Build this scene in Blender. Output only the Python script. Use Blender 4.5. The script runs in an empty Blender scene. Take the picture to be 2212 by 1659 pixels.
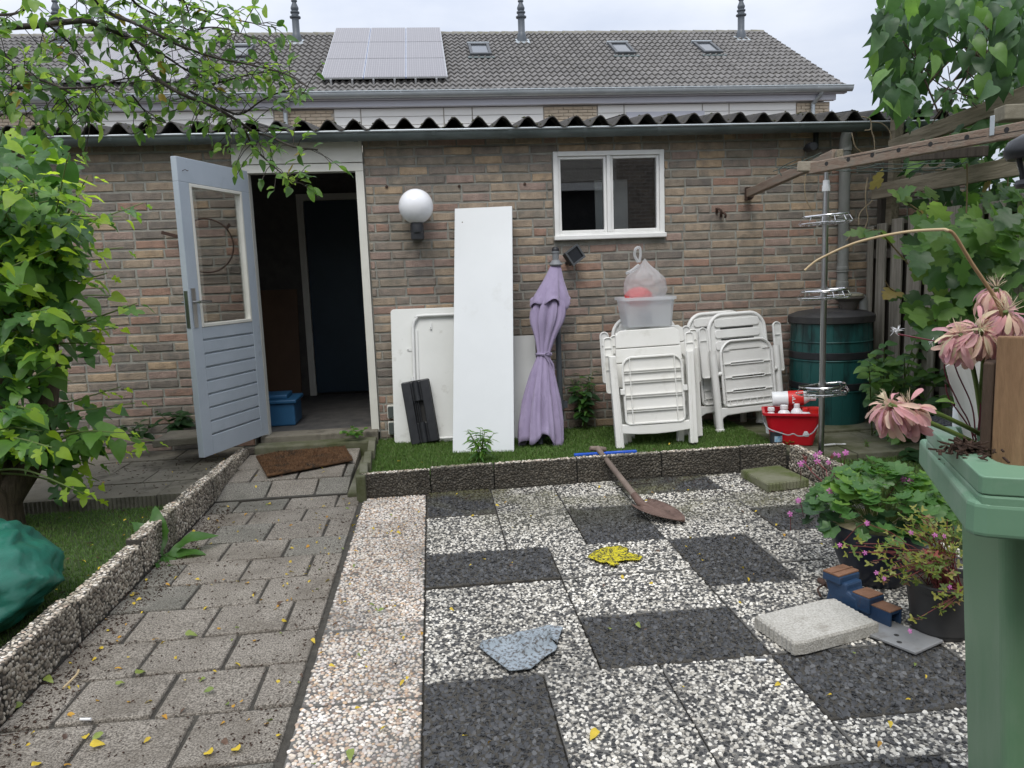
import bpy, math, random
import numpy as np
from mathutils import Vector, Matrix, noise as mnoise, geometry as mgeo
random.seed(7); rng = np.random.default_rng(11)
SC = bpy.context.scene
COL = SC.collection
RAD = math.radians

# ---------------------------------------------------------------- camera, sky, sun, exposure
F_PX, W_PX, H_PX = 1665.0, 2212.0, 1659.0          # focal length and picture size in the units of my measurements
CAM_H = 1.32
def _rot(yaw, pitch, roll):
    cy, sy, cp, sp = math.cos(yaw), math.sin(yaw), math.cos(pitch), math.sin(pitch)
    f = Vector((sy*cp, cy*cp, -sp)); r = Vector((cy, -sy, 0)); u = r.cross(f)
    c, s = math.cos(roll), math.sin(roll)
    return c*r + s*u, -s*r + c*u, f
RIGHT, UP, FWD = _rot(RAD(5.70), RAD(8.0), RAD(-2.13))
EYE = Vector((0, 0, CAM_H))
cam_d = bpy.data.cameras.new('camera'); cam = bpy.data.objects.new('camera', cam_d); COL.objects.link(cam)
cam_d.sensor_fit = 'HORIZONTAL'; cam_d.sensor_width = 36.0; cam_d.lens = F_PX/W_PX*36.0
cam_d.clip_start = 0.05; cam_d.clip_end = 1000
cam.matrix_world = Matrix(((RIGHT.x, UP.x, -FWD.x, 0), (RIGHT.y, UP.y, -FWD.y, 0), (RIGHT.z, UP.z, -FWD.z, CAM_H), (0, 0, 0, 1)))
SC.camera = cam

SUN_EL, SUN_AZ = RAD(57), RAD(196)                   # azimuth clockwise from +Y: high and behind the camera, a little to the left
w = bpy.data.worlds.new('World'); SC.world = w; w.use_nodes = True
nt = w.node_tree; nt.nodes.clear()
N = nt.nodes.new; L = nt.links.new
out = N('ShaderNodeOutputWorld'); bg = N('ShaderNodeBackground'); bg.inputs['Strength'].default_value = 0.10
sky = N('ShaderNodeTexSky'); sky.sky_type = 'NISHITA'; sky.sun_disc = False
sky.sun_elevation = SUN_EL; sky.sun_rotation = SUN_AZ; sky.air_density = 1.0; sky.dust_density = 2.0
tc = N('ShaderNodeTexCoord')
mp = N('ShaderNodeMapping'); mp.inputs['Scale'].default_value = (1.2, 1.2, 3.2)
cn = N('ShaderNodeTexNoise'); cn.inputs['Scale'].default_value = 2.3; cn.inputs['Detail'].default_value = 7; cn.inputs['Roughness'].default_value = 0.5
cr = N('ShaderNodeValToRGB'); cr.color_ramp.elements[0].position = 0.36; cr.color_ramp.elements[0].color = (6.6, 7.2, 8.5, 1)
cr.color_ramp.elements[1].position = 0.62; cr.color_ramp.elements[1].color = (9.3, 9.6, 10.2, 1)
mx = N('ShaderNodeMix'); mx.data_type = 'RGBA'; mx.inputs['Factor'].default_value = 0.88   # nearly closed cloud cover over the blue sky
L(tc.outputs['Generated'], mp.inputs['Vector']); L(mp.outputs['Vector'], cn.inputs['Vector']); L(cn.outputs['Fac'], cr.inputs['Fac'])
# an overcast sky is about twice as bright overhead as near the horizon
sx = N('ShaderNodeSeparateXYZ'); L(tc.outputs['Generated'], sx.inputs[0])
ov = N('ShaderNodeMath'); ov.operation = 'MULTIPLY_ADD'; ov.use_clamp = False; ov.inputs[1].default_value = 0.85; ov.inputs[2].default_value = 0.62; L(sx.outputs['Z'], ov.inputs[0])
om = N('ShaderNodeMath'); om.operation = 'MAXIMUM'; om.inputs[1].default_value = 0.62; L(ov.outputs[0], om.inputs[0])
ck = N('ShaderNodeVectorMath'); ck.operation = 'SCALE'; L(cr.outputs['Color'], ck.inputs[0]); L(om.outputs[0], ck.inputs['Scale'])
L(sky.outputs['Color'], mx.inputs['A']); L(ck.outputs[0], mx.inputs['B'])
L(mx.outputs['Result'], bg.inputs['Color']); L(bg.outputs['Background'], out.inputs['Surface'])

sun_d = bpy.data.lights.new('sun', 'SUN'); sun_d.energy = 1.4; sun_d.angle = RAD(28); sun_d.color = (1.0, 0.965, 0.91)
sun = bpy.data.objects.new('sun', sun_d); COL.objects.link(sun); sun.location = (0, -10, 20)
sd = Vector((math.sin(SUN_AZ)*math.cos(SUN_EL), math.cos(SUN_AZ)*math.cos(SUN_EL), math.sin(SUN_EL)))
sun.rotation_euler = sd.to_track_quat('Z', 'Y').to_euler()
SC.view_settings.view_transform = 'Standard'; SC.view_settings.look = 'None'
SC.view_settings.exposure = 0.42; SC.view_settings.gamma = 1.0; SC.view_settings.use_curve_mapping = False
SC.cycles.max_bounces = 7; SC.cycles.diffuse_bounces = 4; SC.cycles.glossy_bounces = 3
SC.cycles.transmission_bounces = 6; SC.cycles.transparent_max_bounces = 8

# ---------------------------------------------------------------- helpers
def at(px, py, X=None, Y=None, Z=None):
    """The point of the place seen at (px, py) of the photograph on the plane X=, Y= or Z=."""
    d = RIGHT*((px-W_PX/2)/F_PX) - UP*((py-H_PX/2)/F_PX) + FWD
    if Y is not None: t = Y/d.y
    elif Z is not None: t = (Z-CAM_H)/d.z
    else: t = X/d.x
    return EYE + d*t
def project(p):
    d = Vector(p)-EYE; z = d.dot(FWD)
    if z <= 0.05: return None
    return (W_PX/2 + F_PX*d.dot(RIGHT)/z, H_PX/2 - F_PX*d.dot(UP)/z, z)

def props(o, label=None, cat=None, group=None, kind=None):
    if label: o['label'] = label
    if cat: o['category'] = cat
    if group: o['group'] = group
    if kind: o['kind'] = kind
    return o
def thing(name, label, cat, loc=(0, 0, 0), group=None, kind=None, rot=None):
    o = bpy.data.objects.new(name, None); COL.objects.link(o); o.location = loc; o.empty_display_size = 0.1
    if rot: o.rotation_euler = rot
    return props(o, label, cat, group, kind)
def struct(name, loc=(0, 0, 0)):
    o = bpy.data.objects.new(name, None); COL.objects.link(o); o.location = loc; o.empty_display_size = 0.1
    o['kind'] = 'structure'; return o
def origin_of(p):
    v = Vector((0, 0, 0))
    while p is not None: v += p.location; p = p.parent
    return v
def link(name, me, parent=None, loc=None, rot=None, scale=None, mat=None):
    o = bpy.data.objects.new(name, me); COL.objects.link(o)
    if parent is not None: o.parent = parent
    if loc is not None: o.location = loc
    if rot is not None: o.rotation_euler = rot
    if scale is not None: o.scale = scale
    if mat is not None:
        o.material_slots[0].link = 'OBJECT'; o.material_slots[0].material = mat
    return o
def copy_tree(o, parent=None):
    c = o.copy(); COL.objects.link(c); c.parent = parent
    for ch in list(o.children): copy_tree(ch, c)
    return c

class MB:
    def __init__(s): s.v = []; s.f = []; s.m = []; s.i = 0
    def add(s, vs, fs):
        b = len(s.v); s.v.extend([tuple(x) for x in vs]); s.f.extend([tuple(b+k for k in f) for f in fs]); s.m.extend([s.i]*len(fs)); return s
    def box(s, x0, x1, y0, y1, z0, z1, M=None):
        vs = [Vector(p) for p in ((x0,y0,z0),(x1,y0,z0),(x1,y1,z0),(x0,y1,z0),(x0,y0,z1),(x1,y0,z1),(x1,y1,z1),(x0,y1,z1))]
        if M is not None: vs = [M @ p for p in vs]
        return s.add(vs, [(0,3,2,1),(4,5,6,7),(0,1,5,4),(1,2,6,5),(2,3,7,6),(3,0,4,7)])
    def cbox(s, c, size, M=None):
        x, y, z = size; T = Matrix.Translation(c) @ (M.to_4x4() if M is not None else Matrix())
        return s.box(-x/2, x/2, -y/2, y/2, -z/2, z/2, T)
    def bar(s, p, q, wd, ht, up=(0, 0, 1)):
        p, q = Vector(p), Vector(q); d = (q-p); l = d.length; d.normalize()
        sd = d.cross(Vector(up)).normalized(); u = sd.cross(d)
        M = Matrix(((sd.x, d.x, u.x, p.x), (sd.y, d.y, u.y, p.y), (sd.z, d.z, u.z, p.z), (0, 0, 0, 1)))
        return s.box(-wd/2, wd/2, 0, l, -ht/2, ht/2, M)
    def tube(s, pts, r, n=8, cap=True, closed=False):
        pts = [Vector(p) for p in pts]; m = len(pts); vs = []; ref = None
        for k, p in enumerate(pts):
            a = pts[(k-1) % m] if (closed or k > 0) else p; b = pts[(k+1) % m] if (closed or k < m-1) else p
            t = (b-a).normalized() if (b-a).length > 1e-9 else Vector((0, 0, 1))
            if ref is None: ref = t.orthogonal().normalized()
            ref = (ref - t*ref.dot(t)); ref = ref.normalized() if ref.length > 1e-6 else t.orthogonal().normalized()
            bn = t.cross(ref); rr = r[k] if isinstance(r, (list, tuple)) else r
            for j in range(n):
                an = 2*math.pi*j/n; vs.append(p + (ref*math.cos(an)+bn*math.sin(an))*rr)
        fs = []
        for k in range(m if closed else m-1):
            k2 = (k+1) % m
            for j in range(n): fs.append((k*n+j, k*n+(j+1) % n, k2*n+(j+1) % n, k2*n+j))
        if cap and not closed: fs.append(tuple(range(n-1, -1, -1))); fs.append(tuple((m-1)*n+j for j in range(n)))
        return s.add(vs, fs)
    def lathe(s, prof, n=24, c=(0, 0, 0), sx=1, sy=1, wob=None, M=None):
        vs = []; c = Vector(c)
        for k, (r, z) in enumerate(prof):
            for j in range(n):
                a = 2*math.pi*j/n; q = 1+(wob(a, z) if wob else 0)
                p = Vector((r*q*math.cos(a)*sx, r*q*math.sin(a)*sy, z))
                vs.append(c + (M @ p if M is not None else p))
        fs = [(k*n+j, k*n+(j+1) % n, (k+1)*n+(j+1) % n, (k+1)*n+j) for k in range(len(prof)-1) for j in range(n)]
        if prof[0][0] > 1e-5: fs.append(tuple(range(n-1, -1, -1)))
        if prof[-1][0] > 1e-5: fs.append(tuple((len(prof)-1)*n+j for j in range(n)))
        return s.add(vs, fs)
    def prism(s, poly, d0, d1, plane='xz', M=None):
        def P(a, b, d): return Vector((a, d, b)) if plane == 'xz' else (Vector((a, b, d)) if plane == 'xy' else Vector((d, a, b)))
        n = len(poly); vs = [P(a, b, d0) for a, b in poly] + [P(a, b, d1) for a, b in poly]
        if M is not None: vs = [M @ v for v in vs]
        return s.add(vs, [tuple(range(n)), tuple(range(2*n-1, n-1, -1))] + [(k, k+n, (k+1) % n+n, (k+1) % n) for k in range(n)])
    def build(s, name, mats, parent=None, smooth=None, bevel=0, local=False, seg=2):
        me = bpy.data.meshes.new(name)
        vs = s.v
        if not local and parent is not None:
            o = origin_of(parent); vs = [(a-o.x, b-o.y, c-o.z) for a, b, c in vs]
        me.from_pydata(vs, [], s.f)
        mats = mats if isinstance(mats, (list, tuple)) else [mats]
        for m in mats: me.materials.append(m)
        if len(mats) > 1: me.polygons.foreach_set('material_index', s.m)
        if smooth is not None:
            me.polygons.foreach_set('use_smooth', [True]*len(me.polygons)); me.update()
            if smooth < 3: me.set_sharp_from_angle(angle=smooth)
        me.update()
        ob = link(name, me, parent)
        if bevel:
            b = ob.modifiers.new('edge_wear', 'BEVEL'); b.width = bevel; b.segments = seg; b.limit_method = 'ANGLE'; b.angle_limit = RAD(40)
        return ob

def rrect(x0, x1, z0, z1, r, n=4):
    r = r if isinstance(r, (list, tuple)) else [r]*4; o = []
    for (cx, cz, a0, q) in ((x1-r[0], z0+r[0], -90, r[0]), (x1-r[1], z1-r[1], 0, r[1]), (x0+r[2], z1-r[2], 90, r[2]), (x0+r[3], z0+r[3], 180, r[3])):
        for k in range(n+1):
            a = RAD(a0+90*k/n); o.append((cx+q*math.cos(a), cz+q*math.sin(a)))
    return o
def curve(pts, n=8):
    """Catmull-Rom through pts."""
    P = [Vector(p) for p in pts]; P = [P[0]*2-P[1]] + P + [P[-1]*2-P[-2]]; o = []
    for k in range(1, len(P)-2):
        a, b, c, d = P[k-1:k+3]
        for j in range(n):
            t = j/n; o.append(0.5*((2*b)+(c-a)*t+(2*a-5*b+4*c-d)*t*t+(3*b-a-3*c+d)*t**3))
    o.append(P[-2]); return o

# ---------------------------------------------------------------- materials
def pmat(name, cols, scale=6.0, rough=0.7, bump=0.0, bscale=80.0, metal=0.0, spec=0.5, stretch=(1, 1, 1), detail=6, dist=0.0,
         dirt=None, dscale=2.0, dlo=0.5, dhi=0.7, coat=0.0, trans=0.0, ior=1.45, alpha=1.0, speck=None, rr=0.0):
    m = bpy.data.materials.new(name); m.use_nodes = True; t = m.node_tree; n = t.nodes; l = t.links.new
    b = n['Principled BSDF']; g = n.new('ShaderNodeNewGeometry')
    mapn = n.new('ShaderNodeMapping'); mapn.inputs['Scale'].default_value = stretch; l(g.outputs['Position'], mapn.inputs['Vector'])
    if not isinstance(cols, list): cols = [cols]
    if len(cols) == 1:
        c = cols[0]; cols = [tuple(x*0.9 for x in c), tuple(x*1.1 for x in c)]
    nz = n.new('ShaderNodeTexNoise'); nz.inputs['Scale'].default_value = scale; nz.inputs['Detail'].default_value = detail
    nz.inputs['Roughness'].default_value = 0.6; nz.inputs['Distortion'].default_value = dist
    l(mapn.outputs['Vector'], nz.inputs['Vector'])
    ramp = n.new('ShaderNodeValToRGB'); e = ramp.color_ramp.elements
    for k, c in enumerate(cols):
        pos = 0.3+0.4*k/(len(cols)-1)
        el = e[k] if k < 2 else e.new(pos)
        el.position = pos; el.color = (*c, 1)
    l(nz.outputs['Fac'], ramp.inputs['Fac']); colr = ramp.outputs['Color']
    if speck:
        sc, ca, cb, lo, hi, fac = speck
        vz = n.new('ShaderNodeTexNoise'); vz.inputs['Scale'].default_value = sc; vz.inputs['Detail'].default_value = 2; l(g.outputs['Position'], vz.inputs['Vector'])
        vr = n.new('ShaderNodeValToRGB'); vr.color_ramp.elements[0].position = lo; vr.color_ramp.elements[1].position = hi
        vr.color_ramp.elements[0].color = (*ca, 1); vr.color_ramp.elements[1].color = (*cb, 1); l(vz.outputs['Fac'], vr.inputs['Fac'])
        mm = n.new('ShaderNodeMix'); mm.data_type = 'RGBA'; mm.blend_type = 'MULTIPLY'; mm.inputs['Factor'].default_value = fac
        l(colr, mm.inputs['A']); l(vr.outputs['Color'], mm.inputs['B']); colr = mm.outputs['Result']
    if dirt:
        dz = n.new('ShaderNodeTexNoise'); dz.inputs['Scale'].default_value = dscale; dz.inputs['Detail'].default_value = 7; dz.inputs['Roughness'].default_value = 0.65
        l(mapn.outputs['Vector'], dz.inputs['Vector'])
        dr = n.new('ShaderNodeValToRGB'); dr.color_ramp.elements[0].position = dlo; dr.color_ramp.elements[1].position = dhi; l(dz.outputs['Fac'], dr.inputs['Fac'])
        mm = n.new('ShaderNodeMix'); mm.data_type = 'RGBA'; l(dr.outputs['Color'], mm.inputs['Factor']); l(colr, mm.inputs['A']); mm.inputs['B'].default_value = (*dirt, 1); colr = mm.outputs['Result']
    l(colr, b.inputs['Base Color'])
    b.inputs['Roughness'].default_value = rough; b.inputs['Metallic'].default_value = metal; b.inputs['Specular IOR Level'].default_value = spec
    b.inputs['Coat Weight'].default_value = coat; b.inputs['Transmission Weight'].default_value = trans; b.inputs['IOR'].default_value = ior; b.inputs['Alpha'].default_value = alpha
    if rr:
        mr = n.new('ShaderNodeMapRange'); mr.inputs['To Min'].default_value = rough-rr; mr.inputs['To Max'].default_value = rough+rr; l(nz.outputs['Fac'], mr.inputs['Value']); l(mr.outputs['Result'], b.inputs['Roughness'])
    if bump:
        bz = n.new('ShaderNodeTexNoise'); bz.inputs['Scale'].default_value = bscale; bz.inputs['Detail'].default_value = 6; l(mapn.outputs['Vector'], bz.inputs['Vector'])
        bu = n.new('ShaderNodeBump'); bu.inputs['Strength'].default_value = bump; bu.inputs['Distance'].default_value = 0.01
        l(bz.outputs['Fac'], bu.inputs['Height']); l(bu.outputs['Normal'], b.inputs['Normal'])
    return m

def leafmat(name, c1, c2, tr, tfac=0.4, rough=0.42, spec=0.45):
    """Leaf: a glossy-ish blade that lets light through; hue differs leaf by leaf."""
    m = bpy.data.materials.new(name); m.use_nodes = True; t = m.node_tree; n = t.nodes; l = t.links.new
    b = n['Principled BSDF']; oi = n.new('ShaderNodeObjectInfo'); g = n.new('ShaderNodeNewGeometry')
    ad = n.new('ShaderNodeMath'); ad.operation = 'ADD'; l(oi.outputs['Random'], ad.inputs[0]); l(g.outputs['Random Per Island'], ad.inputs[1])
    fr = n.new('ShaderNodeMath'); fr.operation = 'FRACT'; l(ad.outputs[0], fr.inputs[0])
    mm = n.new('ShaderNodeMix'); mm.data_type = 'RGBA'; l(fr.outputs[0], mm.inputs['Factor']); mm.inputs['A'].default_value = (*c1, 1); mm.inputs['B'].default_value = (*c2, 1)
    nz = n.new('ShaderNodeTexNoise'); nz.inputs['Scale'].default_value = 45; nz.inputs['Detail'].default_value = 3; l(g.outputs['Position'], nz.inputs['Vector'])
    m2 = n.new('ShaderNodeMix'); m2.data_type = 'RGBA'; m2.blend_type = 'MULTIPLY'; m2.inputs['Factor'].default_value = 0.5; l(mm.outputs['Result'], m2.inputs['A'])
    r2 = n.new('ShaderNodeValToRGB'); r2.color_ramp.elements[0].position = .3; r2.color_ramp.elements[0].color = (.6, .65, .6, 1); r2.color_ramp.elements[1].position = .7; r2.color_ramp.elements[1].color = (1.2, 1.2, 1.1, 1)
    l(nz.outputs['Fac'], r2.inputs['Fac']); l(r2.outputs['Color'], m2.inputs['B'])
    l(m2.outputs['Result'], b.inputs['Base Color']); b.inputs['Roughness'].default_value = rough; b.inputs['Specular IOR Level'].default_value = spec
    bu = n.new('ShaderNodeBump'); bu.inputs['Strength'].default_value = 0.25; bu.inputs['Distance'].default_value = 0.004; l(nz.outputs['Fac'], bu.inputs['Height']); l(bu.outputs['Normal'], b.inputs['Normal'])
    tl = n.new('ShaderNodeBsdfTranslucent'); tl.inputs['Color'].default_value = (*tr, 1)
    ms = n.new('ShaderNodeMixShader'); ms.inputs['Fac'].default_value = tfac; l(b.outputs['BSDF'], ms.inputs[1]); l(tl.outputs['BSDF'], ms.inputs[2])
    l(ms.outputs['Shader'], n['Material Output'].inputs['Surface']); return m

def attrmat(name, rough=0.7, spec=0.4):
    m = bpy.data.materials.new(name); m.use_nodes = True; t = m.node_tree; n = t.nodes; l = t.links.new
    a = n.new('ShaderNodeAttribute'); a.attribute_name = 'stone_colour'; l(a.outputs['Color'], n['Principled BSDF'].inputs['Base Color'])
    n['Principled BSDF'].inputs['Roughness'].default_value = rough; n['Principled BSDF'].inputs['Specular IOR Level'].default_value = spec; return m

M_brick = [pmat('brick_%s' % nm, c, scale=15, rough=.92, bump=.7, bscale=110, dirt=d, dscale=8, dlo=.50, dhi=.70) for nm, c, d in (
    ('beige', [(0.264,0.209,0.156),(0.436,0.343,0.251)], (0.211,0.185,0.152)), ('sand', [(0.317,0.231,0.152),(0.475,0.356,0.238)], (0.224,0.191,0.152)),
    ('olive', [(0.205,0.174,0.137),(0.330,0.277,0.218)], (0.165,0.156,0.132)), ('greybrown', [(0.191,0.161,0.135),(0.310,0.257,0.211)], (0.152,0.143,0.128)),
    ('dark', [(0.152,0.132,0.114),(0.244,0.211,0.178)], (0.139,0.129,0.119)), ('redbrown', [(0.224,0.156,0.124),(0.350,0.240,0.191)], (0.191,0.161,0.139)),
    ('rust', [(0.251,0.161,0.121),(0.389,0.248,0.187)], (0.198,0.161,0.139)), ('pinkbrown', [(0.251,0.185,0.156),(0.396,0.293,0.244)], (0.211,0.178,0.152)))]
M_mortar = pmat('mortar', [(.27,.265,.235),(.37,.365,.32)], scale=14, rough=.95, bump=.8, bscale=150, dirt=(.14,.14,.125), dscale=1.3, dlo=.48, dhi=.72)
M_cream = pmat('cream_paint', [(.62,.61,.55),(.70,.69,.63)], scale=5, rough=.45, bump=.08, bscale=40, dirt=(.42,.40,.34), dscale=7, dlo=.62, dhi=.85)
M_whitepaint = pmat('white_paint', [(.74,.74,.72),(.82,.82,.80)], scale=9, rough=.4, bump=.12, bscale=60, dirt=(.45,.43,.38), dscale=10, dlo=.66, dhi=.85)
M_greypaint = pmat('grey_paint', [(.37,.42,.475),(.42,.47,.525)], scale=4, rough=.38, bump=.06, bscale=50, dirt=(.26,.29,.32), dscale=6, dlo=.63, dhi=.86)
M_zinc = pmat('weathered_zinc', [(.10,.125,.125),(.17,.20,.20)], scale=7, rough=.55, metal=.35, bump=.05, stretch=(.5,1,1), dirt=(.07,.085,.08), dscale=5, dlo=.5, dhi=.75)
M_zinclight = pmat('zinc', [(.38,.42,.44),(.50,.54,.56)], scale=6, rough=.45, metal=.5, stretch=(.4,1,1))
M_pvcgrey = pmat('grey_pipe', [(.20,.21,.20),(.28,.285,.27)], scale=8, rough=.5, stretch=(1,1,.3), dirt=(.13,.13,.115), dscale=9, dlo=.55, dhi=.8)
M_asb = pmat('corrugated_cement', [(.035,.033,.03),(.075,.07,.064)], scale=9, rough=.95, bump=.9, bscale=55, dirt=(.10,.09,.065), dscale=12, dlo=.55, dhi=.7)
M_moss = pmat('moss', [(.035,.045,.015),(.10,.10,.035)], scale=40, rough=1, bump=1.0, bscale=200)
M_glass = pmat('window_glass', (.9,.92,.92), rough=.0, spec=.9, trans=1.0, ior=1.52)
M_dark = pmat('black_plastic', [(.012,.013,.016),(.028,.03,.034)], scale=12, rough=.42, bump=.05)
M_blackrub = pmat('black_rubber', [(.02,.02,.02),(.035,.034,.033)], scale=10, rough=.8)
M_steel = pmat('stainless_steel', [(.42,.42,.42),(.58,.58,.58)], scale=10, rough=.28, metal=1.0, stretch=(1,1,.2))
M_chrome = pmat('chrome', [(.60,.60,.61),(.78,.78,.79)], scale=10, rough=.14, metal=1.0)
M_iron = pmat('rusty_iron', [(.035,.022,.018),(.09,.05,.035)], scale=30, rough=.85, bump=.3)
M_concrete = pmat('concrete_slab', [(.245,.22,.19),(.345,.315,.275)], scale=3.5, rough=.92, bump=1.0, bscale=200, speck=(170,(.40,.39,.37),(1.42,1.41,1.38),.36,.64,1.0), dirt=(.135,.115,.09), dscale=3.0, dlo=.47, dhi=.76)
M_concrete2 = pmat('concrete_slab_grey', [(.20,.19,.165),(.28,.265,.235)], scale=3.5, rough=.92, bump=1.0, bscale=200, speck=(170,(.40,.39,.37),(1.42,1.41,1.38),.36,.64,1.0), dirt=(.11,.108,.088), dscale=1.9, dlo=.48, dhi=.75)
M_mossy = pmat('mossy_concrete', [(.11,.11,.065),(.20,.195,.15)], scale=4, rough=.95, bump=.6, bscale=160, dirt=(.055,.065,.02), dscale=3, dlo=.42, dhi=.66)
M_terr = pmat('old_terrace_slab', [(.14,.128,.10),(.225,.205,.165)], scale=4, rough=.95, bump=.6, bscale=160, dirt=(.055,.048,.036), dscale=6, dlo=.5, dhi=.72)
M_bed = pmat('dark_mortar_bed', [(.045,.042,.036),(.085,.078,.065)], scale=30, rough=1, bump=.8, bscale=180)
M_soil = pmat('soil', [(.03,.024,.018),(.07,.055,.04)], scale=22, rough=1, bump=1, bscale=120)
M_cement = pmat('grey_cement', [(.13,.125,.115),(.19,.185,.17)], scale=30, rough=1, bump=.8, bscale=180)
M_stone = attrmat('pebbles_set_in_concrete')
M_slate = attrmat('split_black_stones', rough=.52, spec=.5)
def archglass(name, tint=(.93,.95,.95), ior=1.55, boost=1.0):
    m = bpy.data.materials.new(name); m.use_nodes = True; n = m.node_tree.nodes; l = m.node_tree.links.new; n.remove(n['Principled BSDF'])
    tr = n.new('ShaderNodeBsdfTransparent'); tr.inputs['Color'].default_value = (*tint, 1)
    gl = n.new('ShaderNodeBsdfGlossy'); gl.inputs['Roughness'].default_value = .015
    fr = n.new('ShaderNodeFresnel'); fr.inputs['IOR'].default_value = ior
    mu = n.new('ShaderNodeMath'); mu.operation = 'MULTIPLY'; mu.inputs[1].default_value = boost; mu.use_clamp = True; l(fr.outputs[0], mu.inputs[0])
    ms = n.new('ShaderNodeMixShader'); l(mu.outputs[0], ms.inputs[0]); l(tr.outputs[0], ms.inputs[1]); l(gl.outputs[0], ms.inputs[2]); l(ms.outputs[0], n['Material Output'].inputs['Surface']); return m
M_pane = archglass('window_pane_glass', boost=2.2)
M_doorpane = archglass('door_pane_glass', tint=(.985,.99,.985), boost=.45)

# ---------------------------------------------------------------- stones set in concrete (real stones, joined per slab)
_T_RING = [(1.0, 0.0), (0.86, .55), (0.42, .92)]
def stones(name, parent, o, u, v, n, lu, lv, pitch, pal, wts, mat, round_=True, seedcol=None, hgt=.55, jit=.42, clip=None):
    """One mesh of half-sunk stones over the rectangle o + a*u + b*v; each stone has its own size, turn, tilt and colour."""
    o, u, v, n = Vector(o), Vector(u), Vector(v), Vector(n)
    nu, nv = max(1, int(lu/pitch)), max(1, int(lv/(pitch*.87)))
    A, B = np.meshgrid((np.arange(nu)+.5)/nu*lu, (np.arange(nv)+.5)/nv*lv)
    A = A + (np.arange(nv) % 2)[:, None]*pitch*.5 - pitch*.25
    a = (A + rng.uniform(-jit, jit, A.shape)*pitch).ravel(); b = (B + rng.uniform(-jit, jit, A.shape)*pitch).ravel()
    keep = (a > pitch*.3) & (a < lu-pitch*.3) & (b > pitch*.3) & (b < lv-pitch*.3)
    if clip is not None: keep &= clip(a, b)
    a, b = a[keep], b[keep]; k = len(a)
    if k == 0: return None
    s = pitch*rng.uniform(.44, .74, k); asp = rng.uniform(.62, 1.0, k); th = rng.uniform(0, 2*np.pi, k)
    seg = 6
    loc = []
    for ri, (rr, zz) in enumerate(_T_RING):
        for j in range(seg):
            an = 2*np.pi*(j+.5*ri)/seg
            jr = rng.uniform(.78, 1.18, k) if not round_ else rng.uniform(.92, 1.08, k)
            loc.append((rr*np.cos(an)*jr, rr*np.sin(an)*jr, np.full(k, zz)))
    loc.append((np.zeros(k), np.zeros(k), np.full(k, 1.0)))
    loc = np.array(loc).transpose(2, 0, 1)                        # k, verts, 3
    if not round_:                                               # split stones: tilted flat tops
        tx, ty = rng.uniform(-.75, .75, k), rng.uniform(-.75, .75, k)
        loc[:, :, 2] = np.minimum(loc[:, :, 2], .62)+ (loc[:, :, 0]*tx[:, None]+loc[:, :, 1]*ty[:, None])*(loc[:, :, 2] > .3)
    x, y = loc[:, :, 0]*s[:, None], loc[:, :, 1]*(s*asp)[:, None]; z = loc[:, :, 2]*(s*hgt*rng.uniform(.7, 1.2, k))[:, None]
    c, sn = np.cos(th)[:, None], np.sin(th)[:, None]
    X = a[:, None] + x*c - y*sn; Y = b[:, None] + x*sn + y*c; Z = z - pitch*.06
    off = o - origin_of(parent)
    P = (np.array(off)[None, None] + X[..., None]*np.array(u) + Y[..., None]*np.array(v) + Z[..., None]*np.array(n)).reshape(-1, 3)
    nvp = loc.shape[1]
    fs = []
    for ri in range(2):
        for j in range(seg): fs.append((ri*seg+j, ri*seg+(j+1) % seg, (ri+1)*seg+(j+1) % seg, (ri+1)*seg+j))
    quads = np.array(fs); tris = np.array([(2*seg+j, 2*seg+(j+1) % seg, 3*seg) for j in range(seg)])
    base = (np.arange(k)*nvp)[:, None, None]
    Q = (quads[None]+base).reshape(-1, 4); T = (tris[None]+base).reshape(-1, 3)
    me = bpy.data.meshes.new(name); me.vertices.add(len(P)); me.vertices.foreach_set('co', P.astype(np.float32).ravel())
    me.loops.add(Q.size+T.size); me.loops.foreach_set('vertex_index', np.concatenate([Q.ravel(), T.ravel()]).astype(np.int32))
    me.polygons.add(len(Q)+len(T)); st = np.concatenate([np.arange(len(Q))*4, Q.size+np.arange(len(T))*3]); me.polygons.foreach_set('loop_start', st.astype(np.int32))
    me.polygons.foreach_set('use_smooth', np.full(len(Q)+len(T), bool(round_)))
    pal = np.array(pal); ci = rng.choice(len(pal), k, p=np.array(wts)/sum(wts)); colr = pal[ci]*rng.uniform(.75, 1.2, (k, 1))
    if seedcol is not None:
        wp = np.array(o)[None] + a[:, None]*np.array(u) + b[:, None]*np.array(v); colr = seedcol(wp, colr)
    ca = np.ones((len(P), 4), np.float32); ca[:, :3] = np.repeat(np.clip(colr, 0, 1), nvp, axis=0)
    at_ = me.attributes.new('stone_colour', 'FLOAT_COLOR', 'POINT'); at_.data.foreach_set('color', ca.ravel())
    me.materials.append(mat); me.update(calc_edges=True)
    ob = link(name, me, parent); ob['kind'] = 'stuff'; return ob

def vnoise(p, s, seed=0.0):
    """Cheap value noise over many points (n,3)."""
    q = np.asarray(p)*s; r = np.zeros(len(q))
    for k, (f, am) in enumerate(((1, .5), (2.1, .3), (4.3, .2))):
        r += am*(np.sin(q[:, 0]*f*1.7+seed+k*1.3+1.5*np.sin(q[:, 1]*f*.9+k))*np.cos(q[:, 1]*f*1.9-seed*2+k*.7+1.2*np.sin(q[:, 0]*f*1.1))) 
    return r*.9+.5

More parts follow.
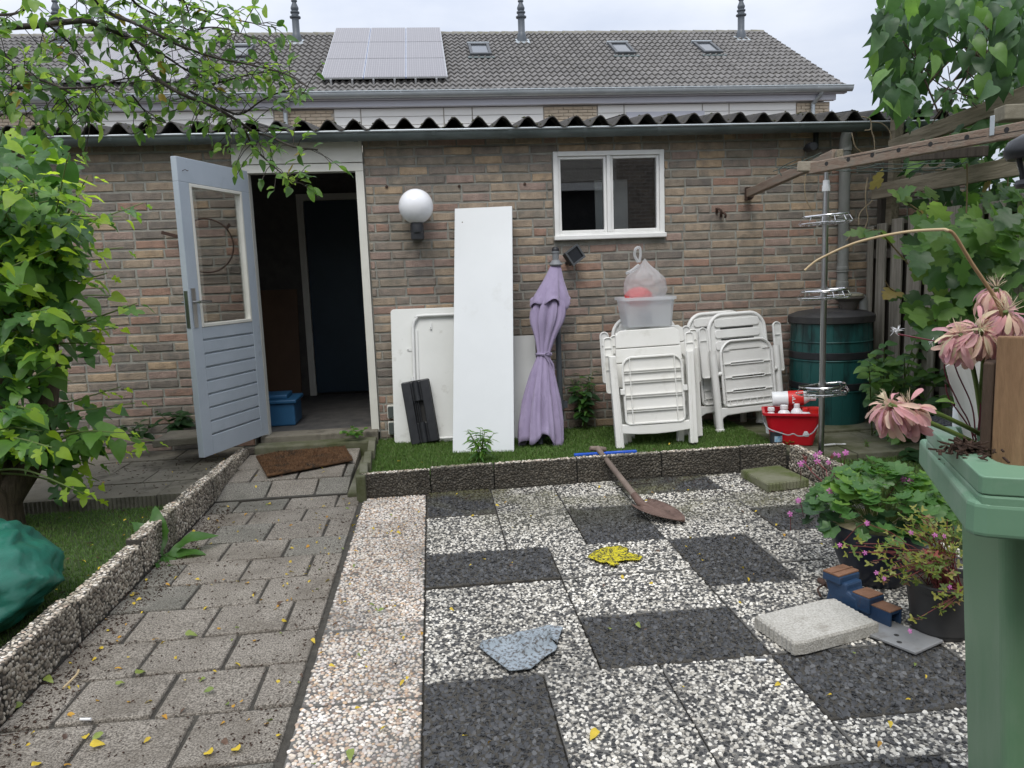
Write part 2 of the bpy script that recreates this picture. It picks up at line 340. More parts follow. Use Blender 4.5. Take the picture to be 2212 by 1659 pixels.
PAL_MIX = [(.70,.68,.63),(.58,.555,.50),(.42,.40,.36),(.045,.047,.05),(.075,.075,.077),(.13,.125,.12)]; W_MIX = [.34,.18,.08,.25,.10,.05]
PAL_DARK = [(.040,.042,.046),(.060,.062,.067),(.088,.091,.096)]; W_DARK = [.4,.4,.2]
PAL_PEB = [(.62,.54,.45),(.72,.67,.60),(.52,.40,.31),(.36,.27,.21),(.55,.50,.46),(.20,.175,.16),(.70,.65,.60),(.58,.42,.28)]; W_PEB = [.22,.24,.13,.08,.12,.06,.10,.05]
PAL_KERB = [(.36,.315,.25),(.46,.41,.33),(.27,.225,.175),(.17,.145,.115),(.56,.51,.43)]; W_KERB = [.28,.22,.22,.18,.10]
def moss_patio(wp, c):
    near = np.clip((wp[:, 1]-3.75)/.9, 0, 1)*np.clip((vnoise(wp, 2.2, 1.0)-.22)*2.6, 0, 1)*.7
    band = np.exp(-((wp[:, 1]-4.05)/.14)**2)*np.clip((wp[:, 0]-1.05)*3, 0, 1)*.5*vnoise(wp, 5, 2.)
    k = np.clip(near+band, 0, .8)[:, None]
    grime = (.72+.36*vnoise(wp, 1.6, 4.0))[:, None]*np.array((1,.985,.95))
    return (c*(1-k)+np.array((.13,.125,.05))*k)*grime
def moss_kerb(wp, c):
    k = np.clip((vnoise(wp, 3.1, 3.0)-.5)*1.8, 0, .6)[:, None]
    return c*(1-k)+np.array((.075,.075,.035))*k
def moss_kerb_face(wp, c):
    return moss_kerb(wp, c)*np.clip(.62+vnoise(wp*np.array((1,1,3)), 2.6, 6)*.35, .4, 1)[:, None]
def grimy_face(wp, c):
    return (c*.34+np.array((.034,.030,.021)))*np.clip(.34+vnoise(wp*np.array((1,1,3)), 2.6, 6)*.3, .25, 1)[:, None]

# ---------------------------------------------------------------- ground
g = MB(); g.add([(-150,-30,-.09),(150,-30,-.09),(150,250,-.09),(-150,250,-.09)], [(0,1,2,3)])
go = g.build('ground', M_soil); go['kind'] = 'structure'

# patio of 40 x 60 slabs with stones set in
patio = struct('patio', (0, 0, 0))
GX, GY, C = -.09, 2.0, .1985
b = MB(); b.box(-.5, 2.45, .3, 4.74, -.085, -.022); b.build('bedding', M_bed, patio)
dark = [(0,11,2,3),(4,8,2,3),(0,6,3,2),(6,5,2,3),(3,2,3,2),(0,-1,2,3),(6,0,3,2),(9,8,3,2),(6,12,3,2),(4,-3,3,2),(10,5,2,2)]
fixed = [(2,11,2,3),(4,11,2,3),(0,8,2,3),(2,8,2,3),(0,4,3,2),(0,2,3,2),(2,-1,2,3),(4,-1,2,3),(3,4,3,2),(3,6,3,2),(6,8,3,3),(6,2,2,3),(6,11,3,1),(9,10,3,2),(9,12,3,3)]
occ = {}
slabs = []
def put(i, j, a, c, kind):
    if any((i+x, j+y) in occ for x in range(a) for y in range(c)): return False
    for x in range(a):
        for y in range(c): occ[(i+x, j+y)] = 1
    slabs.append((i, j, a, c, kind)); return True
for t in dark: put(*t, 'dark')
for t in fixed: put(*t, 'mix')
for j in range(-8, 14):
    for i in range(0, 13):
        if (i, j) in occ: continue
        opts = [(2,3),(3,2),(2,2),(2,1),(1,2),(1,1)] if (i*7+j*5) % 2 else [(3,2),(2,3),(2,2),(2,1),(1,2),(1,1)]
        for a, c in opts:
            if i+a <= 13 and j+c <= 14 and put(i, j, a, c, 'dark' if (j < -2 and (i+j) % 3 == 0) else 'mix'): break
for (i, j, a, c, kind) in slabs:
    x0, x1, y0, y1 = GX+i*C, GX+(i+a)*C, GY+j*C, min(GY+(j+c)*C, 4.72)
    gp = .0035; dz = random.uniform(-.003, .003)
    if kind == 'dark' and (i, j) in ((0, 6), (0, 11), (0, -1)): dz += .006
    t = MB(); t.box(x0+gp, x1-gp, y0+gp, y1-gp, -.045, -.004+dz)
    to = t.build('patio_slab', M_bed if kind == 'dark' else M_cement, patio, bevel=.003, seg=1)
    if kind == 'dark': props(to, 'dark slab of split black stones')
    else: props(to, 'speckled slab of black and white stones')
    if y1 > 1.6:
        stones('set_stones', to, (x0+gp, y0+gp, -.004+dz), (1,0,0), (0,1,0), (0,0,1), x1-x0-2*gp, y1-y0-2*gp, .0155 if kind == 'dark' else .0120,
               PAL_DARK if kind == 'dark' else PAL_MIX, W_DARK if kind == 'dark' else W_MIX, M_slate if kind == 'dark' else M_stone,
               round_=False, seedcol=moss_patio, hgt=.7 if kind == 'dark' else .55)

# strip of round beige pebble slabs between path and patio
strip = struct('pebble_strip', (0, 0, 0))
ys = [.6, 1.0, 1.4, 1.80, 2.33, 2.86, 3.43, 3.93, 4.68]
for k in range(len(ys)-1):
    x0, x1, y0, y1 = -.475, -.0945, ys[k]+.003, ys[k+1]-.003
    t = MB(); t.box(x0, x1, y0, y1, -.045, -.006); to = t.build('pebble_slab', M_cement, strip, bevel=.003, seg=1)
    if y1 > 1.6: stones('set_pebbles', to, (x0, y0, -.006), (1,0,0), (0,1,0), (0,0,1), x1-x0, y1-y0, .0128, PAL_PEB, W_PEB, M_stone, round_=True,
                        seedcol=lambda wp, c: c*(.62+.5*vnoise(wp, 1.9, 8.))[:, None], hgt=.6)

# garden path of concrete slabs, half bond; the last rows climb to the door
path = struct('garden_path', (0, 0, 0))
b = MB(); b.box(-1.40, -.475, .3, 4.78, -.085, -.012); b.box(-1.40, -.52, 4.78, 5.9, -.085, .005); b.build('bedding', M_bed, path)
rows = [.95, 1.22, 1.50, 1.78, 2.06, 2.345, 2.625, 2.895, 3.175, 3.45, 3.725, 3.99, 4.295, 4.54, 4.775]
PX0, PX1, PW = -1.395, -.495, .3
def slab(x0, x1, y0, y1, z0, z1, tilt=.0):
    t = MB(); g_ = .005+random.uniform(0, .003)
    dz = [random.uniform(-.004, .004) for _ in range(4)]
    xs = (x0+g_, x1-g_); yq = (y0+g_, y1-g_)
    vs = [(xs[0],yq[0],-.05),(xs[1],yq[0],-.05),(xs[1],yq[1],-.05),(xs[0],yq[1],-.05),(xs[0],yq[0],z0+dz[0]),(xs[1],yq[0],z0+dz[1]),(xs[1],yq[1],z1+dz[2]),(xs[0],yq[1],z1+dz[3])]
    t.add(vs, [(0,3,2,1),(4,5,6,7),(0,1,5,4),(1,2,6,5),(2,3,7,6),(3,0,4,7)])
    return t.build('paving_slab', M_concrete2 if random.random() < .3 else M_concrete, path, bevel=.007, seg=2)
for k in range(len(rows)-1):
    y0, y1 = rows[k], rows[k+1]
    offs = (PX0 if k % 2 == 0 else PX0+.16)
    xs = [PX0] + [offs+PW*q for q in range(-1, 5) if PX0+.05 < offs+PW*q < PX1-.05] + [PX1]
    for q in range(len(xs)-1): slab(xs[q], xs[q+1], y0, y1, 0, 0)
for (y0, y1, z0, z1, off) in ((4.785, 5.06, .004, .05, 0), (5.065, 5.345, .052, .065, .15), (5.35, 5.74, .066, .085, .02)):
    xs = [PX0] + [PX0+off+PW*q for q in range(0, 4) if PX0+.05 < PX0+off+PW*q < -.60] + [-.58]
    for q in range(len(xs)-1): slab(xs[q], xs[q+1], y0, y1, z0, z1)
b = MB(); b.box(-.578, -.50, 4.70, 5.74, -.05, .03); b.build('paving_slab', M_mossy, path, bevel=.01)
b = MB(); b.box(-1.36, -.47, 5.745, 5.90, -.05, .135); b.build('door_step', M_mossy, path, bevel=.012)

# exposed-aggregate kerbs
kerb = struct('garden_kerb', (0, 0, 0))
def kerb_block(p, q, wd, z1, face_n, z0=-.06, stone=True, lab=None, face=None):
    """A block from p to q (plan), face_n the side that shows stones."""
    p, q = Vector((*p, 0)), Vector((*q, 0)); d = (q-p).normalized(); l = (q-p).length-.006; fn = Vector((*face_n, 0)); fn = (fn-d*fn.dot(d)).normalized(); p = p+d*.003
    t = MB(); inn = -fn*wd
    vs = [p, p+d*l, p+d*l+inn, p+inn]
    t.add([v+Vector((0,0,z0)) for v in vs]+[v+Vector((0,0,z1+random.uniform(-.003,.003))) for v in vs], [(0,3,2,1),(4,5,6,7),(0,1,5,4),(1,2,6,5),(2,3,7,6),(3,0,4,7)])
    o = t.build('kerb_block', M_bed if stone else M_mossy, kerb, bevel=.006)
    if lab: o['label'] = lab
    if stone:
        up = Vector((0,0,1))
        h = z1+.005
        stones('set_pebbles', o, p+up*(.0)+fn*.001, d, up, fn, l, h, .0145, PAL_KERB, W_KERB, M_stone, True, face or moss_kerb_face, .55)
        stones('top_pebbles', o, p+up*z1, d, -fn, up, l, wd, .0128, PAL_KERB+PAL_PEB[:3], W_KERB+[.2,.2,.1], M_stone, True, moss_kerb, .5)
    return o
fy = lambda x: 4.665+(x+.5)*.028
xs = [-.49, -.062, .335, .865, 1.42, 1.95, 2.27]
for k in range(len(xs)-1):
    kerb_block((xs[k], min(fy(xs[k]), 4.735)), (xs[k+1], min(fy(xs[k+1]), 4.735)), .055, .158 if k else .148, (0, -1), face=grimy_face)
for (y0, y1) in ((4.72, 4.28), (4.28, 3.83)): kerb_block((2.275+(4.72-y0)*.03, y0), (2.275+(4.72-y1)*.03, y1), .055, .158, (-1, 0))
for (y0, y1) in ((5.68, 5.30), (5.30, 4.96), (4.96, 4.69)): kerb_block((-.515, y0), (-.515+.02, y1), .05, .155, (-1, 0), stone=False)
b = MB(); b.box(-.512, -.455, 4.62, 4.668, -.05, .15); b.build('kerb_post', M_mossy, kerb, bevel=.008)
ly = [.9, 1.4, 1.9, 2.41, 2.95, 3.60, 4.22, 4.78, 5.30, 5.72]
for k in range(len(ly)-1):
    kerb_block((-1.395, ly[k]), (-1.395, ly[k+1]), .07, (.165, .172, .16, .170, .15, .175, .165, .15, .135)[k], (1, 0), lab='broken kerb block with its corner knocked off' if k == 4 else None)

# raised back terrace behind the tree (slabs with ribbed edges)
terr = struct('terrace', (0, 0, 0))
b = MB(); b.box(-3.9, -1.47, 4.80, 5.98, -.08, .035); b.build('bedding', M_bed, terr)
for k, (y0, y1) in enumerate(((4.69, 5.02), (5.02, 5.34), (5.34, 5.66), (5.66, 5.97))):
    x = -3.9+(.0 if k % 2 else .2)
    while x < -1.5:
        x1 = min(x+.5, -1.475)
        t = MB(); pts = []
        if k == 0:                                                    # ribbed front edge
            nrib = max(2, int((x1-x)/.025)); pts = [(x+.004+(x1-x-.008)*q/(2*nrib), y0+(.006 if q % 2 else 0)) for q in range(2*nrib+1)]
        else: pts = [(x+.004, y0+.004), (x1-.004, y0+.004)]
        pts += [(x1-.004, y1-.004), (x+.004, y1-.004)]
        zt = .095+random.uniform(-.006, .006)
        t.prism(pts, .02, zt, 'xy'); t.build('terrace_slab', M_terr, terr)
        x = x1
t = MB(); t.prism([(-1.95,5.40),(-1.52,5.47),(-1.50,5.72),(-1.93,5.72)], .10, .15, 'xy', Matrix.Rotation(RAD(1.5), 4, 'X')); lo = t.build('loose_slab', M_terr, bevel=.006)
props(lo, 'loose grey concrete slab lying crooked below the open grey door', 'slab')

# old slabs in front of the water butt
yard = struct('corner_paving', (0, 0, 0))
b = MB(); b.box(2.34, 3.5, 4.62, 5.98, -.08, .05); b.build('bedding', M_bed, yard)
yy = [4.66, 4.96, 5.26, 5.56, 5.96]
for k in range(4):
    x = 2.34-(.1 if k % 2 else 0)
    while x < 3.46:
        x1 = min(x+.38, 3.49); t = MB(); t.box(max(x, 2.34)+.004, x1-.004, yy[k]+.004, yy[k+1]-.004, -.02, .088+random.uniform(-.004,.004)); t.build('paving_slab', M_mossy, yard, bevel=.006); x = x1
b = MB(); b.box(2.60, 3.46, 5.31, 5.95, .0, .105); b.build('water_butt_plinth', M_mossy, yard, bevel=.01)

# ---------------------------------------------------------------- artificial turf
M_turfbase = pmat('turf_backing', [(.03,.05,.018),(.055,.08,.028)], scale=30, rough=1)
M_turf = [leafmat('turf_blade', (.075,.15,.03), (.14,.24,.055), (.15,.30,.05), .25, .5, .3), leafmat('turf_blade_dry', (.16,.19,.075), (.09,.15,.04), (.18,.25,.08), .25, .55, .3)]
def turf(name, poly, z, dens, hmin, hmax, lab):
    b = MB(); b.prism(poly, z-.05, z, 'xy'); base = b.build(name, M_turfbase); base['kind'] = 'structure'
    xs_ = [p[0] for p in poly]; ys_ = [p[1] for p in poly]
    k = int((max(xs_)-min(xs_))*(max(ys_)-min(ys_))*dens)
    P = np.column_stack([rng.uniform(min(xs_), max(xs_), k), rng.uniform(min(ys_), max(ys_), k)])
    ins = np.zeros(k, bool); j = len(poly)-1
    for i in range(len(poly)):
        (xi, yi), (xj, yj) = poly[i], poly[j]
        cond = ((yi > P[:, 1]) != (yj > P[:, 1])) & (P[:, 0] < (xj-xi)*(P[:, 1]-yi)/(yj-yi+1e-12)+xi); ins ^= cond; j = i
    P = P[ins]; k = len(P); th = rng.uniform(0, 2*np.pi, k); hh = rng.uniform(hmin, hmax, k); ln = rng.uniform(.2, .9, k); wd = rng.uniform(.0012, .0026, k)
    dx, dy = np.cos(th), np.sin(th); q = rng.uniform(0, 2*np.pi, k); lx, ly_ = np.cos(q)*ln*hh, np.sin(q)*ln*hh
    z0 = np.full(k, z)
    V = np.stack([np.column_stack([P[:,0]-dx*wd, P[:,1]-dy*wd, z0]), np.column_stack([P[:,0]+dx*wd, P[:,1]+dy*wd, z0]),
                  np.column_stack([P[:,0]+dx*wd*.7+lx*.4, P[:,1]+dy*wd*.7+ly_*.4, z0+hh*.65]), np.column_stack([P[:,0]-dx*wd*.7+lx*.4, P[:,1]-dy*wd*.7+ly_*.4, z0+hh*.65]),
                  np.column_stack([P[:,0]+lx, P[:,1]+ly_, z0+hh])], axis=1).reshape(-1, 3)
    bs = np.arange(k)*5; Q = np.column_stack([bs, bs+1, bs+2, bs+3]); T = np.column_stack([bs+3, bs+2, bs+4])
    me = bpy.data.meshes.new('turf_blades'); me.vertices.add(len(V)); me.vertices.foreach_set('co', V.astype(np.float32).ravel())
    me.loops.add(Q.size+T.size); me.loops.foreach_set('vertex_index', np.concatenate([Q.ravel(), T.ravel()]).astype(np.int32)); me.polygons.add(2*k)
    me.polygons.foreach_set('loop_start', np.concatenate([np.arange(k)*4, Q.size+np.arange(k)*3]).astype(np.int32))
    me.materials.append(M_turf[0]); me.materials.append(M_turf[1]); mi = (rng.random(k) < .22).astype(np.int32); me.polygons.foreach_set('material_index', np.concatenate([mi, mi])); me.update(calc_edges=True)
    o = link('artificial_grass', me); props(o, lab, 'artificial grass', kind='stuff')
turf('turf_bed', [(-.46,4.73),(2.22,4.80),(2.34,5.1),(2.34,5.97),(-.46,5.97)], .085, 24000, .012, .028, 'green artificial grass in the raised bed along the brick wall')
turf('turf_lawn', [(-3.9,1.2),(-1.47,1.2),(-1.47,4.66),(-3.9,4.66)], .03, 11000, .008, .022, 'green artificial grass below the mulberry tree')
turf('turf_corner', [(2.36,2.6),(3.5,2.6),(3.5,4.64),(2.34,4.64)], .05, 12000, .01, .024, 'patchy artificial grass between the pots and the corner paving')
# ---------------------------------------------------------------- brick shed
shed = thing('brick_shed', 'low brown brick shed with corrugated roof, open grey door and white window', 'shed', (0, 6.0, 0))
WX0, WX1, ROW, PIT = -4.0, 4.4, .0691, .2185
OPEN = [(-1.40, -.452, -.1, 2.355), (.972, 1.846, 1.592, 2.245)]
b = MB()                                                            # the mortar face, pieced round the two openings
def wallpiece(x0, x1, z0, z1): b.box(x0, x1, 6.0065, 6.10, z0, z1)
wallpiece(WX0, -1.40, -.1, 2.44); wallpiece(-1.40, -.452, 2.355, 2.44); wallpiece(-.452, .972, -.1, 2.44)
wallpiece(.972, 1.846, -.1, 1.592); wallpiece(.972, 1.846, 2.245, 2.44); wallpiece(1.846, WX1, -.1, 2.44)
b.build('mortar_joints', M_mortar, shed)
def brick_mesh(l, k):
    r = random.Random(k); hx, d, hz = l/2-.001, .02, .0274
    j = lambda a=.0026: r.uniform(-a, a)
    ib = .0045
    vs = [(-hx,d,-hz),(hx,d,-hz),(hx,d,hz),(-hx,d,hz)]
    ring = []
    for (sx, sz) in ((-1,-1),(0,-1),(1,-1),(1,0),(1,1),(0,1),(-1,1),(-1,0)):
        ring.append((sx*hx+j(), .0+.005, sz*hz+j(.0030)))
    fr = []
    for (sx, sz) in ((-1,-1),(0,-1),(1,-1),(1,0),(1,1),(0,1),(-1,1),(-1,0)):
        fr.append((sx*(hx-ib-abs(j()))+j(), j(.0012), sz*(hz-ib)+j(.0016)))
    vs += ring+fr; n = 4
    fs = [(3,2,1,0)] + [(n+k2, n+(k2+1) % 8, n+8+(k2+1) % 8, n+8+k2) for k2 in range(8)] + [tuple(n+8+q for q in range(8))]
    bk = [0,0,1,1,2,2,3,3]
    for q in range(8):
        a, c = bk[q], bk[(q+1) % 8]
        fs.append((n+(q+1) % 8, n+q, a) if a == c else (n+(q+1) % 8, n+q, a, c))
    me = bpy.data.meshes.new('brick'); me.from_pydata(vs, [], fs); me.materials.append(M_brick[0]); me.update(); return me
BR = [brick_mesh(.2075, k) for k in range(9)]; BH = [brick_mesh(.098, k+20) for k in range(4)]
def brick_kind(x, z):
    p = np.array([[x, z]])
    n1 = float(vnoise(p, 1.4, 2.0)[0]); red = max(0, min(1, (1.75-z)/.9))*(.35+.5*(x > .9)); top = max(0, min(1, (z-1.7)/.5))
    darkz = (0 < x < 1.1 and z < 1.95)*.5+max(0, min(1, (-.9-x)*.6))*max(0, min(1, (1.0-z)/.7))*.8+(z < .5)*.25  # more dark bricks; low left this partly puts the tree's shade into colour
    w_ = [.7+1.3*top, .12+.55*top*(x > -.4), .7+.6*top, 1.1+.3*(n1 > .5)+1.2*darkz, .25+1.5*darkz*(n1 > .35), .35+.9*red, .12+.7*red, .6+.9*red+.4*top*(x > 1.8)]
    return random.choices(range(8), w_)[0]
bricks = []
nrow = int((2.42-.0)/ROW)
for r in range(nrow):
    z = .02+ROW*(r+.5)
    iv = [(WX0, WX1)]
    for (a, c, z0, z1) in OPEN:
        if z+.02 > z0 and z-.02 < z1: iv = [(p, q) for s in iv for (p, q) in ((s[0], min(s[1], a)), (max(s[0], c), s[1])) if q-p > .03]
    off = (0 if r % 2 else PIT/2)+random.uniform(-.02, .02)
    x = WX0+off-PIT
    cuts = []
    while x < WX1:
        if random.random() < .035: cuts.append((x, x+PIT/2)); x += PIT/2
        else: cuts.append((x, x+PIT)); x += PIT
    for (a, c) in cuts:
        for (p, q) in iv:
            x0, x1 = max(a, p), min(c, q)
            if x1-x0 > .035: bricks.append(((x0+x1)/2, z, x1-x0-.011))
hide = [(-3.0, -1.75, 0, 2.5), (-.33, .50, 0, 1.1), (.10, .58, 0, 1.84), (.60, .98, .1, 1.50), (1.22, 2.75, .0, .93), (2.75, 3.45, 0, 1.05), (3.45, 9, 0, 3), (-9, -2.2, 0, 3), (-9, 9, 2.36, 3), (-1.62, -1.3, 0, 2.2)]
def hid(x, z): return any(a < x < c and e < z < g_ for a, c, e, g_ in hide)
score = sorted(range(len(bricks)), key=lambda k: (bricks[k][2] < .15, hid(bricks[k][0], bricks[k][1]), (bricks[k][0]-.7)**2+(bricks[k][1]-1.2)**2*1.5))
singles = set(score[:300])
rest = MB()
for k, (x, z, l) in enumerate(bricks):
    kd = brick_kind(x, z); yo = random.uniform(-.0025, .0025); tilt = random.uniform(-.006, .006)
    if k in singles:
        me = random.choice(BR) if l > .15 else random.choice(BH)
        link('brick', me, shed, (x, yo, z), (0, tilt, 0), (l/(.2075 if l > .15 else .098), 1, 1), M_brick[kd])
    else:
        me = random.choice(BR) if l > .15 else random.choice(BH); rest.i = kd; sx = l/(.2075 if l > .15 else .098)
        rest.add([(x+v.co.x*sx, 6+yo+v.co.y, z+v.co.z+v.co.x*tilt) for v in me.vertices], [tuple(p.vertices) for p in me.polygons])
o = rest.build('brickwork', M_brick, shed); o['kind'] = 'stuff'

# interior, roof, gutter, downpipe
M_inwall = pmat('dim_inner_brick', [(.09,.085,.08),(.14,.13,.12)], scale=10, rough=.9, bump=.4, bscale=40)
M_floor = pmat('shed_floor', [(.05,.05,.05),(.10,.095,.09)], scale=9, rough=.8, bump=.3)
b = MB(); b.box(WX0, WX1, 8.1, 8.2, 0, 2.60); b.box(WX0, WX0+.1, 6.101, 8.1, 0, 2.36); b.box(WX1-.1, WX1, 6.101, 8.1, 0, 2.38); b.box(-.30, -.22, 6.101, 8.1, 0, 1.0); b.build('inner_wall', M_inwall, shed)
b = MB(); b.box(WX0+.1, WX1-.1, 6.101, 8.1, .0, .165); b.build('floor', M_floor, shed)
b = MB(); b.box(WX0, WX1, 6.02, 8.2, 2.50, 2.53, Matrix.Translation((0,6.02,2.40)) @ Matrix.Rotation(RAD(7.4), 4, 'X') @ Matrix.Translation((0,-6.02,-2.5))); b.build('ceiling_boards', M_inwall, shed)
M_blue = pmat('dark_blue_door', [(.018,.04,.065),(.026,.055,.085)], scale=3, rough=.45)
b = MB(); b.box(-1.22, -.36, 8.05, 8.095, .19, 2.13); bd = b.build('back_door', M_blue, shed, bevel=.004)
b = MB(); b.box(-1.29, -1.225, 8.03, 8.09, .17, 2.2); b.box(-.355, -.29, 8.03, 8.09, .17, 2.2); b.box(-1.225, -.355, 8.03, 8.09, 2.135, 2.2); b.build('back_door_frame', M_cream, shed)
roof_pitch = RAD(7.4)
WP, WA = .1795, .038
y0r, z0r = 5.80, 2.431
xs_start = -3.9
sheets = 9; nw = 5
for s_ in range(sheets):
    b = MB(); n = nw*12
    vs = []
    x0 = xs_start+s_*nw*WP; lift = .0 if s_ % 2 else .006; jy = random.uniform(-.012, .012)
    for (yy_, dz) in ((jy, 0), (2.55, 0)):
        for q in range(n+3):
            x = x0+q*WP/12
            z = WA*math.cos(2*math.pi*(x-xs_start)/WP)+lift
            for th in (0, -.0075):
                vs.append((x, y0r+yy_*math.cos(roof_pitch), z0r+z+th+yy_*math.sin(roof_pitch)))
    m = n+3
    fs = []
    for q in range(m-1):
        a = q*2; c = (m+q)*2
        fs += [(a, a+2, c+2, c), (a+1, c+1, c+3, a+3), (a, a+1, a+3, a+2), (c, c+2, c+3, c+1)]
    b.add(vs, fs); b.build('roof_sheet', M_asb, shed, smooth=.8)
b = MB()                                                             # dark filler boards behind the wave ends
b.box(WX0, WX1, 5.985, 6.008, 2.375, 2.435); b.build('eaves_board', pmat('eaves_board', [(.05,.045,.04),(.09,.08,.07)], scale=20, rough=.9), shed)
prof = [(math.cos(a)*.058, math.sin(a)*.058) for a in [math.pi+math.pi*k/12 for k in range(13)]]
gx0, gx1, gy, gz_ = -3.6, 3.98, 5.865, 2.383
def gutter_profile(): 
    outer = [(gy+p, gz_+q) for p, q in prof]; inner = [(gy+p*.95, gz_+q*.95) for p, q in reversed(prof)]
    return outer+inner
b = MB(); b.prism(gutter_profile(), gx0, gx1, 'yz'); gut = b.build('gutter', M_zinc, shed, smooth=.6)
b = MB(); b.tube([(gx0, gy-.06, gz_+.002), (gx1, gy-.06, gz_+.002)], .0085, 8); b.build('gutter_lip', M_zinclight, gut, smooth=.9)  # lighter zinc than the gutter: the sky's gleam on the lip, put into colour
b = MB(); b.prism([(gy+p*1.0, gz_+q*1.0) for p, q in prof], gx1, gx1+.004, 'yz'); b.build('gutter_end', M_zinc, gut)
x = -3.3
while x < 3.9:
    b = MB(); b.prism([(gy+p*1.06, gz_+q*1.06) for p, q in prof]+[(gy+p*1.003, gz_+q*1.003) for p, q in reversed(prof)], x, x+.028, 'yz'); b.build('gutter_bracket', M_zinc, gut); x += .56
PXD = 3.285
b = MB(); b.tube([(PXD-.02, 5.87, 2.33), (PXD-.02, 5.90, 2.27), (PXD, 5.93, 2.20), (PXD, 5.93, 1.13)], .042, 14); dp = b.build('downpipe', M_pvcgrey, shed, smooth=.9)
for zz, hh, rr_ in ((2.225, .075, .049), (1.685, .03, .047), (1.66, .012, .05), (1.28, .028, .047), (1.255, .012, .05), (1.14, .07, .048)):
    b = MB(); b.lathe([(rr_-.004, zz-hh/2), (rr_, zz-hh/2+.004), (rr_, zz+hh/2-.004), (rr_-.004, zz+hh/2)], 18, (PXD, 5.93, 0)); b.build('pipe_collar', M_pvcgrey, dp, smooth=.6)
b = MB(); b.tube(curve([(PXD, 5.93, 1.10), (PXD, 5.93, 1.02)]), .033, 12); b.build('pipe_end', M_pvcgrey, dp, smooth=.9)
b = MB(); b.tube(curve([(PXD, 5.95, 1.06), (PXD+.06, 5.94, 1.055), (PXD+.15, 5.93, 1.045), (PXD+.185, 5.93, .99), (PXD+.185, 5.93, .80)]), .036, 12); b.build('pipe_elbow', M_pvcgrey, dp, smooth=.9)

# door frame, lintel board and sill
b = MB(); b.box(-.514, -.455, 5.975, 6.07, .15, 2.13); fr = b.build('door_post', M_cream, shed, bevel=.003)
b = MB(); b.box(-1.345, -1.29, 5.975, 6.07, .15, 2.13); b.build('door_post', M_cream, shed, bevel=.003)
b = MB(); b.box(-1.345, -.455, 5.975, 6.07, 2.132, 2.19); b.build('door_head', M_cream, shed, bevel=.003)
b = MB(); b.box(-1.398, -.456, 5.968, 6.02, 2.195, 2.352); b.build('lintel_board', M_cream, shed, bevel=.002)
b = MB(); b.box(-1.34, -.46, 5.90, 6.10, .05, .178); b.build('door_sill', M_terr, shed, bevel=.008)

# open door leaf
hx, hy, ex, ey = -1.285, 5.94, -1.555, 5.20
ang = math.atan2(ey-hy, ex-hx); LEN = math.hypot(ex-hx, ey-hy); DZ0, DZ1 = .195, 2.145
# local: u from hinge to free edge, n towards the viewer's left (the leaf is 4 cm thick behind its seen face)
MD = Matrix.Translation((hx, hy, 0)) @ Matrix.Rotation(ang, 4, 'Z')
def dbox(bb, u0, u1, n0, n1, z0, z1): bb.box(u0, u1, n0, n1, z0, z1, MD)
TH = -.042                                                           # other face of the leaf
st, gz0, gz1 = .095, 1.075, 1.965
b = MB(); dbox(b, 0, LEN, TH, 0, 1.99, DZ1); dbox(b, 0, st, TH, 0, DZ0, 1.99); dbox(b, LEN-st-.01, LEN, TH, 0, DZ0, 1.99); dbox(b, st, LEN-st-.01, TH, 0, DZ0, .325)
door = b.build('door', M_greypaint, shed, bevel=.003)
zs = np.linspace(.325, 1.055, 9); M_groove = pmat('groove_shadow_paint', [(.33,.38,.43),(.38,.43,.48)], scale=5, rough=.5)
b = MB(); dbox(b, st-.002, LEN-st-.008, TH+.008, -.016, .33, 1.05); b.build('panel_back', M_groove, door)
for k in range(8):
    b = MB(); dbox(b, st+.001, LEN-st-.011, -.0155, -.002, zs[k]+.012, zs[k+1]-(.0 if k < 7 else .0)); b.build('door_board', M_greypaint, door, bevel=.004)
bead = .022
b = MB(); u0, u1 = st, LEN-st-.01
dbox(b, u0+.001, u0+bead, TH+.004, .003, 1.057, 1.988); dbox(b, u1-bead, u1-.001, TH+.004, .003, 1.057, 1.988); dbox(b, u0+bead, u1-bead, TH+.004, .003, 1.057, 1.057+bead); dbox(b, u0+bead, u1-bead, TH+.004, .003, 1.988-bead, 1.988)
b.build('glazing_bead', M_cream, door, bevel=.003)
b = MB(); dbox(b, u0+bead-.004, u1-bead+.004, -.022, -.018, 1.076, 1.969); b.build('door_glass', M_doorpane, door)
b = MB(); dbox(b, LEN-.062, LEN-.022, .0005, .006, 1.06, 1.315)
pl = [MD @ Vector(p) for p in ((LEN-.042, .006, 1.225), (LEN-.042, .048, 1.225))]; b.tube(pl, .009, 10)
b.tube([MD @ Vector(p) for p in ((LEN-.036, .048, 1.225), (LEN-.09, .05, 1.226), (LEN-.16, .047, 1.223))], [.010, .010, .008], 10)
b.build('door_handle', M_steel, door, smooth=.7)
b = MB(); dbox(b, LEN+.0005, LEN+.004, TH+.008, -.008, 1.06, 1.30); b.build('lock_plate', M_steel, door)
b = MB(); b.tube([MD @ Vector(p) for p in ((LEN-.05, TH, 1.225), (LEN-.05, TH-.045, 1.225), (LEN-.10, TH-.05, 1.225))], .009, 8); b.build('outer_handle', M_steel, door, smooth=.8)
b = MB(); b.tube(curve([MD @ Vector(p) for p in ((LEN-.05,.001,2.06),(LEN-.055,.018,2.065),(LEN-.075,.02,2.06),(LEN-.09,.014,2.065))]), .0022, 6); b.build('hook', M_iron, door)

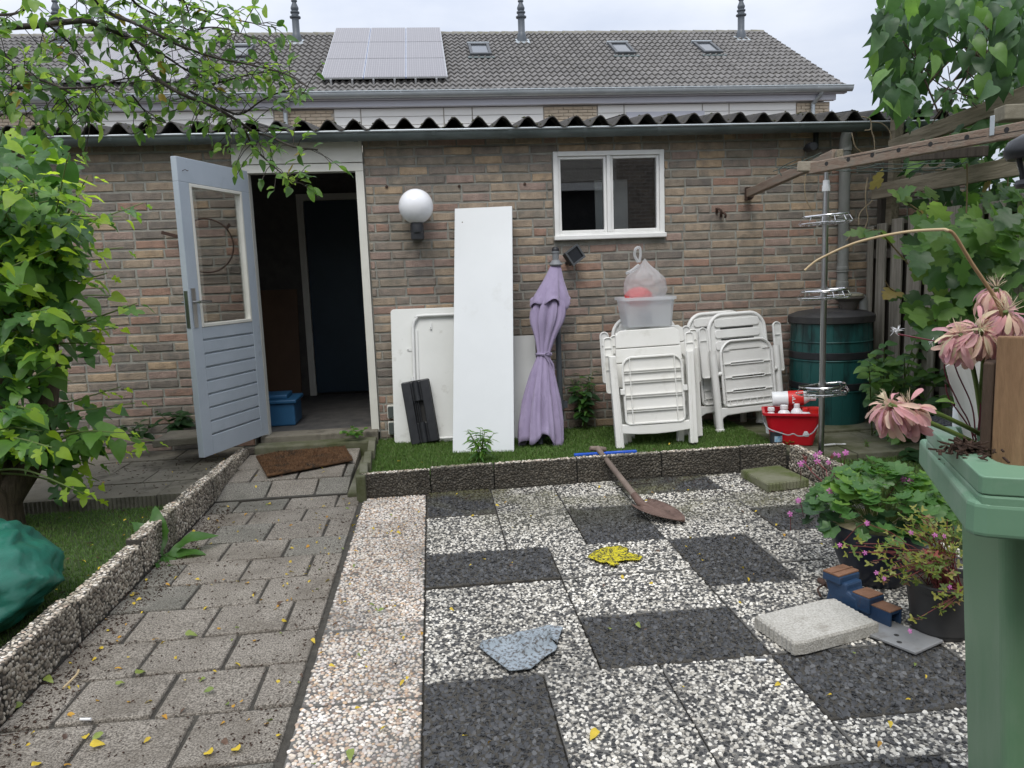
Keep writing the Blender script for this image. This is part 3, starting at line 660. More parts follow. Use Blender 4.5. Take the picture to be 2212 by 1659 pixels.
# window
b = MB()
wx0, wx1, wz0, wz1 = .975, 1.844, 1.597, 2.242; fw = .036; mxm = 1.405
b.box(wx0, wx0+fw, 5.982, 6.07, wz0, wz1); b.box(wx1-fw, wx1, 5.982, 6.07, wz0, wz1); b.box(wx0+fw, wx1-fw, 5.982, 6.07, wz1-fw, wz1); b.box(wx0+fw, wx1-fw, 5.982, 6.07, wz0, wz0+.03)
win = b.build('window', M_whitepaint, shed, bevel=.004)
b = MB(); b.box(mxm-.015, mxm+.015, 5.980, 6.07, wz0+.031, wz1-fw-.001); b.build('mullion', M_whitepaint, win, bevel=.004)
b = MB(); b.box(wx0-.008, wx1+.008, 5.955, 6.02, wz0-.022, wz0+.014); b.build('window_sill', M_whitepaint, win, bevel=.006)
for (a, c) in ((wx0+fw+.001, mxm-.016), (mxm+.016, wx1-fw-.001)):
    b = MB(); q = .021; z0_, z1_ = wz0+.031, wz1-fw-.001
    b.box(a, a+q, 5.998, 6.06, z0_, z1_); b.box(c-q, c, 5.998, 6.06, z0_, z1_); b.box(a+q, c-q, 5.998, 6.06, z1_-q, z1_); b.box(a+q, c-q, 5.998, 6.06, z0_, z0_+q)
    b.build('sash', M_whitepaint, win, bevel=.004)
    b = MB(); b.box(a+q-.003, c-q+.003, 6.02, 6.024, z0_+q-.003, z1_-q+.003); b.build('pane', M_pane, win)
# things seen dimly inside
t = MB(); t.box(0, .275, 0, .018, 0, 1.905, Matrix.Translation((1.385, 6.36, .168)) @ Matrix.Rotation(RAD(-1.5), 4, 'X'))
props(t.build('wall_panel', M_whitepaint, bevel=.002), 'tall white board standing inside the shed behind the window', 'board')
M_brown = pmat('brown_hardboard', [(.10,.055,.03),(.14,.078,.042)], scale=4, rough=.6)
t = MB(); t.box(-2.0, -1.33, 7.75, 7.775, .168, 1.28, Matrix.Translation((0,7.75,.168)) @ Matrix.Rotation(RAD(-9), 4, 'X') @ Matrix.Translation((0,-7.75,-.168)))
props(t.build('brown_panel', M_brown, bevel=.002), 'brown wooden board leaning in the dark inside the open shed', 'board')
bx = thing('storage_crate', 'blue plastic storage box on the floor just inside the shed door', 'box', (-1.33, 6.55, .166))
M_bluebox = pmat('blue_plastic', [(.02,.09,.19),(.03,.11,.22)], scale=6, rough=.4)
t = MB(); t.prism([(-1.52,6.38),(-1.16,6.38),(-1.16,6.72),(-1.52,6.72)], .167, .35, 'xy'); t.build('body', M_bluebox, bx, bevel=.012)
t = MB(); t.box(-1.54,-1.14,6.36,6.74,.352,.385); t.box(-1.46,-1.22,6.42,6.68,.385,.42); t.build('lid', M_bluebox, bx, bevel=.01)

# fixings on the wall
lamp = thing('wall_lamp', 'white globe lamp on a black bracket on the brick wall beside the door', 'lamp', (-.078, 5.87, 1.66))
M_globe = pmat('opal_globe', [(.78,.79,.82),(.83,.84,.86)], scale=3, rough=.18, dirt=(.55,.52,.42), dscale=20, dlo=.72, dhi=.95)
t = MB(); t.lathe([(.127*math.sin(math.pi*k/20), -.127*math.cos(math.pi*k/20)) for k in range(1, 20)]+[(.0001,.127)], 36, (-.078, 5.84, 1.85)); t.build('globe', M_globe, lamp, smooth=4)
t = MB(); t.lathe([(.046,1.655),(.05,1.66),(.05,1.715),(.047,1.72),(.047,1.735),(.03,1.738)], 20, (-.078,5.84,0)); t.box(-.118,-.038,5.86,5.985,1.615,1.70); t.prism(rrect(-.125,-.031,1.61,1.66,.012), 5.80, 5.995,'xz'); t.build('bracket', M_dark, lamp, smooth=.6, bevel=.003)
t = MB()
for k in range(26):
    a = random.uniform(0, 6.28); t.lathe([(.004,0),(.006,.004),(.003,.009),(.0001,.011)], 5, (-.078+.044*math.cos(a), 5.84+.044*math.sin(a), 1.733))
t.build('moss_tufts', M_moss, lamp)
fl = thing('flood_light', 'black square floodlight tilted on the wall above the purple parasol', 'light', (1.10, 5.95, 1.42))
FM = Matrix.Translation((1.095, 5.905, 1.452)) @ Matrix.Rotation(RAD(-33), 4, 'Y') @ Matrix.Rotation(RAD(18), 4, 'Z')
t = MB(); t.prism(rrect(-.058,.058,-.052,.052,.006), -.03, .03, 'xz', FM); t.build('housing', M_dark, fl, bevel=.003)
t = MB(); 
for (a0,a1,c0,c1) in ((-.066,.066,.046,.06),(-.066,.066,-.06,-.046),(-.066,-.052,-.046,.046),(.052,.066,-.046,.046)): t.box(a0,a1,-.045,-.028,c0,c1,FM)
t.build('rim', pmat('grey_rim', [(.05,.055,.06),(.08,.085,.09)], rough=.5), fl)
t = MB(); t.box(-.05,.05,-.034,-.031,-.045,.045,FM); t.build('lens', pmat('dark_lens', [(.008,.009,.012),(.014,.016,.02)], rough=.35, spec=.4), fl)
t = MB(); t.tube([(1.06,5.995,1.40),(1.07,5.95,1.41),(1.09,5.93,1.43)], .014, 8); t.build('mount', M_dark, fl)
oc = thing('outdoor_socket', 'grey double wall socket low on the bricks right of the doorway', 'socket', (-.36, 5.985, .3))
p0 = at(836,875,Y=5.98); p1 = at(853,938,Y=5.98)
M_sock = pmat('grey_socket', [(.075,.09,.085),(.10,.115,.11)], rough=.5)
for (za, zb) in ((p0.z-.105, p0.z), (p1.z, p1.z+.108)):
    t = MB(); t.prism(rrect(p0.x+.006, p0.x+.10, za+.008, zb-.008, .01), 5.94, 5.996, 'xz'); c_ = t.build('flap', M_sock, oc, bevel=.003)
    t = MB(); t.prism(rrect(p0.x, p0.x+.106, za, zb, .012), 5.953, 5.997, 'xz'); t.build('socket_frame', M_cream, oc, bevel=.002)
hoop = thing('iron_hoop', 'thin rusty iron hoop with two straps hung on the wall seen through the door glass', 'hoop', (-1.7, 5.98, 1.5))
hc = at(446,531,Y=5.97)
t = MB(); t.tube([(hc.x+.195*math.cos(2*math.pi*k/40), 5.965, hc.z+.195*math.sin(2*math.pi*k/40)) for k in range(40)], .006, 6, closed=True); t.build('ring', M_iron, hoop, smooth=.9)
t = MB(); t.bar((hc.x-.185, 5.96, hc.z+.07), (hc.x-.30, 5.94, hc.z+.105), .006, .024); t.build('strap', M_iron, hoop); t = MB(); t.bar((hc.x+.155, 5.96, hc.z+.115), (hc.x+.19, 5.93, hc.z+.15), .006, .022); t.build('strap', M_iron, hoop)
for k, (px, py, lab) in enumerate(((835,403,'rusty bolt stub in the bricks above the globe lamp'),(992,402,'rusty bolt stub in the bricks above the tall white board'),(1134,397,'rusty bolt stub in the bricks nearest the window'))):
    p = at(px, py, Y=5.99); t = MB(); t.lathe([(.001,0),(.011,.002),(.012,.012),(.007,.016),(.007,.03)], 8, p, M=Matrix.Rotation(RAD(-90),3,'X')); props(t.build('wall_bolt', M_iron), lab, 'bolt', 'rusty bolts in the brick wall')
for k, (px, py) in enumerate(((1549,455),(1558,463))):
    p = at(px, py, Y=5.99); t = MB(); t.tube(curve([p+Vector((0,.005,0)), p+Vector((-.005,-.035,.01)), p+Vector((.01,-.06,-.005)), p+Vector((.012,-.05,-.03))]), .0095, 7)
    t.cbox(p+Vector((0,.004,0)), (.02,.008,.045)); props(t.build('wall_hook', M_iron, smooth=.8), ('upper left' if k == 0 else 'lower right')+' of the two small black hooks right of the window', 'hook', 'small hooks on the brick wall')

# ---------------------------------------------------------------- terraced house behind
hs = thing('terraced_house', 'long terraced house with grey tiled roof, vents and solar panels behind the shed', 'house', (0, 17.9, 0))
EY, EZ, RY, RZ = 17.5, 5.335, 22.0, 7.86; HX0, HX1 = -14.0, 9.66
SL = math.atan2(RZ-EZ, RY-EY); SLEN = math.hypot(RZ-EZ, RY-EY)
def onroof(x, s, off=0): return Vector((x, EY+s*math.cos(SL)-off*math.sin(SL), EZ+s*math.sin(SL)+off*math.cos(SL)))
MR = Matrix.Translation((0, EY, EZ)) @ Matrix.Rotation(SL, 4, 'X')
M_tile = [pmat('roof_tile_%s' % q, [(c*.9,c*.87,c*.83),(c*1.25,c*1.2,c*1.16)], scale=9, rough=.82, bump=.2, bscale=40, dirt=(c*.75,c*.71,c*.62), dscale=3, dlo=.5, dhi=.85) for q, c in (('grey', .165), ('dark_grey', .148), ('light_grey', .182))]
M_hbrick = pmat('yellow_brick', [(.60,.50,.37),(.72,.61,.47)], scale=6, rough=.9)
M_hmort = pmat('pale_mortar', [(.52,.48,.42),(.60,.56,.50)], scale=12, rough=.95)
M_clad = pmat('white_cladding', [(.88,.87,.83),(.92,.91,.87)], scale=2, rough=.5, stretch=(.3,1,1))
M_fascia = pmat('grey_fascia', [(.56,.57,.63),(.62,.63,.69)], scale=2, rough=.5, stretch=(.3,1,1))
b = MB(); b.add([MR @ Vector(p) for p in ((HX0,0,-.02),(HX1-.05,0,-.02),(HX1-.05,SLEN,-.02),(HX0,SLEN,-.02))], [(0,1,2,3)])
b.add([(HX0,RY,RZ-.02),(HX1-.05,RY,RZ-.02),(HX1-.05,RY+4.5,EZ),(HX0,RY+4.5,EZ)], [(0,1,2,3)])
b.add([(HX1-.3,17.9,0),(HX1-.3,26.1,0),(HX1-.3,26.1,EZ+.1),(HX1-.3,22,RZ-.1),(HX1-.3,17.9,EZ+.15)], [(0,1,2,3,4)])
b.build('roof_deck', pmat('roof_underlay', [(.05,.05,.05),(.07,.07,.07)], rough=.9), hs)
def tile_mesh():
    wv, ln, n = .30, .375, 12; vs = []
    for (s, dz) in ((0, .046), (ln, .0)):
        for k in range(n+1):
            u = k/n; z = .021*math.sin(2*math.pi*(2*u)-.6)+(.006 if (u*2) % 1 < .5 else 0)
            vs.append((u*wv*.995, s, z+dz))
    m = n+1
    vs += [(x, y, z-.040) for (x, y, z) in vs[:m]]
    fs = [(k, k+1, m+k+1, m+k) for k in range(n)] + [(2*m+k, 2*m+k+1, k+1, k) for k in range(n)]
    me = bpy.data.meshes.new('roof_tile'); me.from_pydata(vs, [], fs); me.materials.append(M_tile[0]); me.update(); return me
TM = tile_mesh(); nrows = 16; rp = (SLEN-.02)/nrows; ncol = int((HX1-HX0)/.30)
spots = [(r, c_) for r in range(nrows) for c_ in range(ncol)]
skip = [(-2.18,.63,.42,9), (-7.95,-5.0,.45,9)]
def seen(r, c_):
    x = HX1-.30*(c_+1)
    return not any(a < x and x+.3 < e and f < r*rp for a, e, f, _ in skip) and x > -3.0
order = sorted(spots, key=lambda q: (not seen(*q), q[0]*1.2+abs(HX1-.3*q[1]-5)*.35)); one = set(order[:300]); rest = MB()
rot_t = Matrix.Rotation(SL, 4, 'X')
for (r, c_) in spots:
    x = HX1-.30*(c_+1); p = onroof(x, r*rp-.03, .012+random.uniform(-.003,.003)); mk = random.choice((0,0,1,2))
    if (r, c_) in one: link('roof_tile', TM, hs, p-Vector((0,17.9,0)), (SL, 0, random.uniform(-.006,.006)), None, M_tile[mk])
    else:
        T = Matrix.Translation(p) @ rot_t; rest.i = mk; rest.add([T @ v.co for v in TM.vertices], [tuple(q.vertices) for q in TM.polygons])
o = rest.build('roof_tiles', M_tile, hs); o['kind'] = 'stuff'
x = HX1; M_ridge = pmat('ridge_tile', [(.17,.165,.145),(.25,.24,.21)], scale=5, rough=.9, bump=.3, dirt=(.15,.145,.08), dscale=6)
RM = MB(); pr_ = [(.13*math.cos(math.pi*k/8), .11*math.sin(math.pi*k/8)) for k in range(9)]
RM.prism(pr_+[(p*.85,q*.82) for p, q in reversed(pr_)], 0, .36, 'yz', Matrix.Rotation(RAD(2.2), 4, 'Y')); ro = RM.build('ridge_tile', M_ridge, hs, local=True, smooth=.7); ro.location = (HX1-.36, RY-17.9, RZ-.055)
k = 1
while HX1-.36-.335*k > HX0: link('ridge_tile', ro.data, hs, (HX1-.36-.335*k, RY-17.9, RZ-.055+random.uniform(-.006,.006)), (0,0,random.uniform(-.02,.02))); k += 1
# vents
M_vent = pmat('grey_vent_pipe', [(.075,.09,.105),(.11,.125,.145)], scale=6, rough=.45)
for (vx, vs_) in ((2.71, 4.22), (8.73, 4.35), (-3.09, 4.30), (-8.88, 4.30)):
    p = onroof(vx, vs_); t = MB(); z = p.z-.05
    t.lathe([(.125,z-.02),(.125,z+.16),(.105,z+.25),(.09,z+.28),(.09,z+.62),(.135,z+.64),(.14,z+.67),(.09,z+.69),(.09,z+.74),(.115,z+.76),(.115,z+.79),(.075,z+.81),(.10,z+.86),(.10,z+.89),(.055,z+1.0),(.055,z+1.03),(.075,z+1.04),(.075,z+1.07),(.035,z+1.10),(.05,z+1.12),(.05,z+1.15),(.0001,z+1.17)], 18, (p.x, p.y-.02, 0))
    v = t.build('vent_pipe', M_vent, hs, smooth=.5)
    t = MB(); t.box(-.2,.2,-.2,.2,-.01,.045, Matrix.Translation(onroof(vx, vs_-.05)) @ Matrix.Rotation(SL,4,'X')); t.build('lead_flashing', M_zinclight, v, bevel=.02)
# roof windows
M_skyframe = pmat('roof_window_frame', [(.05,.055,.06),(.085,.09,.095)], rough=.5); M_skyglass = pmat('roof_window_pane', [(.06,.07,.08),(.09,.10,.11)], scale=1, rough=.12, spec=.6)
for (xa, xb) in ((1.25, 1.78), (4.88, 5.40), (7.15, 7.65), (-4.55, -4.05)):
    s0, s1 = (19.80-EY)/math.cos(SL), (20.68-EY)/math.cos(SL); t = MB()
    for (a,c_,d,e) in ((xa,xa+.07,s0,s1),(xb-.07,xb,s0,s1),(xa+.07,xb-.07,s1-.09,s1),(xa+.07,xb-.07,s0,s0+.10)): t.box(a,c_,d,e,.0,.12,MR)
    rw = t.build('roof_window', M_skyframe, hs, bevel=.008)
    t = MB(); t.box(xa+.07,xb-.07,s0+.10,s1-.09,.07,.09,MR); t.build('pane', M_skyglass, rw)
    t = MB(); t.box(xa-.06,xb+.06,s0-.14,s0-.01,.03,.06,MR); t.build('lead_apron', M_zinc, rw, bevel=.01)
    t = MB(); t.box(xa-.02,xb+.02,s1,s1+.06,.05,.13,MR); t.build('top_cover', M_zinclight, rw)
# gutter, fascia, cladding
gp = [(17.42+.085*math.cos(math.pi+math.pi*k/10), EZ-.02+.12*math.sin(math.pi+math.pi*k/10)) for k in range(11)]
t = MB(); t.prism(gp+[(17.49, EZ-.02), (17.34, EZ-.02)][:1], HX0, HX1+.12, 'yz'); hg = t.build('gutter', M_zinclight, hs, smooth=.6)
t = MB(); t.tube([(HX0, 17.335, EZ-.015), (HX1+.12, 17.335, EZ-.015)], .014, 6); t.build('gutter_lip', M_zinclight, hg, smooth=.9)
x = HX0+.3; GB = None
while x < HX1:
    if GB is None:
        t = MB(); t.prism([(17.42+(a-17.42)*1.06, EZ-.02+(c_-EZ+.02)*1.06) for a, c_ in gp], 0, .03, 'yz'); GB = t.build('gutter_bracket', M_zinclight, hg); GB.location.x = x
    else: link('gutter_bracket', GB.data, hg, (x, GB.location.y, GB.location.z))
    x += .78
for (z0, z1, yq, xe) in ((5.185, 5.275, 17.50, HX1+.05), (5.055, 5.18, 17.60, HX1-.16)):
    t = MB(); t.box(HX0, xe, yq, yq+.14, z0, z1); t.build('fascia_board', M_fascia, hs, bevel=.006)
t = MB(); t.box(HX0, HX1-.21, 17.80, 26.0, 0, 5.06); t.build('wall_core', M_hmort, hs)
def clad(x0, x1):
    z = 5.05
    for k in range(3):
        t = MB(); t.box(x0+.012, x1-.012, 17.755, 17.798, z-.17, z-.006); t.build('cladding_panel', M_clad, hs); z -= .176
joints = [(-7.82,-4.80),(-4.80,-4.36),(-4.36,-3.19),(-1.91,-1.33),(-1.33,.48),(.48,1.11),(1.11,2.71),(3.94,4.55),(4.55,6.38),(6.38,7.01),(7.01,8.62)]
for a, c_ in joints: clad(a, c_)
t = MB(); t.box(4.60, 6.42, 17.73, 17.754, 4.70, 4.885); t.build('window_head', M_fascia, hs)
HB = None
for (x0, x1) in ((-13.9,-7.84),(-3.17,-1.93),(2.73,3.92),(8.64,9.43)):
    for r in range(7):
        z = 5.03-.069*(r+.5); x = x0-(.11 if r % 2 else 0)
        while x < x1:
            a, c_ = max(x, x0), min(x+.205, x1)
            if c_-a > .04:
                if HB is None:
                    t = MB(); t.box(-.1025,.1025,0,.045,-.028,.028); HB = t.build('facade_brick', M_hbrick, hs, local=True); HB.location = ((a+c_)/2, -.14, z); HB.scale.x = (c_-a)/.205
                else: link('facade_brick', HB.data, hs, ((a+c_)/2, -.14+random.uniform(-.004,.004), z), None, ((c_-a)/.205, 1, 1))
            x += .22
for (dx_) in (9.02, -2.90):
    t = MB(); t.tube(curve([(dx_+.05,17.46,5.22),(dx_+.05,17.50,5.15),(dx_-.02,17.68,5.0),(dx_-.03,17.69,4.9),(dx_-.03,17.69,4.2)]), .05, 10); t.build('downpipe', M_zinclight, hs, smooth=.9)
# solar arrays
def solarmat():
    m = bpy.data.materials.new('solar_cells'); m.use_nodes = True; t = m.node_tree; n = t.nodes; l = t.links.new; bs = n['Principled BSDF']
    tcn = n.new('ShaderNodeTexCoord'); sp = n.new('ShaderNodeSeparateXYZ'); l(tcn.outputs['Object'], sp.inputs[0])
    def lines(sock, per, wd):
        a = n.new('ShaderNodeMath'); a.operation = 'MODULO'; l(sock, a.inputs[0]); a.inputs[1].default_value = per
        c = n.new('ShaderNodeMath'); c.operation = 'LESS_THAN'; l(a.outputs[0], c.inputs[0]); c.inputs[1].default_value = wd; return c.outputs[0]
    x1 = lines(sp.outputs['X'], .052, .006); y1 = lines(sp.outputs['Y'], .156, .006); x2 = lines(sp.outputs['X'], .156, .008)
    mxx = n.new('ShaderNodeMath'); mxx.operation = 'MAXIMUM'; l(x1, mxx.inputs[0]); l(y1, mxx.inputs[1]); m2 = n.new('ShaderNodeMath'); m2.operation = 'MAXIMUM'; l(mxx.outputs[0], m2.inputs[0]); l(x2, m2.inputs[1])
    mm = n.new('ShaderNodeMix'); mm.data_type = 'RGBA'; l(m2.outputs[0], mm.inputs['Factor']); mm.inputs['A'].default_value = (.15,.14,.15,1); mm.inputs['B'].default_value = (.34,.32,.33,1)
    l(mm.outputs['Result'], bs.inputs['Base Color']); bs.inputs['Roughness'].default_value = .30; bs.inputs['Specular IOR Level'].default_value = .5; bs.inputs['Coat Weight'].default_value = .12; bs.inputs['Coat Roughness'].default_value = .05; return m
M_cell = solarmat(); M_alu = pmat('aluminium', [(.50,.51,.52),(.60,.61,.62)], rough=.35, metal=.6); M_bluetape = pmat('blue_gap', [(.05,.09,.25),(.07,.12,.30)], rough=.6)
for lab, xa, pw in (('block of nine solar panels on the roof right of the plum branches', -2.16, .925), ('block of nine solar panels on the roof half hidden behind plum leaves', -7.80, .915)):
    sa = thing('solar_array', lab, 'solar panels', onroof(xa, .5, .1)); s0 = .52; ph = (SLEN-.02-s0)/3
    PM = None
    for r in range(3):
        for c_ in range(3):
            x0 = xa+c_*pw; q0 = s0+r*ph; p = onroof(x0, q0, .13)
            if PM is None:
                t = MB(); t.box(.008,pw-.008,.008,ph-.008,0,.034); po = t.build('solar_panel', M_alu, sa, local=True); PM = po
                t = MB(); t.box(.022,pw-.022,.022,ph-.022,.0345,.0375); ce = t.build('cell_sheet', M_cell, po, local=True)
            else: po = copy_tree(PM, sa)
            po.location = p-sa.location; po.rotation_euler = (SL, 0, 0)
    for c_ in (1, 2):
        t = MB(); t.box(xa+c_*pw-.006, xa+c_*pw+.006, s0, SLEN-.03, .13, .15, MR); t.build('clamp_rail', M_bluetape, sa)
    for q in range(6):
        t = MB(); t.box(xa+.2+q*.46, xa+.24+q*.46, s0-.04, s0+.3, .02, .13, MR); t.build('roof_hook', M_alu, sa)
# ---------------------------------------------------------------- things leaning on the wall
TZ = .09
M_board = pmat('white_melamine', [(.60,.625,.635),(.65,.675,.685)], scale=2, rough=.42, dirt=(.47,.48,.46), dscale=5, dlo=.60, dhi=.95)
M_tabletop = pmat('scuffed_white_plastic', [(.67,.68,.65),(.74,.75,.725)], scale=3, rough=.5, dirt=(.42,.41,.36), dscale=8, dlo=.6, dhi=.85)
M_enamel = pmat('white_enamel_tube', [(.66,.67,.65),(.74,.75,.73)], scale=7, rough=.3)
def leaning(name, bl, br, z0, top_z, wall_y, th, mat, label, cat, rz=.004, ret=False):
    """Board standing on the ground at bl-br and resting against the wall: returns its frame matrix (u, thickness, up)."""
    p, q = Vector(bl), Vector(br); u = (q-p); wd = u.length; u.normalize()
    n0 = Vector((u.y, -u.x, 0)); ytop = wall_y-.5*(p.y+q.y); L_ = math.hypot(top_z-z0, ytop)
    upv = (-n0*ytop+Vector((0,0,top_z-z0))).normalized(); nn = u.cross(upv)
    M = Matrix(((u.x, -nn.x, upv.x, p.x), (u.y, -nn.y, upv.y, p.y), (u.z, -nn.z, upv.z, z0), (0,0,0,1)))
    if ret: return M, wd, L_
    t = MB(); t.prism(rrect(0, wd, 0, L_, rz), 0, th, 'xz', M); o = t.build(name, mat, bevel=.002); props(o, label, cat); return M, wd, L_, o
MBD, wbd, lbd, bo = leaning('melamine_board', (.095, 5.37, TZ), (.525, 5.29, TZ), TZ, 1.84, 5.965, .018, M_board, 'tall white melamine board leaning on the brick wall in front of a folded table', 'board')
t = MB(); t.lathe([(.005,-.0015),(.005,0),(.0001,.0)], 8, (0,0,0), M=Matrix.Rotation(RAD(90),3,'X')); 
t = MB(); t.box(.055,.063,-.0015,.0,lbd-.118,lbd-.11,MBD); t.build('screw_hole', M_iron, bo)
leaning('shelf_board', (.40, 5.74, TZ), (.76, 5.70, TZ), TZ, .855, 5.96, .018, pmat('greyish_white_board', [(.55,.56,.555),(.60,.61,.605)], scale=2, rough=.5, dirt=(.45,.45,.43), dscale=8, dlo=.6, dhi=.85), 'short greyish white board standing between the tall white board and the parasol', 'board')
ft = thing('folding_table', 'white folding table leaning on its side on the brick wall, leg frame facing out', 'folding table', (-.335, 5.82, TZ))
MT, wt, lt = leaning('x', (-.335, 5.80, TZ), (.45, 5.72, TZ), TZ, 1.098, 5.945, .03, None, '', '', ret=True)
t = MB(); t.prism(rrect(0, wt, 0, lt, .028, 5), 0, .026, 'xz', MT); t.build('table_top', M_tabletop, ft, bevel=.004)
def T3(u, n, z): return MT @ Vector((u, n, z))
t = MB(); t.tube(curve([T3(.17,-.02,.26), T3(.17,-.02,.80), T3(.175,-.02,.90), T3(.20,-.02,.945), T3(.25,-.02,.965), T3(.75,-.02,.965)], 6), .0125, 10); t.build('leg_frame', M_enamel, ft, smooth=.9)
t = MB(); t.tube(curve([T3(.155,-.03,.50), T3(.175,-.03,.12), T3(.20,-.03,.05), T3(.25,-.03,.03), T3(.75,-.03,.035)], 6), .012, 10); t.build('leg_frame', M_enamel, ft, smooth=.9)
t = MB(); t.box(.185,.205,-.012,0,.30,.86,MT); t.build('guide_rail', M_enamel, ft, bevel=.002)
for (u, z) in ((.12,.70),(.30,.86),(.11,.32)):
    t = MB(); t.box(u,u+.014,-.014,0,z,z+.05,MT) if u == .30 else t.prism(rrect(u,u+.085,z,z+.022,.01), -.006,.0,'xz',MT); hb = t.build('hinge_plate', M_enamel, ft)
    t = MB(); t.box(u+.004,u+.009,-.0155,-.0065,z+.008,z+.013,MT); t.box(u+.07,u+.075,-.0075,-.0063,z+.008,z+.013,MT) if u != .30 else None; t.build('screw', M_iron, hb)
t = MB(); t.bar(T3(.125,-.012,.33), T3(.15,-.02,.10), .012, .012); t.build('stay', M_enamel, ft)

# black moulded plastic weight / case
pc = thing('plastic_case', 'black moulded plastic case with a slot handle leaning on the folding table', 'case', (-.15, 5.72, TZ))
MC, wc, lc = leaning('x', (-.200, 5.71, TZ), (.005, 5.70, TZ), TZ, .545, 5.79, .05, None, '', '', ret=True)
MC = MC @ Matrix.Shear('XZ', 4, (0, 0)) if False else MC @ Matrix.Rotation(RAD(-7.5), 4, 'Y')
t = MB(); w2 = .205; h2 = .47
t.prism(rrect(0, .065, 0, h2, .012), -.03, .02, 'xz', MC); t.prism(rrect(w2-.065, w2, 0, h2, .012), -.03, .02, 'xz', MC)
t.box(.063, w2-.063, -.008, .018, .0, .155, MC); t.box(.063, w2-.063, -.008, .018, .315, h2-.004, MC); t.build('shell', M_dark, pc, bevel=.006)
for (a,c_) in ((.0,.155),(.315,h2-.006)):
    t = MB(); t.tube([MC @ Vector((w2/2,-.006,a+.005)), MC @ Vector((w2/2,-.006,c_))], .026, 12); t.build('channel', M_dark, pc, smooth=.9)
t = MB(); 
for q in (.075,.09,.103): t.tube([MC @ Vector((q,-.004,.15)), MC @ Vector((q,-.004,.32))], .0045, 6)
t.build('handle_bars', M_dark, pc, smooth=.9)
t = MB(); t.prism(rrect(-.006, w2+.006, -.006, h2+.006, .016), .02, .03, 'xz', MC); t.build('rim', M_blackrub, pc, bevel=.003)

# ---------------------------------------------------------------- parasol
def fabric(name, c1, c2):
    m = pmat(name, [c1, c2], scale=3, rough=.85, bump=.55, bscale=5, stretch=(5,5,1), spec=.2, dirt=tuple(x*.7 for x in c1), dscale=4, dlo=.55, dhi=.85); m.node_tree.nodes['Principled BSDF'].inputs['Sheen Weight'].default_value = .3; return m
M_purple = fabric('mauve_canvas', (.25,.205,.315), (.315,.265,.39))
par = thing('parasol', 'folded mauve parasol tied at the waist standing against the brick wall', 'parasol', (.74, 5.45, TZ))
def spine(z):                                                        # axis of the folded canopy
    k = (z-TZ)/(1.40-TZ); return Vector((.735+.215*k-.035*math.sin(math.pi*k), 5.43+.40*k, z))
def cloth(name, prof, npl, depth, ph, M=M_purple, n=200, hem=0, sub=30):
    b = MB(); zs_ = [p[0] for p in prof]; rs = [p[1] for p in prof]; dp_ = [p[2] for p in prof]; rings = []
    for k in range(sub+1):
        z = zs_[0]+(zs_[-1]-zs_[0])*k/sub; r = np.interp(z, zs_, rs); d_ = np.interp(z, zs_, dp_); ring = []
        for j in range(n):
            a = 2*math.pi*j/n
            f1 = npl*a*.5+ph+.5*math.sin(z*2.1+a); f2 = (npl-3)*a*.5+1.1+.4*math.sin(z*3.3); w_ = 1.15-2.0*(1-abs(math.sin(f1)))**1.6+.5*(.5-(1-abs(math.sin(f2*2)))**2)+.12*math.sin(23*a+z*9)
            q = 1+d_*w_*.85
            zz = z+(hem*(.5*math.sin(3*a+.6)+.5*math.sin(5*a+2.0))*max(0, 1-(k/3.0)) if hem else 0)
            s_ = spine(z); ring.append((s_.x+r*q*math.cos(a), s_.y+r*q*.62*math.sin(a), zz))
        rings.append(ring)
    vs = [p for r_ in rings for p in r_]
    b.add(vs, [(k*n+j, k*n+(j+1) % n, (k+1)*n+(j+1) % n, (k+1)*n+j) for k in range(sub) for j in range(n)])
    o = b.build(name, M, par, smooth=4); s_ = o.modifiers.new('thick', 'SOLIDIFY'); s_.thickness = .003; return o
cloth('canopy', [(.13,.128,.34),(.25,.125,.34),(.40,.107,.34),(.60,.070,.30),(.735,.040,.16),(.86,.064,.26),(.98,.100,.32),(1.06,.104,.32),(1.16,.080,.26),(1.32,.042,.14)], 8, .3, .4, hem=.085)
cloth('top_flap', [(1.105,.128,.2),(1.17,.110,.16),(1.28,.070,.10),(1.388,.036,.03)], 5, .2, 1.9, hem=.05, n=160, sub=16)
t = MB(); s_ = spine(.735); t.tube([(s_.x+.054*math.cos(a), s_.y+.036*math.sin(a), .735+.006*math.sin(2*a)) for a in np.linspace(0, 2*math.pi, 24, endpoint=False)], .010, 6, closed=True)
t.tube(curve([(s_.x+.005,s_.y-.045,.735),(s_.x+.055,s_.y-.055,.67),(s_.x+.066,s_.y-.05,.60)]), .007, 5); t.tube(curve([(s_.x,s_.y-.045,.735),(s_.x+.04,s_.y-.06,.65),(s_.x+.05,s_.y-.075,.50)]), .007, 5); t.tube(curve([(s_.x,s_.y-.045,.735),(s_.x+.02,s_.y-.07,.755),(s_.x+.045,s_.y-.06,.735),(s_.x,s_.y-.045,.733)]), .006, 5)
t.build('tie_strap', M_purple, par, smooth=.9)
M_pole = pmat('grey_painted_metal', [(.055,.065,.075),(.085,.095,.105)], scale=8, rough=.4)
s_ = spine(1.392); t = MB(); t.lathe([(.048,1.384),(.05,1.392),(.03,1.42),(.024,1.425),(.026,1.475),(.03,1.477),(.03,1.49)], 18, (s_.x,s_.y,0)); t.build('top_cap', pmat('grey_cap', [(.17,.18,.19),(.22,.23,.24)], rough=.5), par, smooth=.5)
t = MB(); t.lathe([(.028,1.49),(.028,1.505),(.02,1.52),(.0001,1.527)], 16, (s_.x,s_.y,0)); t.build('finial', M_dark, par, smooth=.8)
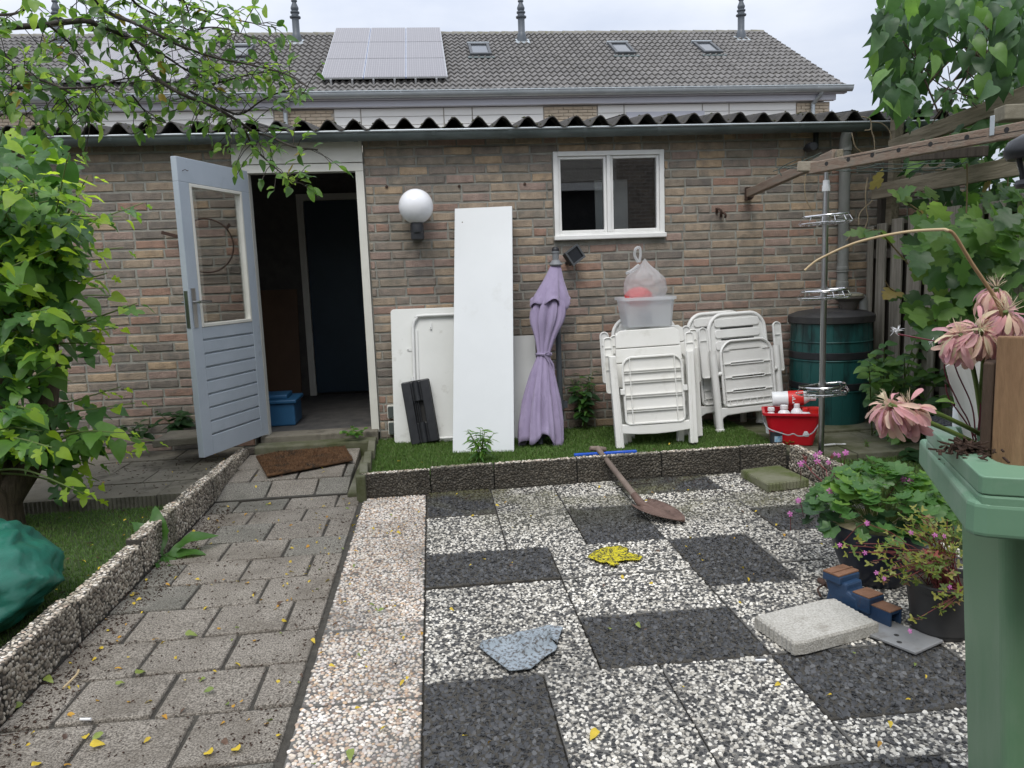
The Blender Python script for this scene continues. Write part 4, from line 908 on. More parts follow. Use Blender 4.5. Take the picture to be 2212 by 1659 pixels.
t = MB(); t.tube([(.945,5.80,1.10),(.945,5.78,.32)], .0215, 12); mast = t.build('mast', M_pole, par, smooth=.9)
t = MB(); t.tube([(.945,5.78,.36),(.945,5.78,.29)], .032, 12); t.cbox((.98,5.775,.325),(.035,.03,.05)); t.build('joint', M_pole, mast, smooth=.7)
t = MB(); t.tube(curve([(.945,5.78,.31),(.95,5.78,.22),(.935,5.76,.10)]), .022, 12); t.build('mast_foot', M_pole, mast, smooth=.9)
t = MB(); t.tube([spine(TZ+.01), spine(.5)], .018, 10); t.build('lower_pole', M_pole, par, smooth=.9)

# ---------------------------------------------------------------- folding garden chairs
M_plast = pmat('white_garden_plastic', [(.74,.735,.69),(.80,.795,.76)], scale=4, rough=.38, dirt=(.50,.48,.42), dscale=7, dlo=.58, dhi=.9)
M_plast2 = pmat('white_garden_plastic_cool', [(.72,.72,.70),(.79,.79,.77)], scale=4, rough=.36, dirt=(.46,.45,.41), dscale=7, dlo=.58, dhi=.9)
def make_chair(style, label):
    r = thing('folding_chair', label, 'chair', (0,0,0), group='white plastic folding garden chairs stacked on the turf'); P = M_plast if style == 'square' else M_plast2
    B = lambda t, n, par=r, **k: t.build(n, P, par, local=True, **k)
    if style == 'square':
        for s in (-1, 1):
            t = MB(); t.prism([(s*.288,.012),(s*.232,.012),(s*.250,.66),(s*.298,.66)], -.028, .028, 'xz'); lg = B(t, 'front_leg', bevel=.006)
            t = MB(); t.box(min(s*.275,s*.245), max(s*.275,s*.245), -.018, .018, .0, .012); t.build('foot_cap', M_blackrub, lg, local=True)
            t = MB(); t.prism([(s*.255,.012),(s*.243,.012),(s*.262,.655),(s*.272,.655)], -.033, -.0285, 'xz'); t.build('leg_rib', P, lg, local=True, bevel=.002)
            t = MB(); t.prism([(s*.225,.0),(s*.175,.0),(s*.235,.60),(s*.268,.60)], .12, .165, 'xz'); B(t, 'rear_leg', bevel=.006)
            o0, o1 = sorted((s*.262, s*.318)); t = MB(); t.prism(rrect(o0, o1, .40, .79, [.02,.018,.018,.02]), .045, .062, 'xz'); am = B(t, 'armrest', bevel=.004)
            t = MB(); t.tube([(x, .04, z) for x, z in rrect(o0, o1, .40, .79, .018, 3)], .0055, 5, closed=True)
            for z in (.715,.66,.56): t.box(o0,o1,.037,.046,z,z+.005)
            t.build('armrest_rim', P, am, local=True, smooth=.9)
        cb = [(-.24,.112),(-.12,.100),(0,.096),(.12,.100),(.24,.112),(.246,.178),(.12,.166),(0,.162),(-.12,.166),(-.246,.178)]
        t = MB(); t.prism(cb, -.022, .022, 'xz'); B(t, 'cross_bar', bevel=.006)
        out_ = rrect(-.205, .205, .175, .63, [.03,.06,.06,.03], 5); out_ = [(x*(1+.05*(z-.175)), z+(.02*(1-(x/.2)**2) if z > .5 else 0)) for x, z in out_]
        t = MB(); t.prism(out_, -.012, .0, 'xz'); seat = B(t, 'seat', bevel=.003)
        t = MB(); t.tube([(x, -.022, z) for x, z in out_], .0085, 6, closed=True); t.build('seat_rim', P, seat, local=True, smooth=.9)
        for x in (-.158, .158):
            t = MB(); t.box(x-.003, x+.003, -.03, -.011, .185, .635); t.build('seat_rib', P, seat, local=True)
        for z in (.30, .40, .50, .57):
            for dz in (0, .015):
                t = MB(); t.box(-.2, .2, -.026, -.011, z-.04+dz, z-.036+dz); t.build('seat_rib', P, seat, local=True)
        for s in (-1, 1):
            t = MB(); t.box(min(s*.205,s*.235), max(s*.205,s*.235), -.04, -.005, .385, .425); t.build('seat_clip', P, seat, local=True, bevel=.003)
        xs0 = [(.44,.245),(.83,.225)]
        zs_ = [(.43,.60),(.606,.705),(.711,.835)]
        for k, (a, c_) in enumerate(zs_):
            wa = .247-.02*(a-.43)/.4; wb = .247-.02*(c_-.43)/.4
            o_ = [(-wa,a),(wa,a)] + ([(wb,c_-.03),(wb-.03,c_),(-wb+.03,c_),(-wb,c_-.03)] if k == 2 else [(wb,c_),(-wb,c_)])
            t = MB(); t.prism(o_, .07, .092, 'xz'); B(t, 'back_slat', bevel=.005)
        t = MB(); t.box(-.225,.225,.088,.10,.45,.82); B(t, 'back_shell', bevel=.004)
    else:
        for s in (-1, 1):
            t = MB(); t.tube([(s*.262,0,.004),(s*.268,0,.62)], [.029,.027], 12); lg = B(t, 'front_leg', smooth=.7)
            t = MB(); t.lathe([(.031,0),(.034,.004),(.034,.02),(.03,.024)], 14, (s*.262,0,0)); t.build('foot_cap', P, lg, local=True, smooth=.6)
            t = MB(); t.tube([(s*.20,.14,.004),(s*.232,.13,.60)], .024, 10); B(t, 'rear_leg', smooth=.7)
            o0, o1 = sorted((s*.285, s*.345)); t = MB(); t.prism(rrect(o0, o1, .42, .80, [.01,.029,.029,.01], 6), .04, .058, 'xz'); am = B(t, 'armrest', bevel=.003)
            t = MB(); t.tube([(x, .036, z) for x, z in rrect(o0, o1, .42, .80, [.01,.029,.029,.01], 6)], .006, 6, closed=True); t.box(o0,o1,.032,.042,.70,.706); t.build('armrest_rim', P, am, local=True, smooth=.9)
            t = MB(); t.lathe([(.016,-.012),(.018,0),(.012,.012),(.0001,.014)], 10, (s*.236,-.02,.44), M=Matrix.Rotation(RAD(90*s),3,'Y')); B(t, 'pivot', smooth=.8)
        cb = [(-.262,.06),(-.235,.105),(-.20,.122),(0,.128),(.20,.122),(.235,.105),(.262,.06),(.262,.185),(.1,.176),(-.1,.176),(-.262,.185)]
        t = MB(); t.prism(cb, -.024, .024, 'xz'); B(t, 'cross_bar', bevel=.008)
        X = .215; t = MB(); out_ = rrect(-X, X, .19, .675, [.03,.10,.10,.03], 7); out_ = [(x, z+(.012*(1-(x/X)**2) if z > .6 else 0)) for x, z in out_]
        slots = (.615, .51, .405, .30)
        bands = [(.192, slots[3]-.007)] + [(slots[k]+.007, slots[k-1]-.007) for k in (3, 2, 1)]
        for a, c_ in bands: t.box(-X+.002, X-.002, -.012, 0, a, c_)
        for z in slots[1:]:
            for s in (-1, 1): t.box(min(s*.14, s*(X-.002)), max(s*.14, s*(X-.002)), -.012, 0, z-.007, z+.007)
        t.prism([(x, z) for x, z in out_ if z > .608], -.012, 0, 'xz'); seat = B(t, 'seat')
        t = MB(); t.tube([(x, -.02, z) for x, z in out_], .011, 7, closed=True); t.build('seat_rim', P, seat, local=True, smooth=.9)
        for z in slots[1:]:
            t = MB(); t.tube([(x, -.018, q+.010*(1-(x/.14)**2)) for x, q in rrect(-.14, .14, z-.009, z+.009, .0085, 4)], .0045, 5, closed=True); t.build('slot_rim', P, seat, local=True, smooth=.9)
        for z in (.615,.51,.405,.30,.24):
            for s in (-1, 1):
                if z == .24: continue
                t = MB(); t.box(min(s*.14,s*X), max(s*.14,s*X), -.024, -.011, z-.0025, z+.0025); t.build('seat_rib', P, seat, local=True)
        t = MB(); t.box(-X+.01,X-.01,-.024,-.0125,.232,.2365); t.build('seat_rib', P, seat, local=True)
        for q in range(7):
            t = MB(); t.box(-.17+q*.056,-.166+q*.056,-.024,-.0125,.20,.232); t.build('seat_rib', P, seat, local=True)
        for s in (-1, 1):
            t = MB(); t.box(s*.196-.0025,s*.196+.0025,-.024,-.0125,.20,.60); t.build('seat_rib', P, seat, local=True)
        bo_ = rrect(-.235, .235, .43, .885, [.02,.11,.11,.02], 7); bo_ = [(x*(1.05-.12*(z-.43)), z+(.012*(1-(x/.22)**2) if z > .8 else 0)) for x, z in bo_]
        t = MB(); t.prism(bo_, .085, .10, 'xz'); bk = B(t, 'backrest', bevel=.004)
        t = MB(); t.tube([(x, .086, z) for x, z in bo_], .0155, 8, closed=True); t.build('back_rim', P, bk, local=True, smooth=.9)
        for z in (.785, .70):
            t = MB(); t.prism(rrect(-.14,.14,z-.005,z+.005,.0045,3), .082, .0845, 'xz'); t.build('back_slot', M_blackrub, bk, local=True)
        for (a, c_) in ((.795,.86),(.712,.776),(.62,.69)):
            t = MB(); t.prism(rrect(-.19,.19,a,c_,.02,4), .074, .084, 'xz'); t.build('back_slat', P, bk, local=True, bevel=.004)
    return r
sq = make_chair('square', 'foremost white plastic folding chair with flat slats under the storage box')
rd = make_chair('round', 'rounded white plastic folding chair in front at the right, beside the red bucket')
def place(o, x, y, lean, roll, yaw, z=TZ): o.location = (x, y, z); o.rotation_euler = (RAD(lean), RAD(roll), RAD(yaw)); return o
place(sq, 1.522, 5.17, -7, -1.7, -4)
c2 = copy_tree(sq); c2['label'] = 'flat slatted white folding chair just behind the one under the storage box'; place(c2, 1.625, 5.36, -7, -2.2, -3)
c3 = copy_tree(rd); c3['label'] = 'rounded white folding chair hindmost in the left stack, almost hidden'; place(c3, 1.62, 5.58, -7, -2, -3)
place(rd, 2.395, 5.60, -7.5, -1.2, 10); rd.scale = (1.03,1,1)
c4 = copy_tree(rd); c4['label'] = 'rounded white folding chair at the left behind the one beside the red bucket'; place(c4, 2.27, 5.72, -6.5, -1.5, 9)

# storage box and bag on the chairs
M_tub = bpy.data.materials.new('frosted_plastic'); M_tub.use_nodes = True
_n = M_tub.node_tree.nodes; _l = M_tub.node_tree.links.new; _b = _n['Principled BSDF']; _b.inputs['Base Color'].default_value = (.90,.91,.92,1); _b.inputs['Roughness'].default_value = .35
_t = _n.new('ShaderNodeBsdfTransparent'); _t.inputs['Color'].default_value = (.93,.95,.96,1); _tl = _n.new('ShaderNodeBsdfTranslucent'); _tl.inputs['Color'].default_value = (.93,.94,.95,1)
_m0 = _n.new('ShaderNodeMixShader'); _m0.inputs[0].default_value = .55; _l(_b.outputs[0], _m0.inputs[1]); _l(_tl.outputs[0], _m0.inputs[2])
_m = _n.new('ShaderNodeMixShader'); _m.inputs[0].default_value = .48; _l(_m0.outputs[0], _m.inputs[1]); _l(_t.outputs[0], _m.inputs[2]); _l(_m.outputs[0], _n['Material Output'].inputs['Surface'])
M_bag = M_tub.copy(); M_bag.name = 'thin_white_plastic_film'; M_bag.node_tree.nodes['Mix Shader.001'].inputs[0].default_value = .58
M_bag.node_tree.nodes['Principled BSDF'].inputs['Roughness'].default_value = .22
for m_, sc_, st_ in ((M_bag, 13, .9), (M_tub, 60, .1)):
    n_ = m_.node_tree.nodes; z_ = n_.new('ShaderNodeTexNoise'); z_.inputs['Scale'].default_value = sc_; z_.inputs['Detail'].default_value = 5; z_.inputs['Distortion'].default_value = 1.2; g_ = n_.new('ShaderNodeNewGeometry'); u_ = n_.new('ShaderNodeBump'); u_.inputs['Strength'].default_value = st_; u_.inputs['Distance'].default_value = .02
    m_.node_tree.links.new(g_.outputs['Position'], z_.inputs['Vector']); m_.node_tree.links.new(z_.outputs['Fac'], u_.inputs['Height']); m_.node_tree.links.new(u_.outputs['Normal'], n_['Principled BSDF'].inputs['Normal'])
BY = 5.42; q0, q1 = at(1359,708,Y=BY), at(1455,701,Y=BY); r0, r1 = at(1346,645,Y=BY), at(1463,638,Y=BY)
zb, zt_ = (q0.z+q1.z)/2-.005, (r0.z+r1.z)/2
tub = thing('storage_box', 'frosted plastic storage box standing on top of the stacked white chairs', 'box', ((q0.x+q1.x)/2, BY, zb))
cx0, cx1, tx0, tx1 = q0.x, q1.x, r0.x+.012, r1.x-.012
def shell(x0, x1, y0, y1, X0, X1, Y0, Y1, z0, z1, th, n=5, rb=.03, rt=.04):
    b_ = rrect(x0,x1,y0,y1,rb,n); t_ = rrect(X0,X1,Y0,Y1,rt,n); bi = rrect(x0+th,x1-th,y0+th,y1-th,rb,n); ti = rrect(X0+th,X1-th,Y0+th,Y1-th,rt,n); m = len(b_)
    vs = [(a,c,z0) for a,c in b_]+[(a,c,z1) for a,c in t_]+[(a,c,z0+th) for a,c in bi]+[(a,c,z1) for a,c in ti]
    fs = [(k,(k+1)%m,m+(k+1)%m,m+k) for k in range(m)]+[(m+k,m+(k+1)%m,3*m+(k+1)%m,3*m+k) for k in range(m)]+[(3*m+k,3*m+(k+1)%m,2*m+(k+1)%m,2*m+k) for k in range(m)]
    return vs, fs+[tuple(range(m-1,-1,-1)), tuple(2*m+k for k in range(m))]
t = MB(); t.add(*shell(cx0, cx1, BY+.02, BY+.25, tx0, tx1, BY, BY+.28, zb, zt_-.012, .003)); t.build('tub', M_tub, tub, smooth=.6)
t = MB(); rim_o = rrect(r0.x, r1.x, BY-.022, BY+.302, .045, 5); rim_i = rrect(tx0+.004, tx1-.004, BY+.004, BY+.276, .04, 5); m = len(rim_o)
t.add([(a,c,zt_-.022) for a,c in rim_o]+[(a,c,zt_) for a,c in rim_o]+[(a,c,zt_) for a,c in rim_i]+[(a,c,zt_-.022) for a,c in rim_i],
      [(k+j*m,(k+1)%m+j*m,(k+1)%m+((j+1)%4)*m,k+((j+1)%4)*m) for j in range(4) for k in range(m)]); t.build('rim', M_tub, tub, smooth=.5)
t = MB(); t.prism([(cx0+.09,zb+.01),(cx0+.20,zb+.01),(cx0+.19,zb+.11),(cx0+.15,zb+.13),(cx0+.10,zb+.10)], BY+.07, BY+.17, 'xz'); props(t.build('dark_bottle', pmat('slate_blue', [(.03,.055,.10),(.05,.085,.14)], rough=.5), bevel=.02), 'dark blue container lying inside the frosted storage box', 'container')
BG = Vector(((r0.x+r1.x)/2-.005, BY+.13, zt_-.05)); bag = thing('carrier_bag', 'knotted thin white plastic bag in the storage box on the chairs', 'bag', BG)
def lump(o_, rx, ry, rz, fn, n=40, m=28, name='', mat=None, parent=None, zlo=-1, jit=.12, sd_=0):
    b = MB(); vs = []
    for k in range(m+1):
        ph = -math.pi/2+math.pi*k/m
        for j in range(n):
            a = 2*math.pi*j/n; p = Vector((math.cos(ph)*math.cos(a), math.cos(ph)*math.sin(a), math.sin(ph)))
            q = fn(p, a, ph); vs.append((o_[0]+p.x*rx*q[0], o_[1]+p.y*ry*q[0], o_[2]+p.z*rz*q[1]))
    b.add(vs, [(k*n+j, k*n+(j+1)%n, (k+1)*n+(j+1)%n, (k+1)*n+j) for k in range(m) for j in range(n)]); return b.build(name, mat, parent, smooth=4)
def bagfn(p, a, ph):
    top = max(0, math.sin(ph)); neck = 1-.75*top**4; cr_ = 1+.07*mnoise.noise(p*2.3)+(.10*math.sin(11*a+3*p.z)*top**2)+.05*mnoise.noise(p*6)
    return (cr_*neck, 1+.28*top**8)
lump(BG+Vector((.005,0,.12)), .155, .125, .16, bagfn, 64, 36, 'bag_film', M_bag, bag)
nk = BG+Vector((-.05,-.02,.30)); t = MB(); t.tube(curve([nk, nk+Vector((-.025,0,.05)), nk+Vector((-.02,-.01,.095)), nk+Vector((.01,0,.105)), nk+Vector((.018,0,.06)), nk+Vector((.008,0,.0))]), [.010]*41, 6); t.tube(curve([nk+Vector((0,-.01,-.02)), nk+Vector((-.06,-.03,-.06)), nk+Vector((-.10,-.05,-.075))]), .012, 6); t.build('bag_handle', M_tub, bag, smooth=.9)
lump(BG+Vector((-.045,0,.045)), .10, .09, .075, lambda p,a,ph: (1+.12*mnoise.noise(p*3),)*2, 24, 14, 'red_bundle', pmat('coral_red_cloth', [(.62,.07,.075),(.75,.12,.11)], scale=15, rough=.8, bump=.6, bscale=60)); props(bpy.data.objects['red_bundle'], 'coral red bundle showing through the thin white bag', 'bundle')

# ---------------------------------------------------------------- red bucket, bottles, paint tin, small strip
M_red = pmat('red_plastic', [(.48,.006,.016),(.56,.012,.022)], scale=5, rough=.33, coat=.1, dirt=(.38,.02,.02), dscale=9, dlo=.6, dhi=.85)
M_wbot = pmat('white_bottle', [(.74,.75,.76),(.80,.81,.82)], rough=.3); M_clearbot = pmat('milky_bottle', [(.62,.64,.66),(.70,.72,.74)], rough=.25); M_redcap = pmat('red_cap', [(.62,.02,.02),(.70,.04,.03)], rough=.35)
bk = thing('bucket', 'red rectangular bucket with wire handle full of cleaning bottles on the turf', 'bucket', (2.47, 5.05, TZ), rot=None)
BMX = Matrix.Translation((2.465, 5.08, TZ)) @ Matrix.Rotation(RAD(-22), 4, 'Z')
vs, fs = shell(-.135,.135,-.10,.10,-.185,.185,-.135,.135,0,.225,.005,5,.03,.035); t = MB(); t.add([BMX @ Vector(v) for v in vs], fs); t.build('body', M_red, bk, smooth=.6)
t = MB(); ro_ = rrect(-.20,.20,-.148,.148,.04,5); ri_ = rrect(-.183,.183,-.133,.133,.035,5); m = len(ro_)
t.add([BMX @ Vector((a,c,z)) for a,c,z in [(a,c,.212) for a,c in ro_]+[(a,c,.228) for a,c in ro_]+[(a,c,.228) for a,c in ri_]+[(a,c,.212) for a,c in ri_]], [(k+j*m,(k+1)%m+j*m,(k+1)%m+((j+1)%4)*m,k+((j+1)%4)*m) for j in range(4) for k in range(m)]); t.build('rim', M_red, bk, smooth=.5)
t = MB(); t.tube(curve([BMX @ Vector(p) for p in ((-.195,-.03,.20),(-.17,-.14,.13),(-.07,-.172,.095),(-.03,-.172,.085),(0,-.174,.095),(.04,-.174,.08),(.12,-.165,.10),(.175,-.15,.19),(.165,-.13,.215))], 6), .0042, 6); t.build('wire_handle', M_zinclight, bk, smooth=.9)
def bottle(loc, r, h_, mat, capm, lab, M=None, name='bottle', cap_r=.4, shoulder=.72):
    o = thing(name, lab, 'bottle', loc, 'cleaning bottles in the red bucket'); MM = Matrix.Translation(loc) @ (M or Matrix())
    def P(pr): 
        t_ = MB(); t_.lathe(pr, 20); t_.v = [tuple(MM @ Vector(v)) for v in t_.v]; return t_
    P([(r*.95,0),(r,.008),(r,h_*.2),(r*.95,h_*.25),(r,h_*.3),(r,h_*shoulder),(r*.85,h_*(shoulder+.08)),(r*.45,h_*.92),(r*cap_r,h_*.93)]).build('body', mat, o, smooth=.6)
    P([(r*cap_r*1.15,h_*.935),(r*cap_r*1.15,h_*1.06),(r*cap_r*.9,h_*1.075),(.0001,h_*1.075)]).build('cap', capm, o, smooth=.5); return o, MM
def inb(x, y, z): return BMX @ Vector((x, y, z))
RY90 = Matrix.Rotation(RAD(90), 4, 'Y')
bo1, MM = bottle(inb(-.13,.03,.30), .052, .27, M_wbot, M_wbot, 'white bottle with a red label lying across the top of the red bucket', Matrix.Rotation(RAD(-22),4,'Z') @ Matrix.Rotation(RAD(87),4,'Y'))
t = MB(); t.lathe([(.0535,.105),(.0537,.106),(.0537,.205),(.0535,.206)], 20); t.v = [tuple(MM @ Vector(v)) for v in t.v]; t.build('label', M_redcap, bo1, smooth=.6)
t = MB(); [t.box(-.03+.012*q,-.022+.012*q,-.0545,-.0537,.13,.135+.008*(q%3)) for q in range(5)]; t.v = [tuple(MM @ Vector(v)) for v in t.v]; t.build('label_print', M_wbot, bo1)
bottle(inb(-.055,-.06,.075), .045, .185, M_wbot, M_wbot, 'white bottle with a wide white cap at the front of the red bucket', cap_r=.5)
bottle(inb(.03,-.03,.085), .042, .18, M_wbot, M_wbot, 'white bottle with a small white cap in the middle of the red bucket')
bottle(inb(.085,-.07,.065), .047, .18, M_clearbot, M_redcap, 'milky bottle with a red cap at the front of the red bucket')
bottle(inb(-.14,-.04,.07), .034, .17, M_wbot, M_wbot, 'slim white bottle in the left corner of the red bucket', cap_r=.6)
tb = thing('tub', 'small red tub in the right corner of the red bucket', 'tub', inb(.14,.02,.14)); t = MB(); t.lathe([(.04,0),(.045,.09),(.047,.092),(.047,.105),(.0001,.107)], 18, inb(.14,.02,.14)); t.build('body', M_redcap, tb, smooth=.6)
pt = thing('paint_tin', 'small dark paint tin with blue label left of the red bucket', 'tin', (2.33, 5.05, TZ)); t = MB(); t.lathe([(.040,0),(.041,.004),(.041,.09),(.043,.092),(.043,.098),(.037,.098),(.036,.09)], 24, (2.325,5.02,TZ)); t.build('can', pmat('old_tin', [(.03,.04,.06),(.10,.10,.10)], scale=18, rough=.5, metal=.4), pt, smooth=.5)
t = MB(); n_ = 9; vs = [(2.325+.0418*math.cos(RAD(-130+q*11)), 5.02+.0418*math.sin(RAD(-130+q*11)), TZ+zz) for zz in (.03,.07) for q in range(n_)]; t.add(vs, [(q,q+1,n_+q+1,n_+q) for q in range(n_-1)]); t.build('label', pmat('blue_label', [(.10,.30,.50),(.5,.6,.65)], scale=60, rough=.5), pt)
bs = at(1240,983,Z=.105); be = at(1375,975,Z=.11); t = MB(); t.bar(bs, be, .03, .018); o = t.build('blue_strip', pmat('bright_blue_plastic', [(.02,.085,.50),(.03,.12,.60)], rough=.35), bevel=.004); props(o, 'long bright blue plastic strip lying behind the kerb under the spade handle', 'strip')
p = at(1475+915/3, 553+1225/3, Z=.1); t = MB(); t.bar(p, p+Vector((.085,.01,0)), .018, .008); t.bar(p+Vector((.085,.01,0)), p+Vector((.13,-.005,0)), .006, .005); t.tube([p+Vector((.14+.012*math.cos(a),-.005+.012*math.sin(a),0)) for a in np.linspace(0,6.28,10,endpoint=False)], .003, 5, closed=True); props(t.build('bottle_opener', M_wbot, bevel=.002), 'small white handled tool lying beside the chrome pole', 'tool')

# ---------------------------------------------------------------- chrome corner-shelf pole
sp = thing('shelf_pole', 'chrome shower caddy pole with three wire baskets standing on the turf', 'shelf pole', (2.462, 4.66, TZ))
px_, py_ = 2.462, 4.66
t = MB(); t.tube([(px_,py_,.09),(px_,py_,1.80)], .0185, 14); t.build('pole', M_steel, sp, smooth=.9)
t = MB(); t.tube([(px_,py_,1.80),(px_,py_,1.93)], .0135, 12); t.build('inner_pole', M_steel, sp, smooth=.9)
t = MB(); t.tube([(px_,py_,1.765),(px_,py_,1.80)], .024, 14); t.tube([(px_,py_,1.80),(px_,py_,1.832)], .0195, 14); t.build('collar', M_wbot, sp, smooth=.6)
def quarter(r, z, sc=1.0):
    pts = [(-.005,.05),(-.14,.04)]+[(-.155*math.cos(a)*sc, .03-.17*math.sin(a)*sc) for a in np.linspace(.15, math.pi-.15, 14)]+[(.14,.04)]
    return [(px_+x*r, py_+y*r-.0, z) for x, y in pts]
for z, tl_, ml in ((1.565, .05, -.02), (1.105, .045, .012), (.50, .05, .02)):
    def tilt(P_): return [(x, y, zz+(x-px_)*tl_) for x, y, zz in P_]
    t = MB(); b0 = tilt(quarter(.98, z+.045)); m = len(b0)
    vs = b0+[(x,y,zz+.013) for x,y,zz in b0]; t.add(vs, [(k,(k+1)%m,m+(k+1)%m,m+k) for k in range(m)]); bsk = t.build('wire_basket', M_chrome, sp, smooth=1.2); sdm = bsk.modifiers.new('thick','SOLIDIFY'); sdm.thickness = .0015
    t = MB(); rim_ = tilt(quarter(1.12, z+.012)); t.tube(rim_, .0024, 6, closed=True); low = tilt(quarter(1.0, z)); t.tube(low, .002, 5, closed=True)
    for k in range(0, m, 2): t.tube([b0[k], rim_[k], low[k]], .002, 4)
    for q in range(6):
        y = py_+.03-.033*q; xw = .15*math.sqrt(max(.05, 1-(q/6)**2)); t.tube(tilt([(px_-xw, y, z), (px_+xw, y, z)]), .0022, 4)
    for q in (-.09, 0, .09): t.tube(tilt([(px_+q, py_+.04, z-.003), (px_+q, py_-.13, z-.003)]), .0024, 4)
    t.build('basket_wires', M_chrome, bsk, smooth=.9)
    t = MB(); t.tube([(px_,py_,z+.02),(px_,py_,z+.075)], .0225, 12); t.build('clamp', M_steel, bsk, smooth=.6)

# ---------------------------------------------------------------- water butt
M_butt = pmat('green_plastic', [(.013,.075,.07),(.022,.105,.10)], scale=5, rough=.38, stretch=(1,1,.25), dirt=(.012,.035,.035), dscale=6, dlo=.5, dhi=.62, bump=.05)
wb = thing('water_butt', 'green plastic water butt with black lid in the corner by the fence', 'water butt', (3.08, 5.70, .105))
bc = (3.082, 5.72)
def bprof(z): return .288+.012*math.sin(math.pi*min(1,max(0,(z-.1)/.85))*.9)-.022*max(0,(.45-z)/.4)
zz = np.linspace(.105,.895,16); t = MB(); t.lathe([(bprof(z), z) for z in zz], 48, (*bc,0), wob=lambda a,z: -.004*(abs(math.sin(a*12)) < .12)); t.build('body', M_butt, wb, smooth=.5)
for z, hgt_ in ((.395,.055),(.63,.055)):
    t = MB(); t.lathe([(bprof(z)+.001,z-hgt_/2),(bprof(z)+.006,z-hgt_/2+.004),(bprof(z)+.006,z+hgt_/2-.004),(bprof(z)+.001,z+hgt_/2)], 48, (*bc,0)); t.build('band', M_dark, wb, smooth=.5)
for z in (.735,.885,.595,.36):
    t = MB(); t.tube([(bc[0]+(bprof(z)+.002)*math.cos(a), bc[1]+(bprof(z)+.002)*math.sin(a), z) for a in np.linspace(0,2*math.pi,48,endpoint=False)], .006, 6, closed=True); t.build('hoop_rib', M_butt, wb, smooth=.9)
for k in range(24):
    a = 2*math.pi*k/24+.09; t = MB(); t.tube([(bc[0]+(bprof(z)+.0)*math.cos(a), bc[1]+(bprof(z)+.0)*math.sin(a), z) for z in np.linspace(.12,.88,8)], .0028, 4)
    if math.sin(a) < .2: t.build('stave_line', M_butt, wb, smooth=.9)
M_lid = pmat('black_lid', [(.022,.022,.024),(.045,.044,.045)], scale=9, rough=.6, dirt=(.06,.058,.05), dscale=8, dlo=.5, dhi=.8)
t = MB(); t.lathe([(.302,.872),(.315,.878),(.317,.925),(.308,.935),(.25,.957),(.15,.972),(.0001,.976)], 48, (*bc,0)); t.build('lid', M_lid, wb, smooth=.5)
fu = thing('rain_funnel', 'small grey brown funnel dish resting on the black water butt lid', 'funnel', (3.17, 5.62, .965))
t = MB(); t.lathe([(.052,.965),(.06,.985),(.075,1.03),(.105,1.05),(.112,1.056),(.112,1.066),(.102,1.068)], 26, (3.17,5.62,0)); t.build('bowl', pmat('grey_brown_clay', [(.085,.075,.068),(.14,.125,.11)], scale=12, rough=.9), fu, smooth=.5)
t = MB(); t.lathe([(.103,1.069),(.106,1.074),(.10,1.084),(.07,1.088),(.0001,1.089)], 26, (3.17,5.62,0)); t.build('dish', pmat('mossy_dish', [(.16,.15,.11),(.28,.26,.20)], scale=20, rough=.9, dirt=(.08,.09,.03), dscale=14, dlo=.5, dhi=.7), fu, smooth=.5)

# ---------------------------------------------------------------- spade, cloths, mat, slabs, vise
M_wood = pmat('weathered_handle', [(.13,.10,.082),(.22,.17,.14)], scale=8, rough=.75, stretch=(1,1,1), bump=.2, bscale=40)
M_rustb = pmat('rusty_spade_steel', [(.10,.06,.048),(.19,.125,.10)], scale=9, rough=.6, metal=.2, bump=.15, dirt=(.05,.03,.022), dscale=12, dlo=.55, dhi=.72)
spd = thing('spade', 'old spade with wooden T handle leaning over the kerb, rusty blade on the patio', 'spade', (1.15, 3.9, 0))
A_, B_ = at(1291,969,Y=4.92), at(1386,1090,Z=.05); h0, h1 = A_+Vector((-.052,0,.004)), A_+Vector((.056,.01,-.012))
t = MB(); t.tube([h0, h0.lerp(h1,.3), h0.lerp(h1,.7), h1], [.016,.019,.019,.016], 10); t.build('t_handle', M_wood, spd, smooth=.9)
t = MB(); t.tube([A_, A_.lerp(B_,.12), B_], [.021,.0165,.0195], 12); t.build('shaft', M_wood, spd, smooth=.9)
tip = at(1457,1122,Z=.012); ax = (tip-B_); ax.z = 0; ax.normalize(); sd_ = Vector((-ax.y, ax.x, 0))
b = MB(); nu, nv = 12, 10; Lb = .265; c0 = B_+ax*.015
for i in range(nu+1):
    s = i/nu; wv = .098*math.sin(math.pi*min(1,(s*.86+.14))**.8)**.6*(1 if s < .97 else .7)
    for j in range(nv+1):
        q = (j/nv-.5)*2; pz = .048-.036*s+.022*q*q*(1-s*.4)+(.018*max(0,1-abs(q)*3)*(1-s)); pp = c0+ax*(s*Lb-.03*q*q*(1-s))+sd_*(q*wv); b.v.append((pp.x, pp.y, pz))
for i in range(nu):
    for j in range(nv): b.f.append((i*(nv+1)+j, (i+1)*(nv+1)+j, (i+1)*(nv+1)+j+1, i*(nv+1)+j+1)); b.m.append(0)
bl = b.build('blade', M_rustb, spd, smooth=4); m_ = bl.modifiers.new('thick','SOLIDIFY'); m_.thickness = .003
t = MB(); t.tube([A_.lerp(B_,.86), B_, c0+ax*.09+Vector((0,0,-.012))], [.021,.024,.008], 10); t.build('socket', M_rustb, spd, smooth=.9)

